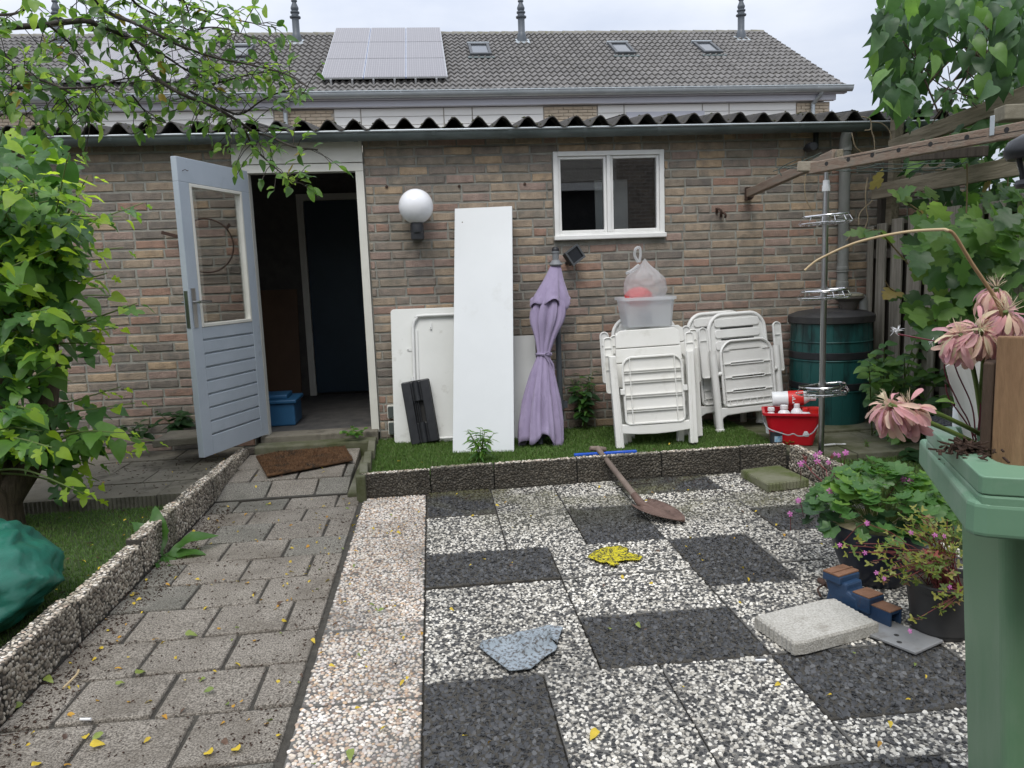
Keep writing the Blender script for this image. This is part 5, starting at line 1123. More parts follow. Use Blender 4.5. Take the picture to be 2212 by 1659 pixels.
def cloth_on_ground(name, pts, z, mat, lab, cat, amp, freq, folds=()):
    poly = [at(x, y, Z=z) for x, y in pts]; P2 = [Vector((p.x, p.y)) for p in poly]; xs_ = [p.x for p in P2]; ys_ = [p.y for p in P2]; ins = list(P2); st_ = .008
    def inside(x, y):
        c_ = False; j = len(P2)-1
        for i in range(len(P2)):
            if (P2[i].y > y) != (P2[j].y > y) and x < (P2[j].x-P2[i].x)*(y-P2[i].y)/(P2[j].y-P2[i].y)+P2[i].x: c_ = not c_
            j = i
        return c_
    x = min(xs_)
    while x < max(xs_):
        y = min(ys_)
        while y < max(ys_):
            if inside(x, y): ins.append(Vector((x+random.uniform(-.003,.003), y+random.uniform(-.003,.003))))
            y += st_
        x += st_
    vo, _, fo, _, _, _ = mgeo.delaunay_2d_cdt(ins, [], [list(range(len(P2)))], 1, 1e-5)
    b = MB(); vs = []
    for v in vo:
        hgt_ = .012+amp*abs(mnoise.noise(Vector((v.x*freq, v.y*freq, 3.1))))+amp*.5*abs(mnoise.noise(Vector((v.x*freq*2.7, v.y*freq*2.7, 7.7))))
        for (f0, f1, fh, fw_) in folds:
            a_, c_ = at(*f0, Z=z), at(*f1, Z=z); d_ = Vector((c_.x-a_.x, c_.y-a_.y)); l_ = d_.length; d_.normalize(); r_ = v-Vector((a_.x, a_.y)); u_ = r_.dot(d_); e_ = r_.x*d_.y-r_.y*d_.x
            if -.01 < u_ < l_+.01: hgt_ += fh*math.exp(-(e_/fw_)**2)
        vs.append((v.x, v.y, hgt_))
    b.add(vs, [tuple(f) for f in fo]); o = b.build(name, mat, smooth=4); s_ = o.modifiers.new('thick','SOLIDIFY'); s_.thickness = .004; s_.offset = -1; props(o, lab, cat); return o
M_yel = pmat('yellow_cloth', [(.50,.43,.015),(.66,.58,.03)], scale=30, rough=.95, bump=.7, bscale=240, dirt=(.07,.065,.03), dscale=70, dlo=.47, dhi=.56)
zz_ = lambda L_: [(877.8+x/3.666, 1020.4+y/3.666) for x, y in L_]
cloth_on_ground('yellow_rag', zz_([(1436,683),(1490,640),(1560,612),(1620,612),(1690,596),(1765,622),(1745,645),(1800,660),(1872,682),(1845,704),(1790,706),(1740,712),(1685,712),(1665,730),(1688,742),(1660,752),(1612,744),(1590,725),(1545,728),(1500,712)]), .006, M_yel, 'dirty yellow cleaning rag lying on the speckled slabs', 'rag', .02, 14)
M_greyc = pmat('grey_cloth', [(.24,.285,.32),(.33,.375,.41)], scale=12, rough=.95, bump=.4, bscale=260, dirt=(.09,.085,.08), dscale=75, dlo=.48, dhi=.60)
g3 = lambda L_: [(737.3+x/3, 1106+y/3) for x, y in L_]
cloth_on_ground('grey_rag', g3([(893,888),(1000,835),(1150,795),(1240,770),(1340,748),(1438,765),(1420,800),(1400,860),(1360,868),(1402,885),(1390,910),(1330,950),(1230,1030),(1150,1036),(1090,1042),(1010,985),(935,920)]), .006, M_greyc, 'crumpled dirty blue grey cloth lying on the speckled slabs', 'rag', .012, 8,
    [(g3([(930,878)])[0], g3([(1150,848)])[0], .022, .012), (g3([(1210,935)])[0], g3([(1345,862)])[0], .03, .014), (g3([(1250,825)])[0], g3([(1340,860)])[0], .03, .02), (g3([(1150,850)])[0], g3([(1165,925)])[0], .014, .01)])
M_coir = pmat('coir', [(.085,.043,.02),(.17,.088,.04)], scale=25, rough=1, bump=1.0, bscale=300, dirt=(.035,.025,.016), dscale=7, dlo=.50, dhi=.62)
dm = thing('doormat', 'worn brown coir doormat lying askew on the slabs before the open door', 'doormat', (-.9, 5.35, .07))
cs = [at(553,989,Z=.075), at(735,952,Z=.095), at(763,995,Z=.085), at(577,1030,Z=.07)]
t = MB(); t.add([c_+Vector((0,0,-.003)) for c_ in cs]+[c_+Vector((0,0,.014)) for c_ in cs], [(3,2,1,0),(4,5,6,7),(0,1,5,4),(1,2,6,5),(2,3,7,6),(3,0,4,7)]); t.build('backing', M_coir, dm, bevel=.006)
k = 9000; uu, vv = rng.random(k), rng.random(k); b = MB(); cA = np.array([list(c_) for c_ in cs])
for i in range(k):
    p = (cA[0]*(1-uu[i])+cA[1]*uu[i])*(1-vv[i])+(cA[3]*(1-uu[i])+cA[2]*uu[i])*vv[i]; a = random.uniform(0,6.28); dx, dy = .0022*math.cos(a), .0022*math.sin(a); lx, ly2 = random.uniform(-.009,.009), random.uniform(-.009,.009)
    b.i = 1 if random.random() < .45 else 0
    b.add([(p[0]-dx,p[1]-dy,p[2]+.012),(p[0]+dx,p[1]+dy,p[2]+.012),(p[0]+lx,p[1]+ly2,p[2]+.024)], [(0,1,2)])
o = b.build('coir_fibres', [M_coir, pmat('coir_light', [(.15,.08,.04),(.22,.125,.065)], scale=25, rough=1)], dm); o['kind'] = 'stuff'

def ribbed_slab(name, c0, du, dv, lu, lv, z0, z1, mat, lab):
    pts = []; c0 = Vector(c0); du = Vector((*du, 0)).normalized(); dv = Vector((*dv, 0)).normalized()
    for a, d, n_, l_, o_ in ((c0, du, dv, lu, 0), (c0+du*lu, dv, -du, lv, 1), (c0+du*lu+dv*lv, -du, -dv, lu, 0), (c0+dv*lv, -dv, du, lv, 1)):
        k_ = int(l_/.022) if o_ == 1 or name == 'stepping_slab' else 1
        for q in range(2*k_): w_ = a+d*(l_*(q+.25)/(2*k_))+n_*(.005 if (q % 2 and k_ > 1) else 0); pts.append((w_.x, w_.y))
    t = MB(); t.prism(pts, z0, z1-.008, 'xy'); o = t.build(name, mat); cx_ = sum(p[0] for p in pts)/len(pts); cy_ = sum(p[1] for p in pts)/len(pts)
    t = MB(); m_ = len(pts); t.add([(x,y,z1-.008) for x,y in pts]+[(cx_+(x-cx_)*.965, cy_+(y-cy_)*.965, z1) for x,y in pts], [(k2,(k2+1)%m_,m_+(k2+1)%m_,m_+k2) for k2 in range(m_)]+[tuple(range(m_,2*m_))]); t.build('slab_top', mat, o); props(o, lab, 'slab'); return o
M_slabl = pmat('pale_concrete', [(.37,.355,.32),(.50,.485,.45)], scale=5, rough=.9, bump=.5, bscale=140, speck=(160,(.72,.70,.66),(1.12,1.12,1.1),.35,.6,.8), dirt=(.15,.13,.095), dscale=7, dlo=.54, dhi=.75)
ribbed_slab('paving_slab', (1.165,2.352,0), (.36,.10), (-.05,.25), .375, .235, .004, .052, M_slabl, 'loose pale concrete slab with ribbed edge lying in front of the blue vise')
M_slabm = pmat('mossy_stepping_slab', [(.13,.135,.075),(.20,.20,.14)], scale=5, rough=.9, bump=.5, bscale=160, dirt=(.085,.105,.03), dscale=4.5, dlo=.44, dhi=.6)
ribbed_slab('stepping_slab', (1.915,4.235,0), (.285,.055), (-.02,.36), .285, .36, .0, .05, M_slabm, 'mossy concrete slab with ribbed edges lying in the patio corner')
pl = thing('steel_plate', 'flat grey metal plate with two holes lying between slab, vise and plastic pot', 'plate', (1.65, 2.45, .0)); pa, pb_ = at(1978,1410,Z=.012), at(2038,1383,Z=.012); d1 = (pb_-pa); d1.z = 0; d2 = Vector((-d1.y, d1.x, 0)).normalized()*.36+Vector((-.02,0,0)); e_ = .008
t = MB(); t.add([(*((pa+v)[:2]), z) for z in (.003,.013) for v in (Vector((0,0,0)), d1, d1+d2, d2)], [(3,2,1,0),(4,5,6,7),(0,1,5,4),(1,2,6,5),(2,3,7,6),(3,0,4,7)]); t.build('plate', pmat('galvanised_plate', [(.24,.245,.25),(.34,.345,.35)], scale=7, rough=.5, metal=.3, dirt=(.16,.14,.12), dscale=10, dlo=.55, dhi=.8), pl, bevel=.002)
for u, v_ in ((.16,.20),(.42,.30)):
    c_ = pa+d1*u+d2*(v_*1.0)+Vector((0,0,.002)); t = MB(); t.lathe([(.0001,.0115),(.008,.0115),(.009,.0138),(.0001,.0139)][1:], 12, (c_.x, c_.y, 0)); t.build('bolt_hole', M_blackrub, pl)
vi = thing('bench_vise', 'rusty blue bench vise lying on the patio behind the pale slab', 'vise', (1.56, 2.68, 0))
M_vise = pmat('chipped_blue_enamel', [(.016,.04,.09),(.025,.06,.125)], scale=8, rough=.45, bump=.2, bscale=60, dirt=(.07,.038,.025), dscale=16, dlo=.6, dhi=.7)
M_rust = pmat('rust', [(.15,.075,.042),(.24,.125,.075)], scale=16, rough=.85, bump=.35, bscale=120)
v0, v1 = at(1824,1312,Z=.0), at(1905,1347,Z=.0); vd = (v1-v0); vd.z = 0; VL = vd.length; va = math.atan2(vd.y, vd.x)
VM = Matrix.Translation((v0.x, v0.y+.02, .0)) @ Matrix.Rotation(va, 4, 'Z')
VL = max(VL, .2)
t = MB(); t.prism([(-.045,.0),(.09,.0),(.11,.03),(.10,.075),(.06,.085),(.055,.115),(-.035,.115),(-.045,.10),(-.03,.06)], -.045, .045, 'xz', VM); t.build('fixed_jaw', M_vise, vi, bevel=.008)
t = MB(); t.box(-.047,.035,-.055,.055,.105,.135,VM); t.build('jaw_block', M_vise, vi, bevel=.004)
t = MB(); t.box(-.045,.030,-.056,.056,.1352,.143,VM); t.box(-.005,.002,-.056,.056,.143,.147,VM); t.build('jaw_plate', M_rust, vi, bevel=.002)
t = MB(); t.box(.075,.155,-.043,.043,.03,.090,VM); t.build('anvil_block', M_vise, vi, bevel=.005)
t = MB(); t.box(.078,.152,-.040,.040,.0902,.095,VM); t.build('anvil_face', M_rust, vi, bevel=.002)
t = MB(); t.box(.10,.235,-.032,-.022,.012,.066,VM); t.box(.10,.235,.022,.032,.012,.066,VM); t.box(.10,.235,-.0215,.0215,.056,.066,VM); t.build('slide_bar', M_vise, vi, bevel=.002)
t = MB(); t.box(.14,.234,-.033,.033,.0665,.070,VM); t.build('slide_top', M_rust, vi)
t = MB(); t.lathe([(.075,0),(.078,.012),(.05,.03)], 24, (.05,0,.0)); t.v = [tuple(VM @ Vector(v)) for v in t.v]; t.build('base', M_vise, vi, smooth=.5)
t = MB(); t.tube([VM @ Vector((-.03,.0,.05)), VM @ Vector((-.085,.01,.052)), VM @ Vector((-.125,.02,.055))], [.011,.010,.013], 8); t.tube(curve([VM @ Vector(p) for p in ((-.08,0,.06),(-.09,-.03,.04),(-.07,-.035,.02),(-.09,-.02,.0125))]), .004, 6); t.build('screw_handle', M_iron, vi, smooth=.9)
# ---------------------------------------------------------------- fence, rails, timber frame
M_oldwood = pmat('weathered_boards', [(.22,.20,.165),(.40,.37,.315)], scale=4, rough=.9, stretch=(14,14,.9), bump=.5, bscale=9, dirt=(.14,.125,.095), dscale=2.5, dlo=.5, dhi=.75)
M_darkwood = pmat('dark_boards', [(.05,.042,.034),(.095,.082,.066)], scale=4, rough=.9, stretch=(14,14,.9), bump=.5, bscale=9)  # darker wood for back boards, rails, post and under beam
M_rail = pmat('greenish_old_plank', [(.17,.145,.10),(.30,.26,.19)], scale=3, rough=.9, stretch=(16,.9,9), bump=.5, bscale=10, dirt=(.075,.068,.035), dscale=2.5, dlo=.5, dhi=.75)
fen = thing('board_fence', 'weathered vertical board fence on the right with dark gaps and wide rails above', 'fence', (3.5, 4.5, 0))
zq = lambda x, y=900: at(1645.8+x/3.907, 219.4+y/3.907, X=3.5).y
edges = [(905,945),(982,1056),(1106,1196),(1246,1360),(1402,1506),(1566,1680),(1742,1872),(1925,2052),(2165,2290)]
tops = [1.60,1.62,1.645,1.65,1.665,1.675,1.66,1.67,1.69]
for (a, c_), tp in zip(edges, tops):
    y1, y0 = zq(a), zq(c_); t = MB(); t.box(3.492, 3.51, y0, y1, .03, tp+random.uniform(-.008,.008)); t.build('fence_board', M_oldwood, fen, bevel=.004)
y = zq(2290)-.05
while y > 2.2:
    t = MB(); t.box(3.492, 3.51, y-.145, y, .03, 1.68); t.build('fence_board', M_oldwood, fen, bevel=.004); y -= .19
y = 5.97
while y > 2.4:
    t = MB(); t.box(3.545, 3.56, y-.14, y, .03, 1.60); t.build('back_board', M_darkwood, fen); y -= .165
for z in (.4, 1.35):
    t = MB(); t.box(3.512, 3.543, 2.2, 5.97, z, z+.07); t.build('fence_rail', M_darkwood, fen)
pA, pB = at(1890,415,X=3.45), at(2212,356,X=3.45)
t = MB(); d_ = (pB-pA).normalized(); t.bar(pA-d_*.02, pB+d_*1.1, .038, .112); t.build('wide_rail', M_rail, fen, bevel=.005)
pA, pB = at(1932,316,X=3.47), at(2212,207,X=3.47)
t = MB(); d_ = (pB-pA).normalized(); t.bar(pA-d_*.05, pB+d_*1.1, .038, .105); t.build('wide_rail', M_rail, fen, bevel=.005)
t = MB(); q_ = at(1925,300,X=3.58); t.bar((3.58,q_.y+.02,.1), (3.58,q_.y-.12,3.6), .07, .07, (0,1,0)); t.build('tall_post', M_rail, fen, bevel=.006)
t = MB(); t.box(3.56,3.62,5.87,5.93,.05,2.05); t.build('fence_post', M_darkwood, fen, bevel=.006)
M_frame = pmat('reddish_old_timber', [(.19,.135,.10),(.30,.225,.17)], scale=4, rough=.85, stretch=(9,1.2,9), bump=.4, bscale=14, dirt=(.20,.18,.145), dscale=4, dlo=.45, dhi=.68)
tf = thing('timber_frame', 'old reddish wooden beam with drilled holes on a wall arm above the chrome pole', 'timber frame', (2.35, 4.5, 1.9))
P1, P2 = at(1752,364,Y=4.46), at(2212,279,Y=3.35); bd_ = (P2-P1).normalized(); P3 = P2+bd_*.7
t = MB(); t.bar(P1, P3, .042, .066); beam = t.build('long_beam', M_frame, tf, bevel=.005)
sdv = bd_.cross(Vector((0,0,1))).normalized(); sdv = sdv if sdv.y < 0 else -sdv; upb = sdv.cross(bd_); upb = upb if upb.z > 0 else -upb
for k, px in enumerate((1791,1838,1890,1947,2015,2095,2180)):
    best = min((abs(project(P1+bd_*s)[0]-px), s) for s in np.linspace(0, (P3-P1).length, 400))[1]
    c_ = P1+bd_*best+sdv*.0215+upb*.008; t = MB(); n_ = 12
    t.add([c_+(bd_*math.cos(a)+upb*math.sin(a))*.0125 for a in np.linspace(0,2*math.pi,n_,endpoint=False)], [tuple(range(n_))]); t.build('rung_hole', M_blackrub, beam)
t = MB(); 
for k in range(5):
    a_ = P1+bd_*(.25+.2*k)+sdv*.0217+upb*(.02-.006*k); t.bar(a_, a_+bd_*.19+upb*random.uniform(-.006,.002), .0008, .003)
t.build('long_crack', M_blackrub, beam)
A0, A1 = at(1618,417,Y=5.9), at(1805,334,Y=4.52)
t = MB(); t.bar(A0, A1, .045, .062); t.build('wall_arm', M_frame, tf, bevel=.005)
t = MB(); t.bar(at(1723,360,Y=4.50), at(1797,360,Y=4.40), .05, .055); t.build('end_block', pmat('pale_cut_wood', [(.24,.21,.16),(.36,.32,.25)], scale=5, rough=.9, stretch=(2,12,12), bump=.3), tf, bevel=.005)
t = MB(); t.bar(at(1808,338,Y=4.56), at(1815,332,Y=4.40), .035, .05); t.build('end_block', M_rail, tf, bevel=.004)
t = MB(); a_ = at(1970,338,Y=4.0); c_ = at(2130,326,Y=3.6); t.bar(a_, c_, .04, .05); t.build('under_beam', M_darkwood, tf, bevel=.004)
t = MB(); a_ = at(1790,352,Y=4.5)+Vector((0,0,.02)); t.bar(at(2145,256,Y=3.55)+Vector((.03,0,.02)), at(2290,250,Y=3.5)+Vector((.03,0,.02)), .10, .07); t.build('top_block', pmat('grey_green_wood', [(.17,.155,.11),(.27,.25,.19)], scale=5, rough=.9, stretch=(2,9,9), bump=.3), tf, bevel=.006)
t = MB(); c_ = at(2150,272,Y=3.47)+sdv*.024; t.bar(c_+upb*.045, c_-upb*.045, .022, .005, sdv); t.build('metal_strap', M_zinclight, beam, bevel=.002)
t = MB(); t.box(-.012,.012,-.03,.03,-.05,.05,Matrix.Translation(A0+Vector((.01,.05,0)))); t.tube([A0+Vector((.03,.02,-.02)), A0+Vector((.04,.08,-.03))], .02, 8); t.build('wall_bracket', M_iron, tf)
M_wire = pmat('green_coated_wire', [(.03,.05,.04),(.06,.085,.07)], rough=.5)
wg = thing('wire_trellis', 'sagging green wire trellis panel hanging under the long wooden beam', 'trellis', (2.6, 4.3, 1.85))
t = MB()
for (a, c_, ya, yc) in (((1670,370),(1775,330),4.7,4.5),((1822,370),(1910,352),4.5,4.3),((1890,372),(2012,346),4.6,4.2),((1962,371),(2075,351),4.6,4.2),((2010,366),(2090,350),4.6,4.3),((1790,335),(1855,337),4.6,4.6),((1676,362),(2010,372),4.8,4.6),((1830,352),(2060,352),4.7,4.4),((1830,360),(2060,362),4.7,4.4),((1700,366),(1770,336),4.8,4.6)):
    p, q = at(*a, Y=ya), at(*c_, Y=yc); m_ = p.lerp(q,.5)+Vector((0,0,-.008)); t.tube([p, m_, q], .0028, 5)
t.tube(curve([at(1688,380,Y=4.7), at(1683,368,Y=4.72), at(1690,360,Y=4.7), at(1720,345,Y=4.6)]), .003, 5)
t.build('wires', M_wire, wg, smooth=.9)
for k, (px, py, lab) in enumerate(((1751,318,'dark round lamp bulb holder on the wall above the wooden arm'),)):
    c_ = at(px, py, Y=5.9); o = thing('wall_socket_lamp', lab, 'lamp holder', c_); t = MB(); t.lathe([(.03,-.05),(.035,-.03),(.035,.03),(.022,.045),(.02,.08)], 14, c_, M=Matrix.Rotation(RAD(-90),3,'X')); t.build('holder', M_dark, o, smooth=.6); t = MB(); t.box(c_.x+.07,c_.x+.10,5.97,5.997,c_.z-.0,c_.z+.16); t.build('back_plate', M_dark, o); t = MB(); t.tube(curve([c_+Vector((0,.05,.01)), c_+Vector((.05,.07,.03)), c_+Vector((.085,.08,.06))]), .006, 6); t.build('cable', M_dark, o)

# ---------------------------------------------------------------- pots
bowl = thing('bowl_pot', 'dark glazed bowl pot with cream inner rim holding the big green geranium', 'pot', at(1893,1245,Z=0))
bc_ = at(1893,1250,Z=0); M_glaze = pmat('dark_blue_glaze', [(.008,.011,.022),(.018,.024,.042)], scale=6, rough=.3, dirt=(.05,.05,.05), dscale=14, dlo=.62, dhi=.85, spec=.5)
t = MB(); t.lathe([(.105,0),(.112,.006),(.145,.06),(.172,.13),(.184,.20),(.186,.235),(.18,.248)], 48, bc_); t.build('bowl', M_glaze, bowl, smooth=.7)
t = MB(); t.lathe([(.1795,.249),(.172,.2505),(.163,.247),(.158,.22),(.155,.19)], 48, bc_); t.build('inner_rim', pmat('cream_glaze', [(.50,.40,.27),(.62,.52,.37)], scale=12, rough=.45, dirt=(.22,.15,.09), dscale=9, dlo=.5, dhi=.7), bowl, smooth=.7)
t = MB(); t.lathe([(.157,.215),(.10,.222),(.0001,.226)], 32, bc_); t.build('soil', M_soil, bowl)
pp2 = at(2032,1362,Z=0); pot2 = thing('plastic_pot', 'black plastic pot with herb robert in front of the green bin', 'pot', pp2)
t = MB(); t.lathe([(.09,0),(.094,.005),(.118,.17),(.122,.172),(.126,.195),(.124,.2),(.116,.2),(.112,.18),(.10,.02)], 40, pp2); t.build('pot', pmat('black_pot', [(.02,.02,.021),(.038,.038,.038)], scale=9, rough=.5), pot2, smooth=.5)
t = MB(); t.lathe([(.112,.172),(.06,.178),(.0001,.18)], 28, pp2); t.build('soil', M_soil, pot2)

# ---------------------------------------------------------------- wheelie bin
M_bin = pmat('green_bin_plastic', [(.13,.25,.158),(.165,.30,.195)], scale=4, rough=.42, dirt=(.30,.38,.31), dscale=5, dlo=.5, dhi=.8, bump=.05, bscale=30)
M_binb = pmat('green_bin_body', [(.105,.215,.115),(.135,.25,.14)], scale=3, rough=.45, stretch=(1,1,.35), dirt=(.23,.30,.22), dscale=4, dlo=.55, dhi=.9)
ZL = 1.0
Cc, Bb, Fr = at(2119,1029,Z=ZL), at(2001.5,919,Z=ZL), at(2212,1034,Z=ZL)
e2 = (Fr-Cc); e2.z = 0; e2.normalize(); e1 = (Bb-Cc); e1.z = 0; Lb_ = e1.length; e1.normalize()
wbn = thing('wheelie_bin', 'faded green wheelie bin with stepped lid in the right foreground', 'wheelie bin', (Cc.x+.3, Cc.y+.3, 0))
def XY(v): return (v.x, v.y)
Pf, Pk = at(2091,1063,Z=ZL-.04), at(1985.5,946,Z=ZL-.04)
far = Bb+e2*.62
up_in = [at(1947.6+x/3.154, 877.8+y/3.154, Z=ZL) for x, y in ((372,140),(395,180),(470,250),(560,315),(610,352),(655,375),(720,394),(800,402))]
tail = Cc+e2*.62+e1*.055
def nround(p, q, r_): return [p.lerp(q, .0)]
poly = [XY(Cc+e1*.012), XY(Cc+e1*.003+e2*.003), XY(Cc+e2*.014), XY(Cc+e2*.62), XY(tail)]+[XY(v) for v in reversed(up_in)]+[XY(Bb+e2*.115), XY(Bb)]
t = MB(); t.prism(poly, ZL-.028, ZL, 'xy'); t.build('lid_rim', M_bin, wbn, bevel=.007, seg=3)
t = MB(); t.prism([XY(Cc+e1*.012), XY(Cc+e1*.003+e2*.003), XY(Cc+e2*.014), XY(Cc+e2*.62), XY(far), XY(Bb)], ZL-.06, ZL-.0285, 'xy'); t.build('lid', M_bin, wbn, bevel=.004)
wl = max(.012, (Cc-Pf).dot(e2)); P0_ = Cc-e2*wl-e1*.0015
t = MB(); t.prism([XY(P0_+e1*.022), XY(P0_+e1*.007+e2*.007), XY(P0_+e2*.022), XY(Cc-e1*.0015+e2*.63), XY(Pk+e2*.66), XY(Pk)], ZL-.095, ZL-.04, 'xy'); t.build('lid_skirt', M_bin, wbn, bevel=.008, seg=3)
Mt = at(2163,1100,Z=ZL-.10)
dd = min((abs(project(Mt+e1*s)[0]-2072), s) for s in np.linspace(0,.7,300))[1]
tp_ = [Mt+e1*.012, Mt+e2*.012, Mt+e2*.5, Mt+e2*.5+e1*dd, Mt+e1*dd]; bt_ = [p+e2*.055*(1 if k in (0,1,4) else -1)+e1*(.03 if k in (0,1,2) else .0)+Vector((0,0,-ZL+.10)) for k, p in enumerate(tp_)]
t = MB(); n_ = 5; t.add(tp_+bt_, [(4,3,2,1,0),(5,6,7,8,9)]+[(k,(k+1)%n_,n_+(k+1)%n_,n_+k) for k in range(n_)]); t.build('bin_body', M_binb, wbn, bevel=.01, seg=3)
M_bark = pmat('bark_mulch', [(.022,.012,.008),(.07,.04,.026)], scale=60, rough=.95)
sc_ = at(2085,975,Z=ZL); t = MB()
for k in range(190):
    a = random.uniform(0,6.28); r_ = abs(random.gauss(0,.5)); p = sc_+e1*(r_*.05*math.cos(a))+e2*(r_*.05*math.sin(a))+Vector((0,0,.002+.016*max(0,1-r_)*random.random())); d_ = Vector((random.uniform(-1,1),random.uniform(-1,1),random.uniform(-.35,.35))).normalized()
    t.bar(p, p+d_*random.uniform(.006,.022), random.uniform(.002,.006), random.uniform(.001,.003))
o = t.build('bark_crumbs', M_bark); props(o, 'clump of dark bark mulch spilled on the green bin lid', 'mulch', kind='stuff')
t = MB()
for (x, y) in ((250,360),(285,375),(310,385),(262,352),(295,390)):
    p = at(1947.6+x/3.154, 877.8+y/3.154, Z=ZL-.037); d_ = Vector((random.uniform(-1,1),random.uniform(-1,1),0)).normalized(); t.bar(p, p+d_*.016, .004, .0016)
o = t.build('bark_flakes', M_bark); props(o, 'few dark bark flakes on the side step of the bin lid', 'mulch', kind='stuff')
# planter made of rough planks standing in the lid
M_plank = pmat('rough_brown_plank', [(.20,.115,.06),(.31,.19,.105)], scale=3, rough=.85, stretch=(10,10,1.2), bump=.35, bscale=30, dirt=(.14,.08,.042), dscale=5, dlo=.5, dhi=.75)
M_plankd = pmat('dark_brown_plank', [(.055,.036,.025),(.10,.066,.045)], scale=3, rough=.9, stretch=(10,10,1.2), bump=.4, bscale=30)
pz0 = ZL-.028; b0 = at(2140,1004,Z=pz0); dtop = at(2146,727,Y=b0.y).z
plt = thing('plank_planter', 'rough brown plank planter standing on the green bin lid', 'planter', b0)
pu = (e2*.96-e1*.22).normalized(); pv = Vector((-pu.y, pu.x, 0))
def pbox(u0,u1,v0,v1,z0,z1,mat,nm,lean=0):
    t = MB(); M_ = Matrix(((pu.x,pv.x,0,b0.x),(pu.y,pv.y,0,b0.y),(0,0,1,0),(0,0,0,1))); t.box(u0,u1,v0,v1,z0,z1,M_); return t.build(nm, mat, plt, bevel=.003)
pbox(0,.20,0,.016,pz0,dtop,M_plank,'plank'); pbox(-.018,-.001,.005,.11,pz0,dtop-.045,M_plankd,'plank'); pbox(0,.20,.10,.115,pz0,dtop-.02,M_plankd,'plank'); pbox(0,.2,.018,.098,pz0,pz0+.05,M_soil,'potting_soil')
# white broken panel behind the planter
Yp = b0.y+.14; wp_ = [at(2044,792,Y=Yp), at(2075,773,Y=Yp+.02), at(2122,752,Y=Yp+.05), at(2148,985,Y=Yp+.05), at(2094,985,Y=Yp)]
t = MB(); nn_ = Vector((.25,1,0)).normalized()*.004; m_ = len(wp_); t.add([p for p in wp_]+[p+nn_ for p in wp_], [tuple(range(m_)), tuple(range(2*m_-1,m_-1,-1))]+[(k,m_+k,m_+(k+1)%m_,(k+1)%m_) for k in range(m_)])
props(t.build('white_panel', pmat('speckled_white_plastic', [(.58,.56,.51),(.68,.66,.61)], scale=6, rough=.5, dirt=(.30,.25,.18), dscale=50, dlo=.66, dhi=.72)), 'broken piece of off white plastic standing behind the planks on the bin', 'panel')
tb_ = at(2072,905,Y=Yp+.06); o = thing('glue_tube', 'small white tube with red and blue label beside the off white plastic piece', 'tube', tb_); t = MB(); t.lathe([(.011,-.03),(.012,.0),(.012,.02),(.011,.024)], 14, tb_); t.build('tube', M_wbot, o, smooth=.6)
t = MB(); t.box(tb_.x-.002,tb_.x+.009,tb_.y-.0135,tb_.y-.0125,tb_.z+.004,tb_.z+.016); t.build('red_label', M_redcap, o); t = MB(); t.tube([(tb_.x+.004+.004*math.cos(a), tb_.y-.013, tb_.z-.004+.004*math.sin(a)) for a in np.linspace(0,6.28,12,endpoint=False)], .0012, 5, closed=True); t.build('blue_ring', pmat('blue_print', [(.03,.09,.30),(.04,.11,.35)], rough=.5), o)

# lantern at the right edge, wicker stool, green garden bag
lz = at(2243,322,Y=1.0); ln = thing('garden_lantern', 'black garden lantern with clear glass at the right edge of the picture', 'lantern', lz)
t = MB(); t.lathe([(.036,-.012),(.040,-.006),(.041,.0),(.036,.012),(.02,.021),(.0001,.024)], 28, lz); t.build('cap', M_dark, ln, smooth=.7)
t = MB(); t.lathe([(.018,-.04),(.026,-.013)], 20, lz); t.build('lantern_glass', M_doorpane, ln, smooth=.9)
t = MB(); t.lathe([(.024,-.05),(.026,-.046),(.024,-.04),(.016,-.0395)], 20, lz); t.tube([lz+Vector((-.028,0,-.01)), lz+Vector((-.022,0,-.03)), lz+Vector((-.02,0,-.048))], .0035, 6); t.tube([lz+Vector((.028,0,-.01)), lz+Vector((.02,0,-.048))], .0035, 6); t.build('cage', M_dark, ln, smooth=.7)
t = MB(); t.lathe([(.0025,-.002),(.003,.0),(.0001,.002)], 8, lz+Vector((-.033,-.018,.0))); t.build('rivet', M_steel, ln)
t = MB(); t.tube(curve([lz+Vector((0,0,.022)), lz+Vector((.02,0,.05)), lz+Vector((.12,.02,.06)), lz+Vector((.22,.03,.0)), (lz.x+.23,lz.y+.03,.0)]), .006, 8); t.build('crook', M_dark, ln, smooth=.9)
M_wick = pmat('dark_grey_rattan', [(.022,.026,.032),(.042,.047,.055)], scale=20, rough=.5)
wk = thing('wicker_stool', 'dark grey woven rattan stool half hidden behind the green bin', 'stool', (2.85, 4.0, .05))
wx_, wy_ = (2.94, 3.40), (3.85, 4.30); per = [(wx_[0],wy_[0]),(wx_[1],wy_[0]),(wx_[1],wy_[1]),(wx_[0],wy_[1])]
def peri(s, off):
    L4 = [wx_[1]-wx_[0], wy_[1]-wy_[0]]*2; s %= sum(L4)
    for k in range(4):
        if s <= L4[k]:
            a, c_ = Vector(per[k]), Vector(per[(k+1)%4]); d_ = (c_-a)/L4[k]; return a+d_*s+Vector((d_.y,-d_.x))*off
        s -= L4[k]
t = MB(); t.box(wx_[0]+.015,wx_[1]-.015,wy_[0]+.015,wy_[1]-.015,.06,.36); t.build('core', M_wick, wk)
nst = 76; tot = 2*(wx_[1]-wx_[0]+wy_[1]-wy_[0])
t = MB()
for r_ in range(16):
    t.tube([(*peri(tot*k/nst, .006*(1 if (k+r_) % 2 else -1)), .07+.0195*r_) for k in range(nst)], .0105, 5, closed=True)
o = t.build('woven_strands', M_wick, wk, smooth=.9); o['kind'] = 'stuff'
t = MB()
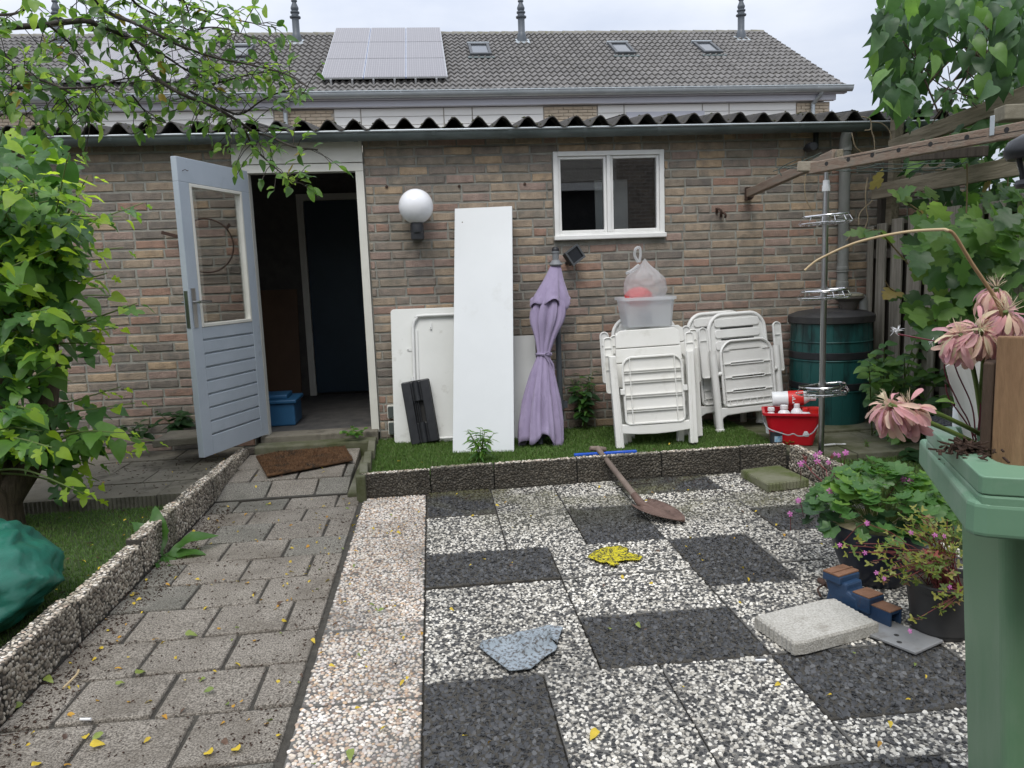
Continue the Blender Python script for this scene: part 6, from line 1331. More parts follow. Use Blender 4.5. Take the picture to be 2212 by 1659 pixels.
for r_ in range(18):
    y = wy_[0]+.012+.027*r_; t.tube([(wx_[0]+(wx_[1]-wx_[0])*k/26, y, .372+.005*(1 if (k+r_) % 2 else -1)) for k in range(27)], .011, 5)
o = t.build('woven_top', M_wick, wk, smooth=.9); o['kind'] = 'stuff'
def weave():
    m = pmat('woven_green_tarp', [(.008,.125,.085),(.014,.18,.125)], scale=4, rough=.36, spec=.7, dirt=(.012,.10,.07), dscale=3, dlo=.4, dhi=.7, speck=(420,(.55,.6,.58),(1.2,1.2,1.2),.42,.6,.6)); n = m.node_tree.nodes; l = m.node_tree.links.new; g = n.new('ShaderNodeNewGeometry')
    a = n.new('ShaderNodeTexChecker'); a.inputs['Scale'].default_value = 190; l(g.outputs['Position'], a.inputs['Vector']); nz = n.new('ShaderNodeTexNoise'); nz.inputs['Scale'].default_value = 9; nz.inputs['Detail'].default_value = 5; l(g.outputs['Position'], nz.inputs['Vector'])
    ad = n.new('ShaderNodeMath'); ad.operation = 'MULTIPLY_ADD'; l(a.outputs['Fac'], ad.inputs[0]); ad.inputs[1].default_value = .10; l(nz.outputs['Fac'], ad.inputs[2])
    b = n.new('ShaderNodeBump'); b.inputs['Strength'].default_value = .6; b.inputs['Distance'].default_value = .02; l(ad.outputs[0], b.inputs['Height']); l(b.outputs['Normal'], n['Principled BSDF'].inputs['Normal']); return m
gb = thing('garden_bag', 'full green woven garden waste bag slumped over the left kerb', 'bag', (-1.98, 3.2, .03))
def bagf(p, a, ph):
    q = 1.07+.09*mnoise.noise(p*1.3+Vector((3,1,2)))-.17*abs(mnoise.noise(p*1.9+Vector((9,4,1))))-.09*abs(mnoise.noise(p*4.2+Vector((2,7,5))))+.05*abs(mnoise.noise(p*6.5)); return (q*(1-.06*max(0,p.z)), q*(1 if p.z > 0 else .75))
lump((-1.99,3.08,.20), .43, .46, .25, bagf, 90, 60, 'bag_cloth', weave(), gb)
t = MB(); pts = []
for k in range(20):
    ph = RAD(75-7*k); a = RAD(-62+1.2*k); p = Vector((math.cos(ph)*math.cos(a), math.cos(ph)*math.sin(a), math.sin(ph))); q = bagf(p, a, ph); pts.append((-1.99+p.x*.43*q[0]*1.005, 3.08+p.y*.46*q[0]*1.005, .20+p.z*.25*q[1]*1.005))
t.tube(pts, .008, 6); t.build('seam', bpy.data.materials['woven_green_tarp'], gb, smooth=.9)

# house behind the camera: only mirrored in the shed window
rh = thing('brick_house', 'brick house with pale boarding and white framed opening, mirrored in the shed window', 'house', (1.5, -3.5, 0))
def bricktex():
    m = bpy.data.materials.new('far_brick'); m.use_nodes = True; n = m.node_tree.nodes; l = m.node_tree.links.new; g = n.new('ShaderNodeNewGeometry'); mp_ = n.new('ShaderNodeMapping'); mp_.inputs['Rotation'].default_value = (RAD(90),0,0); l(g.outputs['Position'], mp_.inputs['Vector'])
    b = n.new('ShaderNodeTexBrick'); b.inputs['Scale'].default_value = 1; b.inputs['Brick Width'].default_value = .22; b.inputs['Row Height'].default_value = .07; b.inputs['Mortar Size'].default_value = .008; b.inputs['Color1'].default_value = (.34,.27,.21,1); b.inputs['Color2'].default_value = (.22,.18,.15,1); b.inputs['Mortar'].default_value = (.40,.39,.36,1)
    l(mp_.outputs['Vector'], b.inputs['Vector']); l(b.outputs['Color'], n['Principled BSDF'].inputs['Base Color']); n['Principled BSDF'].inputs['Roughness'].default_value = .9; return m
t = MB(); t.box(-7,2.4,-3.8,-3.5,0,3.9); t.box(3.7,9,-3.8,-3.5,0,3.9); t.box(2.4,3.7,-3.8,-3.5,3.05,3.9); t.build('wall', bricktex(), rh)
t = MB(); t.box(2.4,2.52,-3.56,-3.47,0,2.95); t.box(3.58,3.7,-3.56,-3.47,0,2.95); t.box(2.35,3.75,-3.56,-3.45,2.95,3.1); t.build('door_frame', M_whitepaint, rh)
for k in range(3):
    t = MB(); t.box(2.0,3.8,-3.49,-3.46,3.12+.25*k,3.36+.25*k); t.build('boarding', pmat('grey_brown_boarding_%s' % 'abc'[k], [(.46,.43,.38),(.52,.49,.44)], rough=.7), rh)
t = MB(); t.box(-7,9,-6,-3.8,0,3.0); t.build('room_dark', M_dark, rh)
# ---------------------------------------------------------------- plants
def leafmesh(name, half, fold=.18, droop=.25, wav=0.0, seed=0, mat=None):
    r = random.Random(seed); vs = []; n = len(half)
    def z(x, y): return fold*abs(x)-droop*y*abs(y)+(wav*math.sin(9*y+5*x+seed) if wav else 0)
    for my, ex, ey in half:
        vs.append((0, my, z(0, my)))
    for s in (1, -1):
        for my, ex, ey in half:
            x, y = s*ex*(1+r.uniform(-.07,.07)), ey+r.uniform(-.012,.012); vs.append((x, y, z(x, y)))
    fs = []
    for k in range(n-1):
        fs.append((k, n+k, n+k+1, k+1)); fs.append((k, k+1, 2*n+k+1, 2*n+k))
    me = bpy.data.meshes.new(name); me.from_pydata(vs, [], fs); me.materials.append(mat); me.polygons.foreach_set('use_smooth', [True]*len(me.polygons)); me.validate(); me.update(); return me
def fanmesh(name, rad, n=26, cup=.25, seed=0, mat=None):
    """Leaf or petal rosette as a fan: rad(theta) with theta 0 at the tip."""
    vs = [(0, .42, -.03)]; r_ = random.Random(seed)
    for k in range(n):
        a = -math.pi+2*math.pi*(k+.5)/n; q = rad(a)*(1+r_.uniform(-.05,.05)); x, y = q*math.sin(a), .42+q*math.cos(a); vs.append((x, y, cup*q*q-.12*max(0, y-.5)+.02*math.cos(7*a)))
    me = bpy.data.meshes.new(name); me.from_pydata(vs, [], [(0, k+1, (k+1) % n+1) for k in range(n)]); me.materials.append(mat); me.polygons.foreach_set('use_smooth', [True]*n); me.update(); return me
OVATE = [(0,0,0),(.08,.14,.06),(.2,.26,.17),(.38,.33,.36),(.56,.31,.56),(.74,.22,.75),(.88,.11,.9),(1,0,1)]
HEART = [(0,0,0),(.0,.2,-.11),(.06,.36,-.03),(.16,.43,.13),(.32,.42,.32),(.52,.34,.54),(.72,.21,.74),(.88,.09,.9),(1.04,0,1.04)]
MULB = [(0,0,0),(.0,.2,-.09),(.06,.33,.02),(.15,.36,.14),(.24,.26,.24),(.31,.14,.30),(.37,.30,.42),(.46,.42,.55),(.54,.32,.60),(.60,.15,.55),(.68,.21,.70),(.82,.16,.84),(1,0,1)]
GRAPE = [(0,0,0),(.0,.16,-.17),(.02,.33,-.16),(.05,.47,-.04),(.1,.40,.06),(.18,.52,.17),(.26,.58,.30),(.33,.42,.34),(.38,.33,.38),(.46,.44,.52),(.54,.42,.64),(.62,.28,.64),(.70,.25,.72),(.80,.24,.82),(.88,.13,.88),(1,0,1)]
LANCE = [(0,0,0),(.15,.06,.15),(.35,.105,.35),(.55,.10,.55),(.78,.055,.78),(1,0,1)]
GERAN = lambda a: (.48*(.87+.13*math.cos(6.6*a)) if abs(a) < 2.75 else .10)
ROBERT = lambda a: (.5*(.45+.55*max(0,math.cos(5*a*.8))**.7)+.05*math.cos(15*a) if abs(a) < 2.5 else .06)

def place_leaves(parent, items, meshes, mats, name='leaf', limit=300, rest_name=None):
    """items: (pos, tip dir, face normal, size, mesh no, material no). The largest in view become leaf objects, the rest one mesh."""
    org = origin_of(parent) if parent is not None else Vector((0,0,0)); sc = []
    for k, it in enumerate(items):
        p = project(it[0]); v = -1.0
        if p: v = it[3]/p[2]*(1 if (-30 < p[0] < 2240 and -30 < p[1] < 1690) else .02)
        sc.append((v, k))
    sc.sort(reverse=True); pick = set(k for _, k in sc[:limit]); rest = MB()
    for k, (pos, td, nn, size, mi, ma) in enumerate(items):
        t = Vector(td).normalized(); n = Vector(nn); n = (n-t*n.dot(t)); n = n.normalized() if n.length > 1e-4 else t.orthogonal().normalized(); x = t.cross(n)
        M3 = Matrix(((x.x,t.x,n.x),(x.y,t.y,n.y),(x.z,t.z,n.z)))
        if k in pick:
            o = bpy.data.objects.new(name, meshes[mi]); COL.objects.link(o); o.parent = parent; o.location = Vector(pos)-org; o.rotation_euler = M3.to_euler(); o.scale = (size,)*3
            o.material_slots[0].link = 'OBJECT'; o.material_slots[0].material = mats[ma]
        else:
            rest.i = ma; T = Matrix.Translation(pos) @ M3.to_4x4() @ Matrix.Scale(size, 4); rest.add([T @ v.co for v in meshes[mi].vertices], [tuple(q.vertices) for q in meshes[mi].polygons])
    if rest.f: o = rest.build(rest_name or 'foliage', mats, parent, smooth=4); o['kind'] = 'stuff'
rv = lambda s=1.0: Vector((random.uniform(-s,s), random.uniform(-s,s), random.uniform(-s,s)))
def inpoly(x, y, P):
    c_ = False; j = len(P)-1
    for i in range(len(P)):
        if (P[i][1] > y) != (P[j][1] > y) and x < (P[j][0]-P[i][0])*(y-P[i][1])/(P[j][1]-P[i][1]+1e-9)+P[i][0]: c_ = not c_
        j = i
    return c_
M_bark1 = pmat('furrowed_bark', [(.045,.033,.022),(.12,.09,.062)], scale=7, rough=.95, stretch=(7,7,1.3), bump=1.0, bscale=12, dist=.6)
M_twig = pmat('dark_twig', [(.022,.018,.014),(.05,.04,.03)], scale=20, rough=.8)
M_gstem = pmat('green_shoot', [(.09,.14,.03),(.14,.19,.05)], scale=10, rough=.5)
M_rstem = pmat('red_stem', [(.12,.025,.03),(.19,.05,.045)], scale=20, rough=.5)

# mulberry tree on the left
mul = thing('mulberry_tree', 'mulberry tree with lobed bright green leaves and thick trunk at the left edge', 'tree', (-2.46, 4.42, .03))
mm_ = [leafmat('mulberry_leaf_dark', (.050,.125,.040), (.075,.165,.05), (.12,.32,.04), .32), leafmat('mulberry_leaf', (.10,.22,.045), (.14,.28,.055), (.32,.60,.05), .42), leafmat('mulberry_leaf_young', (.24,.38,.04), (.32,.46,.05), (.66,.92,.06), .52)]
mq = [leafmesh('mulberry_leaf', MULB, (.1,.35,.25,.5)[k], (.25,.5,.1,.4)[k], .045, k, mm_[1]) for k in range(4)]+[leafmesh('mulberry_leaf', HEART, .2, .32, .03, k+9, mm_[1]) for k in range(3)]
stems = [curve([(-2.46,4.42,-.02),(-2.45,4.42,.22),(-2.40,4.45,.55),(-2.36,4.5,1.0),(-2.33,4.5,1.5),(-2.40,4.5,2.1),(-2.5,4.4,2.6)]),
         curve([(-2.46,4.42,.15),(-2.55,4.40,.5),(-2.62,4.40,1.0),(-2.72,4.3,1.6),(-2.8,4.3,2.4)]),
         curve([(-2.40,4.42,.2),(-2.24,4.5,.48),(-2.18,4.6,.9),(-2.17,4.62,1.35)]), curve([(-2.5,4.42,.2),(-2.85,4.5,.8),(-3.1,4.5,1.5),(-3.2,4.4,2.2)])]
t = MB(); t.tube(stems[0], [.165 if k < 2 else .135-.0015*k if k < 10 else max(.03, .085-.0015*k) for k in range(len(stems[0]))], 14); tr = t.build('trunk', M_bark1, mul, smooth=.9)
for s_ in stems[1:]:
    t = MB(); t.tube(s_, [max(.02, .085-.0017*k) for k in range(len(s_))], 10); t.build('limb', M_bark1, mul, smooth=.9)
FP = [(-90,255),(60,268),(110,285),(170,340),(205,380),(262,410),(318,428),(250,470),(268,520),(235,560),(215,600),(262,628),(296,650),(262,700),(272,745),(215,790),(262,825),(296,868),(250,900),(270,935),(335,958),(300,985),(215,1000),(238,1062),(205,1080),(120,1062),(60,1035),(-90,1030)]
items = []; tw = MB()
tips = [(310,438,4.6),(262,468,4.5),(266,535,4.4),(232,590,4.3),(296,655,4.3),(268,745,4.4),(215,700,4.2),(293,870,4.4),(262,835,4.6),(270,930,4.5),(333,952,4.4),(205,1005,4.4),(205,1075,4.3),(190,380,4.5),(150,330,4.4),(95,300,4.3)]
for k in range(120):
    if k < len(tips): tx, ty, ty_ = tips[k]
    else:
        while True:
            tx, ty = random.uniform(-80,300), random.uniform(262,1070)
            if inpoly(tx, ty, FP) and random.random() < 1-.0022*max(0,tx): break
        ty_ = random.uniform(3.75, 5.0)
    tip = at(tx, ty, Y=ty_); s_ = random.choice(stems[:3]); cand = [p for p in s_ if .35 < p.z < 2.5]; st_ = min(cand, key=lambda p: abs(p.z-(tip.z-.18))+random.uniform(0,.25))
    mid = st_.lerp(tip,.5)+Vector((0,0,random.uniform(.0,.10))); pts = curve([st_, mid, tip], 9); tw.i = 0
    tw.tube(pts, [max(.0022, .008-.0003*j) for j in range(len(pts))], 5)
    ln_ = (tip-st_).length; step = .065; nl = max(3, int(ln_*.8/step))
    for j in range(nl+1):
        f = 1-.8*j/nl; q = pts[min(len(pts)-1, int(f*(len(pts)-1)))]; d_ = (tip-mid).normalized(); sd_ = d_.cross(Vector((0,0,1))).normalized()*(1 if j % 2 else -1)
        out_ = (d_*.55+sd_*.75+rv(.35)+Vector((0,-.15,-.35-.25*random.random()))).normalized(); size = (.06+.065*min(1, j/3.2))*random.uniform(.7,1.25)
        pos = q+out_*.035
        vis = project(pos)
        if vis is None: continue
        young = j < 3
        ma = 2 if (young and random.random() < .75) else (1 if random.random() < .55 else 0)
        items.append((pos, out_, Vector((0,-.35,1))+rv(.55), size, random.choice((0,1,2,3)) if random.random() < .6 else random.choice((4,5,6)), ma))
tw.build('twigs', M_gstem, mul, smooth=.9)
for k in range(330):                                                  # inner leaves close to the stems
    while True:
        tx, ty = random.uniform(-80,150), random.uniform(280,1000)
        if inpoly(tx, ty, FP): break
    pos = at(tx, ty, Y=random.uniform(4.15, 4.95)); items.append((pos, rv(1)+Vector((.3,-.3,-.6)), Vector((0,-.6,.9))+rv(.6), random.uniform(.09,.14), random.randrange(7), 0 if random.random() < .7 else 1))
items = [it for it in items if not (project(it[0])[0] < 105 and project(it[0])[1] > 985) and not (85 < project(it[0])[0] < 150 and 720 < project(it[0])[1] < 870 and it[0].y < 4.62 and random.random() < .75)]
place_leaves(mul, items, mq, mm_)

# plum tree reaching in from the upper left
plum = thing('plum_tree', 'plum tree branches with small leaves reaching in from the upper left', 'tree', (-4.2, 2.4, 0))
pm_ = [leafmat('plum_leaf_dark', (.050,.11,.030), (.075,.15,.04), (.14,.32,.045), .35), leafmat('plum_leaf', (.085,.18,.04), (.125,.235,.055), (.28,.52,.06), .42), leafmat('plum_leaf_light', (.16,.28,.05), (.21,.33,.07), (.48,.70,.09), .48), leafmat('plum_leaf_turning', (.30,.20,.03), (.36,.27,.04), (.5,.4,.06), .4)]
pq = [leafmesh('plum_leaf', [(a_, b_*.82, c_) for a_, b_, c_ in OVATE], .34, .28, .03, k, pm_[1]) for k in range(5)]
z1_ = lambda L_: [(x/3, y/3) for x, y in L_]
BRN = [(z1_([(-300,240),(0,183),(250,165),(450,140),(560,135),(640,165),(780,220),(850,290),(950,450),(1060,540),(1200,620),(1400,700),(1550,790),(1640,850),(1750,885),(1900,950),(2060,970)]), 3.3, .013),
       (z1_([(500,130),(620,150),(720,185),(830,235),(940,300),(1080,370),(1200,450),(1330,520),(1420,600),(1500,640)]), 3.4, .008),
       (z1_([(560,-60),(640,30),(730,95),(850,140),(980,200),(1090,260),(1200,310),(1400,375),(1600,415),(1850,480),(1990,560)]), 3.2, .009),
       (z1_([(-200,560),(0,568),(200,570),(380,572),(560,568),(640,560)]), 3.0, .008), (z1_([(-150,200),(0,330),(110,440),(250,510),(400,570),(520,650),(600,730)]), 3.1, .009),
       (z1_([(1590,840),(1640,950),(1730,1040),(1810,1110),(1870,1160),(1910,1200)]), 3.28, .005), (z1_([(820,-50),(900,40),(1040,110),(1160,170),(1240,200)]), 3.3, .006),
       (z1_([(1240,560),(1400,540),(1550,500),(1700,470),(1850,470)]), 3.4, .005), (z1_([(1130,-60),(1200,20),(1230,120),(1210,160)]), 3.3, .005), (z1_([(860,620),(930,710),(990,770),(1090,800)]), 3.25, .004),
       (z1_([(1430,700),(1560,740),(1700,650),(1850,590),(1990,610)]), 3.3, .005), (z1_([(-100,90),(60,95),(170,55),(260,-30)]), 3.2, .007), (z1_([(1080,-40),(1300,60),(1500,120),(1640,150),(1790,180)]), 3.4, .005),
       (z1_([(1060,300),(1180,240),(1330,180),(1480,190),(1640,250)]), 3.3, .005), (z1_([(1210,580),(1300,640),(1330,720)]), 3.3, .004), (z1_([(300,150),(430,260),(520,360),(560,450)]), 3.1, .005), (z1_([(640,560),(760,520),(880,500),(1010,470)]), 3.1, .004),
       (z1_([(-50,620),(60,690),(150,740),(230,790)]), 3.0, .004), (z1_([(380,575),(450,690),(520,760),(600,810)]), 3.05, .004)]
items = []
for (pts, Y0, r0_) in BRN:
    P = curve([at(x, y, Y=Y0+.12*math.sin(k*1.1)) for k, (x, y) in enumerate(pts)], 6); n_ = len(P)
    t = MB(); t.tube(P, [max(.0018, r0_*(1-.75*k/n_)) for k in range(n_)], 7); t.build('branch', M_twig, plum, smooth=.9)
    ln_ = sum((P[k+1]-P[k]).length for k in range(n_-1)); s_ = 0
    tww = MB(); cnt = int(ln_/.018)
    for q in range(cnt):
        f = (q+random.random())/cnt; base = P[int(f*(n_-1))]; px = project(base)
        if r0_ > .01 and px[0] < 150: continue
        side = rv(1); side = Vector((side.x, side.y*.7, side.z*.8-.1)); L2 = random.uniform(.01,.13)*(1 if random.random() < .7 else 1.5); end = base+side.normalized()*L2
        if L2 > .05: tww.tube([base, base.lerp(end,.5)+Vector((0,0,.008)), end], .0016, 4)
        for w_ in range(1 if L2 < .05 else random.choice((2,3))):
            pos = base.lerp(end, 1-.35*w_*random.random()); dr = (side.normalized()*.7+rv(.8)+Vector((.15,0,-.12))).normalized()
            v = random.random(); ma = 3 if v > .985 else (2 if v > .8 else (1 if v > .38 else 0)); items.append((pos, dr, Vector((0,-.3,1))+rv(.7), random.uniform(.032,.055), random.randrange(5), ma))
    if tww.f: tww.build('twigs', M_twig, plum, smooth=.9)
for k in range(110):                                                   # the thicker canopy at the left edge
    while True:
        x, y = random.uniform(-60,215), random.uniform(-20,275)
        if random.random() < (1-.55*max(0,x)/215)*(.45 if y < 140 else 1): break
    items.append((at(x, y, Y=random.uniform(2.9,3.6)), rv(1)+Vector((.1,0,-.6)), Vector((0,-.4,1))+rv(.7), random.uniform(.045,.07), random.randrange(5), random.choice((0,1,1,2))))
place_leaves(plum, items, pq, pm_)
t = MB(); t.tube(curve([(-4.2,2.4,-.05),(-4.15,2.45,1.2),(-4.0,2.6,2.1),(-3.6,2.9,2.45),tuple(at(-100,80,Y=3.3))]), [.09]*9+[.07]*9+[.05]*9+[.03]*6, 10); t.build('trunk', M_bark1, plum, smooth=.9)
pf = [at(1333/1.646/1.8228 if False else 293+0*k, 712/3+0*k, Y=3.3) for k in range(1)]
t = MB()
for (x, y) in ((1300,712),(700,490),(590,170),(1740,500),(1140,440)):
    c_ = at(x/3, y/3+4, Y=3.3); t.lathe([(.0001,-.014),(.009,-.01),(.012,0),(.009,.01),(.0001,.013)], 10, c_)
t.build('green_plums', pmat('green_plum', [(.16,.22,.05),(.20,.26,.07)], rough=.4), plum, smooth=.9)

# climber above the fence at the upper right
cl = thing('leafy_climber', 'climber with large dark heart shaped leaves above the fence at upper right', 'climber', (3.75, 4.9, 1.6))
cm = [leafmat('climber_leaf_dark', (.040,.085,.040), (.058,.115,.052), (.08,.20,.04), .25, .45, .4), leafmat('climber_leaf', (.058,.125,.052), (.08,.16,.065), (.15,.34,.06), .32, .45, .4), leafmat('climber_leaf_light', (.12,.23,.06), (.15,.28,.07), (.3,.56,.09), .42)]
cq = [leafmesh('climber_leaf', [(a_, b_*.8, c_) for a_, b_, c_ in HEART], .34, .42, .03, k, cm[1]) for k in range(5)]
CP = [(1905,-20),(1890,40),(1882,85),(1895,120),(1885,165),(1900,215),(1925,228),(1960,232),(1985,190),(2000,165),(2035,150),(2040,100),(2070,140),(2110,150),(2140,190),(2180,180),(2230,170),(2230,-20)]
items = []; tw = MB()
for k in range(520):
    while True:
        x, y = random.uniform(1880,2235), random.uniform(-25,235)
        if not inpoly(x, y, CP): 
            if random.random() < .035 and x > 1960: break
            continue
        gap = (abs(x-2080)/62)**2+(abs(y-98)/48)**2
        if gap < 1 and random.random() < .6: continue
        break
    pos = at(x, y, Y=random.uniform(4.2,5.6)); v = random.random()
    items.append((pos, Vector((random.uniform(-.9,.6),random.uniform(-.7,.3),-.75))+rv(.45), Vector((-.25,-.8,.6))+rv(.75), random.uniform(.085,.15), random.randrange(5), 2 if v > .86 else (1 if v > .45 else 0)))
for k in range(110):                                                    # small leaves and shoots just over the upper rail
    x = random.uniform(1955,2230); y = 285-(x-1930)*.36-random.uniform(0,55); items.append((at(x, y, Y=random.uniform(4.3,5.5)), rv(1)+Vector((0,0,-.3)), Vector((-.2,-.8,.5))+rv(.6), random.uniform(.04,.075), random.randrange(5), random.choice((0,1,1,2))))
for k in range(46):                                                     # between the two rails
    x = random.uniform(1975,2200); y = 325-(x-1930)*.28+random.uniform(-5,45); items.append((at(x, y, Y=random.uniform(4.4,5.3)), rv(.6)+Vector((-.5,0,-.5)), Vector((-.2,-.8,.6))+rv(.4), random.uniform(.07,.14), random.randrange(5), random.choice((0,0,1,1,2))))
for k in range(26):
    a = at(random.uniform(1935,2200), random.uniform(215,270), Y=random.uniform(4.6,5.3)); e = at(random.uniform(1910,2210), random.uniform(0,150), Y=random.uniform(4.5,5.4)); tw.tube(curve([a, a.lerp(e,.5)+rv(.08), e], 5), random.choice((.003,.004,.006)), 5)
tw.build('woody_stems', pmat('brown_vine_wood', [(.06,.042,.03),(.13,.095,.07)], scale=20, rough=.9), cl, smooth=.9)
place_leaves(cl, items, cq, cm)

hg_ = thing('hedge', 'dark neighbouring hedge showing in the gaps behind the board fence', 'hedge', (4.0, 4.2, 0)); items = []
for k in range(1500): items.append((Vector((random.uniform(3.66,4.5), random.uniform(2.3,5.9), random.uniform(.9,2.32))), rv(1), rv(1), random.uniform(.09,.17), random.randrange(5), random.choice((0,0,1))))
place_leaves(hg_, items, cq, cm, limit=60)
# grape vine on the fence
gv = thing('grape_vine', 'grape vine with lobed light green leaves climbing the weathered fence', 'vine', (3.3, 4.4, .05))
gm = [leafmat('grape_leaf_dark', (.028,.075,.022), (.045,.105,.03), (.08,.22,.035), .3), leafmat('grape_leaf', (.06,.135,.035), (.085,.17,.045), (.18,.38,.05), .4), leafmat('grape_leaf_light', (.11,.20,.055), (.15,.24,.075), (.32,.52,.09), .45), leafmat('grape_leaf_bronze', (.24,.19,.055), (.30,.22,.08), (.42,.36,.10), .4)]
gq = [leafmesh('grape_leaf', GRAPE, .12, .2, .03, k, gm[1]) for k in range(6)]
z3 = lambda x, y: (1474.7+x/3, y/3)
canes = [([(1690,1500),(1600,1420),(1480,1330),(1390,1290)],0),([(2120,900),(2110,1110),(2100,1350),(2090,1600)],4),([(1843,1060),(1843,1250),(1835,1450),(1830,1600)],1),([(1990,1110),(1985,1300),(1980,1500),(1975,1640)],2),([(1790,1600),(1700,1400),(1620,1270),(1560,1290)],3),([(1520,1780),(1330,1560),(1260,1490),(1190,1500)],5),([(1740,2180),(1600,2040),(1500,1940),(1360,1880),(1310,1820)],6)]
items = []; tw = MB()
for (pts, k_) in canes:
    P = curve([at(*z3(*p), Y=4.55+.06*k_) for p in pts], 8); tw.tube(P, [.0055-.0025*k/len(P) for k in range(len(P))], 6)
    for q in range(0, len(P), 4):
        if random.random() < .75: items.append((P[q]+rv(.02), rv(.8)+Vector((-.3,-.2,.1)), Vector((-.1,-.7,.9))+rv(.4), random.uniform(.07,.14), random.randrange(6), random.choice((1,2,2,3))))
tw.build('canes', pmat('vine_cane', [(.10,.085,.04),(.17,.12,.06)], scale=20, rough=.7), gv, smooth=.9)
GP = [(2010,470),(1985,520),(1950,560),(1990,600),(1965,640),(1975,690),(2000,720),(2040,760),(2060,700),(2110,740),(2230,760),(2230,400),(2140,420),(2100,470)]
for k in range(215):
    while True:
        x, y = random.uniform(1950,2235), random.uniform(405,780)
        if inpoly(x, y, GP) and random.random() < .35+.65*(x-1950)/285: break
    yy_ = random.uniform(3.9,4.9); v = random.random(); deep = yy_ > 4.5
    items.append((at(x, y, Y=yy_), Vector((random.uniform(-.8,.5),random.uniform(-.5,0),random.uniform(-.8,.3))), Vector((-.15,-.75,.75))+rv(.4), random.uniform(.09,.16), random.randrange(6), (0 if v < .7 else 1) if deep else (2 if v > .72 else (1 if v > .22 else 0))))
place_leaves(gv, items, gq, gm)
for lab_, px, py, sz in (('single yellowed vine leaf dangling beside the end of the lower rail', 1893, 402, .12),):
    o = link('vine_leaf', gq[0], None, at(px, py, Y=4.9), (RAD(70), RAD(10), RAD(200)), (sz,)*3, gm[3]); props(o, lab_, 'leaf')
dv = thing('dry_tendrils', 'dry brown vine tendrils hanging from the shed gutter beside the downpipe', 'tendril', at(1880,265,Y=5.7))
t = MB()
for pts in ([(1160,755),(1215,775),(1225,850),(1240,900),(1245,990)],[(1225,790),(1290,800),(1340,850),(1360,940)],[(1180,845),(1215,840),(1222,810)],[(1480,640),(1475,730),(1470,840)],[(1200,1150),(1185,1250),(1190,1350),(1200,1420),(1180,1480)],[(1230,1300),(1150,1380),(1140,1460)],[(800,1110),(790,1200),(800,1290),(840,1370)],[(1060,1560),(1120,1500),(1200,1490)],[(1095,860),(1120,950),(1170,990)]):
    t.tube(curve([at(*z3(*p), Y=5.6) for p in pts], 6), .0045, 5)
t.build('tendril', pmat('dry_tendril', [(.22,.17,.11),(.33,.27,.18)], rough=.8), dv, smooth=.9)

# shrub beside the water butt
sh = thing('leafy_shrub', 'green shrub with pointed oval leaves growing between water butt and fence', 'shrub', (3.25, 4.95, .08))
sm_ = [leafmat('shrub_leaf_dark', (.05,.12,.045), (.075,.155,.055), (.10,.26,.05), .3), leafmat('shrub_leaf', (.10,.20,.055), (.14,.25,.07), (.25,.48,.07), .38)]
sq_ = [leafmesh('shrub_leaf', OVATE, .18, .25, .02, k, sm_[1]) for k in range(4)]; items = []; tw = MB()
SP = [(1855,785),(1900,745),(1950,735),(1990,715),(2040,740),(2080,780),(2075,900),(2010,990),(1955,985),(1915,950),(1890,880),(1880,830)]
for k in range(46):
    while True:
        x, y = random.uniform(1850,2080), random.uniform(720,985)
        if inpoly(x, y, SP): break
    Y0 = random.uniform(4.7,5.3); tip = at(x, y, Y=Y0); root = Vector((random.uniform(3.1,3.4), random.uniform(4.95,5.2), .08)); P = curve([root, root.lerp(tip,.6)+Vector((0,0,.06)), tip], 6); tw.tube(P, [.0045]*(len(P)-3)+[.003]*3, 5)
    for j in range(5):
        q = P[-1-2*j] if 2*j < len(P) else P[0]; sd_ = Vector((1 if j % 2 else -1, random.uniform(-.6,.2), 0))
        for s in (1, -1): items.append((q, sd_*s+rv(.35)+Vector((0,-.2,-.1)), Vector((0,-.45,1))+rv(.35), random.uniform(.075,.13)*(1 if j else .7), random.randrange(4), 1 if random.random() < .6 else 0))
tw.build('stems', M_gstem, sh, smooth=.9); place_leaves(sh, items, sq_, sm_)

# geranium in the bowl
ge = thing('geranium', 'bushy geranium with rounded green leaves and pink flowers in the dark bowl pot', 'plant', bc_+Vector((0,0,.22)))
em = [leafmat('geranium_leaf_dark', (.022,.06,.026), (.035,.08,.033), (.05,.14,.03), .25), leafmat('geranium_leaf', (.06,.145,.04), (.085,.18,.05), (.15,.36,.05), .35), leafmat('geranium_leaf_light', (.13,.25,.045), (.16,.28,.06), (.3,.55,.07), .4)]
eq = [fanmesh('geranium_leaf', GERAN, 28, .35, k, em[1]) for k in range(4)]; items = []; tw = MB()
for k in range(330):
    a = random.uniform(0,6.28); u_ = random.random(); el = random.uniform(-.25,1)
    R_ = .255*math.sqrt(max(.02,1-.95*max(0,el)**2))*u_**.3; p = bc_+Vector((R_*math.cos(a)*1.02, R_*math.sin(a), .30+.175*el+random.uniform(-.015,.015)))
    if p.z < .265: p.z = .265+random.uniform(0,.03)
    out_ = Vector((math.cos(a), math.sin(a), -.25)); top_ = el > .25
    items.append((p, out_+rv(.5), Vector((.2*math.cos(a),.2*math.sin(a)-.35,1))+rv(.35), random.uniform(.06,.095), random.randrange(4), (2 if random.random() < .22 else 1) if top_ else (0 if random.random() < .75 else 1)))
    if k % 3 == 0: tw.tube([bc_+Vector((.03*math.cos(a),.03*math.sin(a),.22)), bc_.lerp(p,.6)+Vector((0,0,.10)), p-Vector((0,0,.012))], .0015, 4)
tw.build('stalks', M_gstem, ge, smooth=.9); place_leaves(ge, items, eq, em)
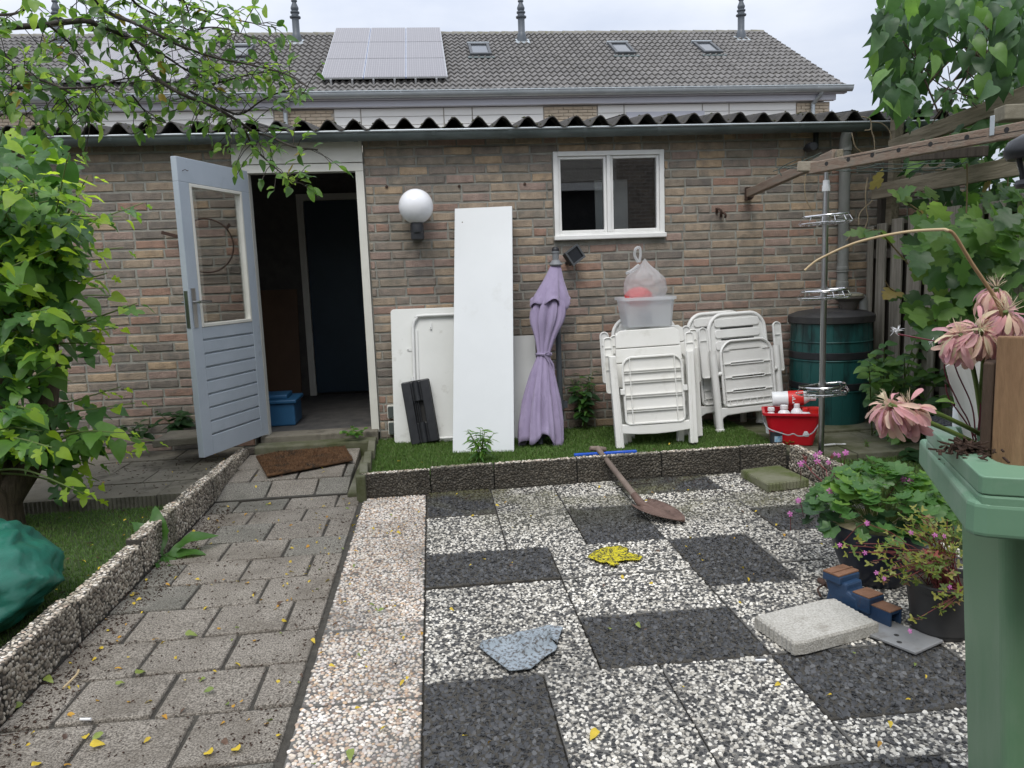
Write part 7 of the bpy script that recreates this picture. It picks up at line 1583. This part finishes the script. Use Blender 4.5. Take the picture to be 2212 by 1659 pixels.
M_pink = leafmat('pink_petal', (.55,.12,.42), (.66,.22,.55), (.6,.2,.5), .35); M_calyx = pmat('red_calyx', [(.22,.05,.05),(.30,.09,.07)], rough=.6)
PET = leafmesh('petal', [(0,0,0),(.3,.16,.3),(.7,.3,.7),(.95,.2,.95),(1,0,1)], .1, .3, 0, 1, M_pink)
def flower(parent, c_, size, face, nm='flower'):
    o = thing(nm, None, None, Vector(c_)-origin_of(parent)); o.parent = parent; f_ = Vector(face).normalized(); x = f_.orthogonal().normalized(); y = f_.cross(x)
    for k in range(5):
        a = 2*math.pi*k/5+random.random()*.3; d_ = (x*math.cos(a)+y*math.sin(a)+f_*.25).normalized(); xx = d_.cross(f_); M3 = Matrix(((xx.x,d_.x,f_.x),(xx.y,d_.y,f_.y),(xx.z,d_.z,f_.z)))
        link('petal', PET, o, (0,0,0), M3.to_euler(), (size,)*3)
z6 = lambda x, y: (1673.3+x/3.086, 905.2+y/3.086)
tw = MB()
for (x, y, Y0) in ((175,298,3.15),(285,280,3.2),(275,240,3.2),(360,288,3.15),(428,240,3.2),(475,222,3.2),(437,410,2.95),(370,480,2.9),(160,540,2.9),(105,632,2.85),(860,400,2.85),(905,415,2.85),(620,692,2.75),(940,512,2.8)):
    c_ = at(*z6(x, y), Y=Y0); flower(ge, c_, random.uniform(.011,.015), (random.uniform(-.4,.2),-1,.5)); base = c_+Vector((random.uniform(.02,.08)*(1 if x < 500 else -1), .05, -.09)); tw.tube(curve([base, base.lerp(c_,.6)+Vector((0,0,.015)), c_],4), .0015, 4)
    if random.random() < .6: flower(ge, c_+Vector((random.uniform(-.02,.02),0,random.uniform(-.012,.014))), .011, (random.uniform(-.6,.6),-1,.3))
for (x, y) in ((200,265),(205,285),(380,262),(400,375),(240,345)):
    c_ = at(*z6(x, y), Y=3.15)
    for q in range(4): tw.tube([c_, c_+Vector((random.uniform(-.012,.012),0,random.uniform(.008,.024)))], [.003,.001], 4)
for (a, c_) in (((240,345),(330,430)),((345,340),(352,420)),((460,330),(455,380)),((200,290),(240,345)),((280,285),(345,340))): tw.tube([at(*z6(*a),Y=3.15), at(*z6(*c_),Y=3.1)], .0022, 4)
tw.build('flower_stalks', M_rstem, ge, smooth=.9)

# herb robert in the plastic pot
hr = thing('herb_robert', 'straggling herb robert with small yellow green and red leaves in the black plastic pot', 'plant', pp2+Vector((0,0,.17)))
hm = [leafmat('robert_leaf', (.11,.17,.035), (.17,.23,.05), (.28,.42,.06), .4), leafmat('robert_leaf_yellow', (.22,.24,.045), (.29,.28,.06), (.45,.48,.08), .4), leafmat('robert_leaf_red', (.22,.04,.04), (.32,.08,.06), (.4,.1,.08), .35), leafmat('robert_leaf_brown', (.20,.11,.06), (.27,.16,.08), (.3,.2,.1), .35)]
hq = [fanmesh('robert_leaf', ROBERT, 30, .3, k, hm[0]) for k in range(4)]; items = []; tw = MB()
z7 = lambda x, y: (1810.4+x/4.652, 1069.8+y/4.652)
ends = [(20,500),(110,575),(180,480),(260,575),(300,285),(350,660),(385,775),(460,835),(420,550),(560,450),(620,330),(700,310),(740,390),(800,130),(850,200),(900,240),(960,230),(1100,240),(1160,320),(975,400),(1070,410),(1150,470),(900,540),(1030,550),(640,720),(560,740),(720,650),(900,690),(1010,680),(1120,640),(1160,730),(800,830),(620,870),(1000,970),(1120,930),(1180,1040),(820,930),(1000,1100),(1050,1150),(860,1190),(800,1240),(830,1340),(1100,760),(950,760),(700,820),(1180,560),(640,600),(520,680),(480,520),(840,700)]
for (x, y) in ends+[(random.uniform(560,1230), random.uniform(160,830)) for _ in range(26)]:
    tip = at(*z7(x, y), Y=random.uniform(2.28,2.5)); root = pp2+Vector((random.uniform(-.06,.05), random.uniform(-.06,.03), .178)); P = curve([root, root.lerp(tip,.5)+Vector((0,0,.05)), tip], 6)
    if y > 880: P = curve([root, pp2+Vector((-.02,-.12,.20)), (pp2+Vector((-.02,-.13,.2))).lerp(tip,.5), tip], 5)
    tw.tube(P, .0016, 4)
    for j in range(5):
        q = P[-1] if j < 2 else random.choice(P[len(P)//2:]); v = random.random(); red = (560 < x < 700 and 560 < y < 760) or (850 < x < 1150 and 480 < y < 640) 
        ma = (2 if v < .5 else 3) if red and v < .7 else (1 if v > .55 else (0 if v > .12 else 3))
        items.append((q, rv(1)+Vector((-.2,-.4,.0)), Vector((0,-.5,1))+rv(.4), random.uniform(.022,.042), random.randrange(4), ma))
tw.build('stems', M_rstem, hr, smooth=.9); place_leaves(hr, items, hq, hm)
for (x, y) in ((290,280),(270,578),(385,778),(465,835),(975,400),(1070,410),(1125,922),(725,1365),(20,500),(735,375)): flower(hr, at(*z7(x, y), Y=2.3), .0085, (random.uniform(-.3,.3),-1,.6))

# weeds
wm = [leafmat('weed_leaf', (.055,.14,.03), (.08,.18,.04), (.16,.36,.04), .38), leafmat('weed_leaf_light', (.12,.24,.04), (.16,.28,.06), (.3,.55,.06), .45), leafmat('weed_leaf_dark', (.022,.06,.022), (.035,.085,.03), (.05,.15,.03), .28)]
lq = [leafmesh('weed_leaf', LANCE, .25, .35, 0, k, wm[0]) for k in range(3)]+[leafmesh('weed_leaf', OVATE, .2, .3, 0, k, wm[0]) for k in range(2)]
def weed(lab, root, n_st, hgt_, spread, lsz, mats_, mesh, per=9, cat='weed', name='weed_plant', lean=(0,0)):
    root = Vector(root); o = thing(name, lab, cat, root); tw = MB(); items = []
    for k in range(n_st):
        a = 6.28*k/n_st+random.random(); tip = root+Vector((math.cos(a)*spread*random.uniform(.3,1)+lean[0], math.sin(a)*spread*random.uniform(.3,1)+lean[1], hgt_*random.uniform(.65,1))); P = curve([root+Vector((.01*math.cos(a),.01*math.sin(a),0)), root.lerp(tip,.5)+Vector((0,0,hgt_*.1)), tip], 6); tw.tube(P, [.003]*(len(P)-4)+[.0018]*4, 5)
        for j in range(per):
            q = P[int((.25+.75*j/(per-1))*(len(P)-1))]; b_ = j*2.4+k; d_ = Vector((math.cos(b_), math.sin(b_), .35 if j > per-4 else -.05)); items.append((q, d_+rv(.2), Vector((0,-.25,1))+rv(.3), lsz*random.uniform(.7,1.15)*(.75 if j > per-3 else 1), random.choice(mesh), random.choice(mats_)))
    tw.build('stems', M_gstem, o, smooth=.9); place_leaves(o, items, lq, wm); return o
weed('bright green young weed with narrow leaves in front of the tall white board', at(1040,1000,Z=.085), 9, .25, .10, .085, (0,1,1), (0,1,2), 12)
weed('dark green leafy weed growing against the wall right of the purple parasol', at(1264,930,Z=.085), 9, .47, .11, .095, (0,2,2), (0,1,3), 14)
weed('tiny seedling growing on the face of the kerb below the parasol', at(1266,1030,Z=.02), 2, .085, .02, .04, (0,1), (0,1), 7)
weed('smallest seedling low in the kerb joint left of the spade', at(1196,1036,Z=.01), 1, .03, .012, .028, (0,), (0,1), 5)
weed('small weed with dark leaves behind the chairs beside the water butt', at(1735,845,Y=5.75)-Vector((0,0,.05)), 4, .10, .07, .07, (2,2,0), (3,4), 5)
weed('dark creeping weed low against the wall behind the open grey door', at(385,935,Y=5.85), 6, .18, .14, .10, (2,2,2), (3,4), 7)
weed('dark weed at the wall foot at the left edge of the door gap', at(300,950,Y=5.8), 4, .12, .15, .09, (2,2), (3,4), 6)
weed('low green weeds sprouting in the joint right of the door step', at(765,940,Y=5.8), 7, .05, .14, .05, (0,1), (3,4), 5)
weed('tiny weed growing between the mossy slabs near the water butt', at(1872,965,Z=.09), 3, .05, .015, .03, (0,), (0,1), 5)
weed('pale green seedling beside the small paint tin', at(1700,960,Z=.09), 4, .03, .05, .04, (1,1), (3,4), 4)
weed('felled green leaves wilting on the turf beside the wicker stool', at(1985,995,Z=.05), 5, .05, .13, .12, (2,2), (3,4), 3)
dk = thing('dock_plant', 'dock plant with long crinkled leaves growing at the foot of the left kerb', 'weed', at(352,1215,Z=.0))
DQ = [leafmesh('dock_leaf', [(0,.01,0),(.15,.03,.15),(.25,.10,.25),(.34,.14,.33),(.42,.155,.43),(.5,.18,.5),(.58,.165,.6),(.68,.165,.68),(.78,.12,.79),(.92,.06,.92),(1,0,1)], .45, .4, .055, k, wm[0]) for k in range(3)]
r_ = at(352,1205,Z=.0); items = [(r_, Vector(d_), Vector(n_), s_, k % 3, 0) for k, (d_, n_, s_) in enumerate((((-.55,.2,1.0),(.6,-.6,.5),.24),((-.1,.1,1),(.3,-1,.3),.25),((.85,.3,.62),(-.4,-.5,.8),.25),((.8,-.1,.28),(-.2,-.3,1),.20),((.25,-.75,.12),(0,0,1),.19),((-.3,-.4,.5),(.3,-.3,1),.16),((.5,-.5,.1),(0,0,1),.16)))]
place_leaves(dk, items, DQ, wm)

# dead stem, dried dahlias and their stalks in the planter
M_dry = pmat('dry_straw_stem', [(.42,.31,.17),(.58,.46,.28)], scale=14, rough=.7); M_dry2 = pmat('brown_stem', [(.28,.17,.085),(.40,.26,.14)], scale=14, rough=.7)
Yf = b0.y+.06
ds = thing('dead_stem', 'long dry straw coloured stem bent over in an arch above the pink flowers', 'dead stem', at(2165,690,Y=Yf))
P = curve([at(2172,700,Y=Yf), at(2150,645,Y=Yf), at(2100,570,Y=Yf-.01), at(2062,508,Y=Yf-.02), at(2046,498,Y=Yf-.02), at(2030,496,Y=Yf-.01), at(1950,502,Y=Yf+.03), at(1850,524,Y=Yf+.08), at(1775,557,Y=Yf+.12), at(1752,572,Y=Yf+.13), at(1738,584,Y=Yf+.13)], 6)
k_ = 18; t = MB(); t.tube(P[:k_+6], [.0036-.00004*k for k in range(k_+6)], 8); t.build('lower_stem', M_dry2, ds, smooth=.9)
t = MB(); t.tube(P[k_+5:], [.0029-.00003*k for k in range(len(P)-k_-8)]+[.0016,.002,.0024], 8); t.build('broken_tip', M_dry, ds, smooth=.9)
M_pet = [leafmat('dried_petal_%s' % n_, a, b_, c_, .35, .7, .15) for n_, a, b_, c_ in (('pink', (.68,.36,.39), (.78,.48,.49), (.8,.5,.5)), ('peach', (.74,.48,.40), (.80,.58,.48), (.8,.6,.5)), ('straw', (.72,.60,.42), (.80,.70,.52), (.7,.6,.4)), ('mauve', (.60,.30,.39), (.70,.42,.49), (.7,.42,.48)))]
PQ = [leafmesh('petal', [(0,.015*w_,0),(.2,.07*w_,.2),(.45,.125*w_,.45),(.7,.15*w_,.72),(.88,.13*w_,.9),(.97,.07*w_,.99),(1.02,0,1.02)], fd, dp_, .03, k, M_pet[0]) for k, (w_, fd, dp_) in enumerate(((.8,.9,.5),(1.1,.5,.75),(1.35,-.4,.95),(.95,.7,.3)))]
FIL = leafmesh('filament', [(0,.012,0),(.4,.02,.4),(.8,.014,.8),(1,0,1)], .3, .4, 0, 5, M_pet[0]); PQ.append(FIL)
def dahlia(lab, px, py, Yq, R_, axis, stalk, droop=.6, straw=.25):
    c_ = at(px, py, Y=Yq); o = thing('dried_dahlia', lab, 'dried flower', c_, 'dried pink flower heads in the plank planter'); R_ *= 1.28; ax_ = Vector(axis).normalized(); x = ax_.orthogonal().normalized(); y = ax_.cross(x); items = []
    for ring, (n_, el, sz) in enumerate(((22,-.6,1.0),(24,-.3,1.05),(22,.0,.95),(16,.35,.8))):
        for k in range(n_):
            a = 6.28*k/n_+ring*.4+random.uniform(-.2,.2); d_ = (x*math.cos(a)+y*math.sin(a)+ax_*el); d_ = (d_.normalized()+Vector((0,0,-droop*random.uniform(.5,1.5)))+rv(.33)).normalized(); v = random.random()
            items.append((c_+d_*R_*.26, d_, ax_+rv(.5), R_*sz*random.uniform(.55,.92), random.randrange(4), 2 if (v < straw*.6 and ring > 1) else (1 if v < .36 else (3 if v > .8 else 0))))
    for k in range(34):
        d_ = (ax_+rv(.95)).normalized(); items.append((c_+d_*R_*.1, d_, rv(1), R_*random.uniform(.35,.62), 4, 2 if random.random() < .8 else 1))
    place_leaves(o, items, PQ, M_pet, 'petal')
    if stalk: t = MB(); t.tube(curve([c_]+[at(a, b_, Y=q) for a, b_, q in stalk], 6), .0042, 8); t.build('stalk', M_gstem, o, smooth=.9)
ti = Yf
dahlia('topmost dried pink flower head behind the bent dry stem', 2152, 622, ti+.03, .032, (0,-.3,1), [(2160,690,ti+.04),(2165,740,ti+.05)], .8)
dahlia('largest dried pink flower head hanging at the right edge above the plank', 2172, 672, ti-.01, .042, (.1,-.35,1), [(2178,700,ti),(2174,760,ti+.03)], .9)
dahlia('dried pink flower head just left of the plank top with dense fine petals', 2118, 712, ti-.01, .040, (-.1,-.7,.6), [(2125,760,ti+.03),(2120,860,ti+.05),(2130,960,ti+.06)], .5, .1)
dahlia('dried flower head with yellowish straw centre at the left of the upper cluster', 2075, 722, ti, .038, (-.4,-.5,.8), [(2095,770,ti+.02),(2112,850,ti+.05),(2125,960,ti+.06)], .75, .6)
dahlia('left of the two drooping pale pink flower heads in front of the shrub', 1922, 874, ti-.03, .036, (-.6,-.3,.7), [(1990,905,ti-.02),(2060,935,ti),(2128,968,ti+.03)], .6)
dahlia('right of the two drooping pale pink flower heads in front of the shrub', 1962, 878, ti-.02, .036, (-.5,-.4,.75), [(2010,888,ti),(2080,918,ti+.02),(2138,950,ti+.04)], .7)
t = MB(); GL = leafmesh('planter_leaf', [(0,.02,0),(.2,.1,.2),(.45,.15,.45),(.7,.12,.7),(.9,.05,.9),(1,0,1)], .35, .15, .02, 3, wm[1]); o = link('planter_leaf', GL, None, at(2066,872,Y=ti+.03), None, (.055,)*3); 
d_ = (at(2000,850,Y=ti)-at(2066,872,Y=ti+.03)).normalized(); n_ = Vector((0,-.4,1)); n_ = (n_-d_*n_.dot(d_)).normalized(); x_ = d_.cross(n_); o.rotation_euler = Matrix(((x_.x,d_.x,n_.x),(x_.y,d_.y,n_.y),(x_.z,d_.z,n_.z))).to_euler(); props(o, 'large fresh green leaf bending out of the planter above the flower stalks', 'leaf')
rs = thing('red_stalks', 'thin dark red stalks with bristly seed heads in front of the off white plastic piece', 'stalks', at(2100,960,Y=ti+.08)); t = MB()
for pts in ([(2105,960),(2092,910),(2070,870),(2040,800),(2052,760)],[(2108,955),(2100,880),(2070,810),(2058,775)],[(2112,940),(2118,860),(2105,800),(2098,770)],[(2110,950),(2085,910),(2050,860),(2042,830)],[(2060,745),(2010,735),(1940,722)],[(2115,930),(2122,870),(2128,800)]):
    t.tube(curve([at(*p, Y=ti+.05) for p in pts], 5), .0014, 5)
for (x, y) in ((2055,762),(2064,778),(2098,772),(2086,790),(2045,770)):
    c_ = at(x, y, Y=ti+.05); [t.tube([c_, c_+rv(.007)], [.0012,.0004], 4) for _ in range(7)]
t.build('stalk', pmat('dark_red_stalk', [(.10,.012,.025),(.16,.025,.035)], rough=.5), rs, smooth=.9)
t = MB()
for (x, y) in ((1932,715),(1940,712),(2012,738)):
    c_ = at(x, y, Y=ti+.06); [t.tube([c_, c_+rv(.009)], [.0008,.0003], 4) for _ in range(14)]
t.build('seed_tuft', M_wbot, rs)

# fallen leaves and crumbs
M_fall = [leafmat('fallen_leaf_yellow', (.58,.40,.03), (.68,.50,.05), (.5,.4,.05), .2, .55), leafmat('fallen_leaf_orange', (.50,.25,.03), (.58,.32,.04), (.4,.25,.04), .2, .55), leafmat('fallen_leaf_green', (.16,.22,.05), (.26,.32,.07), (.2,.3,.05), .2), leafmat('fallen_leaf_brown', (.07,.035,.02), (.13,.07,.04), (.1,.06,.03), .1)]
FQ = [leafmesh('fallen_leaf', OVATE, .4, .5, .06, k, M_fall[0]) for k in range(4)]
items = []
def drop(n, x0, x1, y0, y1, z, wts, smin=.009, smax=.023):
    for k in range(n):
        items.append((Vector((random.uniform(x0,x1), random.uniform(y0,y1), z+.006)), Vector((random.uniform(-1,1),random.uniform(-1,1),random.uniform(-.15,.25))), Vector((random.uniform(-.6,.6),random.uniform(-.6,.6),1)), random.uniform(smin,smax)*(1.35 if random.random() < .1 else 1), random.randrange(4), random.choices(range(4), wts)[0]))
drop(170,-1.38,-.5,1.85,4.7,0,(6,2,1,2)); drop(60,-.48,-.1,1.85,4.4,.004,(6,2,1,1)); drop(75,-.08,2.0,1.85,4.6,.006,(6,2,1,1.5)); drop(45,-2.4,-1.5,2.6,4.6,.045,(4,1,1,4)); drop(30,-2.3,-1.5,4.7,5.8,.10,(1,1,.5,5)); drop(14,-1.2,-.6,4.8,5.7,.08,(3,1,1,3)); drop(10,-.3,2.2,4.85,5.2,.11,(4,0,2,1))
big = [(750/3,1106+1120/3,2),(1385/3,1106+1145/3,2),(150/3,1106+1240/3,2),(665/3,1106+1430/3,2),(580/3,1106+1510/3,0),(1370/3,1106+1570/3,0),(1545/3,1106+1545/3,0),(205/3,1106+1650/3,0),(877/3,1106+1050/3,2),(290/3,1106+1075/3,2),(737+60/3,1106+1540/3,2),(1200/3,1106+790/3,2),(555/3,1106+1470/3,0),(737+1660/3,1106+1410/3,0)]
for x, y, ma in big:
    p = at(x, y, Z=.012); items.append((p, Vector((random.uniform(-1,1),random.uniform(-1,1),.1)), Vector((0,-.4,1)), random.uniform(.03,.042), random.randrange(4), ma))
fl_ = MB()
for (pos, td, nn, size, mi, ma) in items:
    tt = Vector(td).normalized(); n = Vector(nn); n = (n-tt*n.dot(tt)).normalized(); x = tt.cross(n); T = Matrix.Translation(pos) @ Matrix(((x.x,tt.x,n.x,0),(x.y,tt.y,n.y,0),(x.z,tt.z,n.z,0),(0,0,0,1))) @ Matrix.Scale(size,4); fl_.i = ma; fl_.add([T @ v.co for v in FQ[mi].vertices], [tuple(q.vertices) for q in FQ[mi].polygons])
o = fl_.build('fallen_leaves', M_fall, smooth=4); props(o, 'small yellow and brown fallen leaves strewn over path, slabs and turf', 'fallen leaves', kind='stuff')
t = MB()
def crumbs(n, x0, x1, y0, y1, z, s0=.002, s1=.009):
    for k in range(n):
        p = Vector((random.uniform(x0,x1), random.uniform(y0,y1), z+.002)); d_ = Vector((random.uniform(-1,1),random.uniform(-1,1),random.uniform(-.1,.2))).normalized(); t.bar(p, p+d_*random.uniform(s0,s1), random.uniform(.0015,.005), random.uniform(.001,.003))
crumbs(900,-1.39,-.5,1.85,4.7,0,.003,.011); crumbs(950,-1.39,-1.24,1.9,4.7,0,.004,.014); crumbs(260,-2.4,-1.5,4.72,5.85,.095,.006,.022); crumbs(160,1.4,2.25,4.2,4.68,.004,.006,.024); crumbs(160,-.45,1.6,4.5,4.66,.004,.006,.02); crumbs(200,-.6,-.49,1.9,4.6,0); crumbs(160,-2.4,-1.5,2.8,4.6,.045,.006,.03)
o = t.build('mulch_crumbs', M_bark); props(o, 'dark crumbs of mulch and twigs scattered over path and kerb edges', 'litter', kind='stuff')
for k, (a, c_, r_, lab) in enumerate((((510/3,1106+1025/3),(410/3,1106+1140/3),.004,'short pale dry twig lying on the path near the left kerb'),((1330.6,1055),(1405,1044),.005,'dark thin stick lying on the patio beside the spade shaft'))):
    p, q = at(*a, Z=.012), at(*c_, Z=.012); t = MB(); t.tube(curve([p, p.lerp(q,.45)+Vector((.012,.006,.006)), q], 5), r_, 6); props(t.build('twig', M_dry if k == 0 else M_twig, smooth=.9), lab, 'twig')
for k, (x, y, lab) in enumerate(((555/3,1106+1342/3,'white cigarette stub lying on the path slabs'),(1474.7+505/3,1106+960/3,'white cigarette stub lying on a speckled slab left of the pale slab'))):
    p = at(x, y, Z=.012); t = MB(); t.tube([p-Vector((.017,-.002,0)), p+Vector((.017,-.003,0))], .0042, 8); props(t.build('cigarette_stub', M_wbot, smooth=.7), lab, 'cigarette stub')
# moss along the front of the corrugated roof
t = MB()
for k in range(240):
    x = random.uniform(-3.4,4.0); z = WA*math.cos(2*math.pi*(x-xs_start)/WP); s_ = random.uniform(.004,.012); c_ = Vector((x, y0r+random.uniform(.0,.25), z0r+z+.004)); c_.z += (c_.y-y0r)*math.tan(roof_pitch); t.lathe([(s_,0),(s_*.8,s_*.5),(.0001,s_*.8)], 6, c_)
o = t.build('roof_moss', M_moss); props(o, 'moss cushions growing along the edge of the corrugated shed roof', 'moss', kind='stuff')
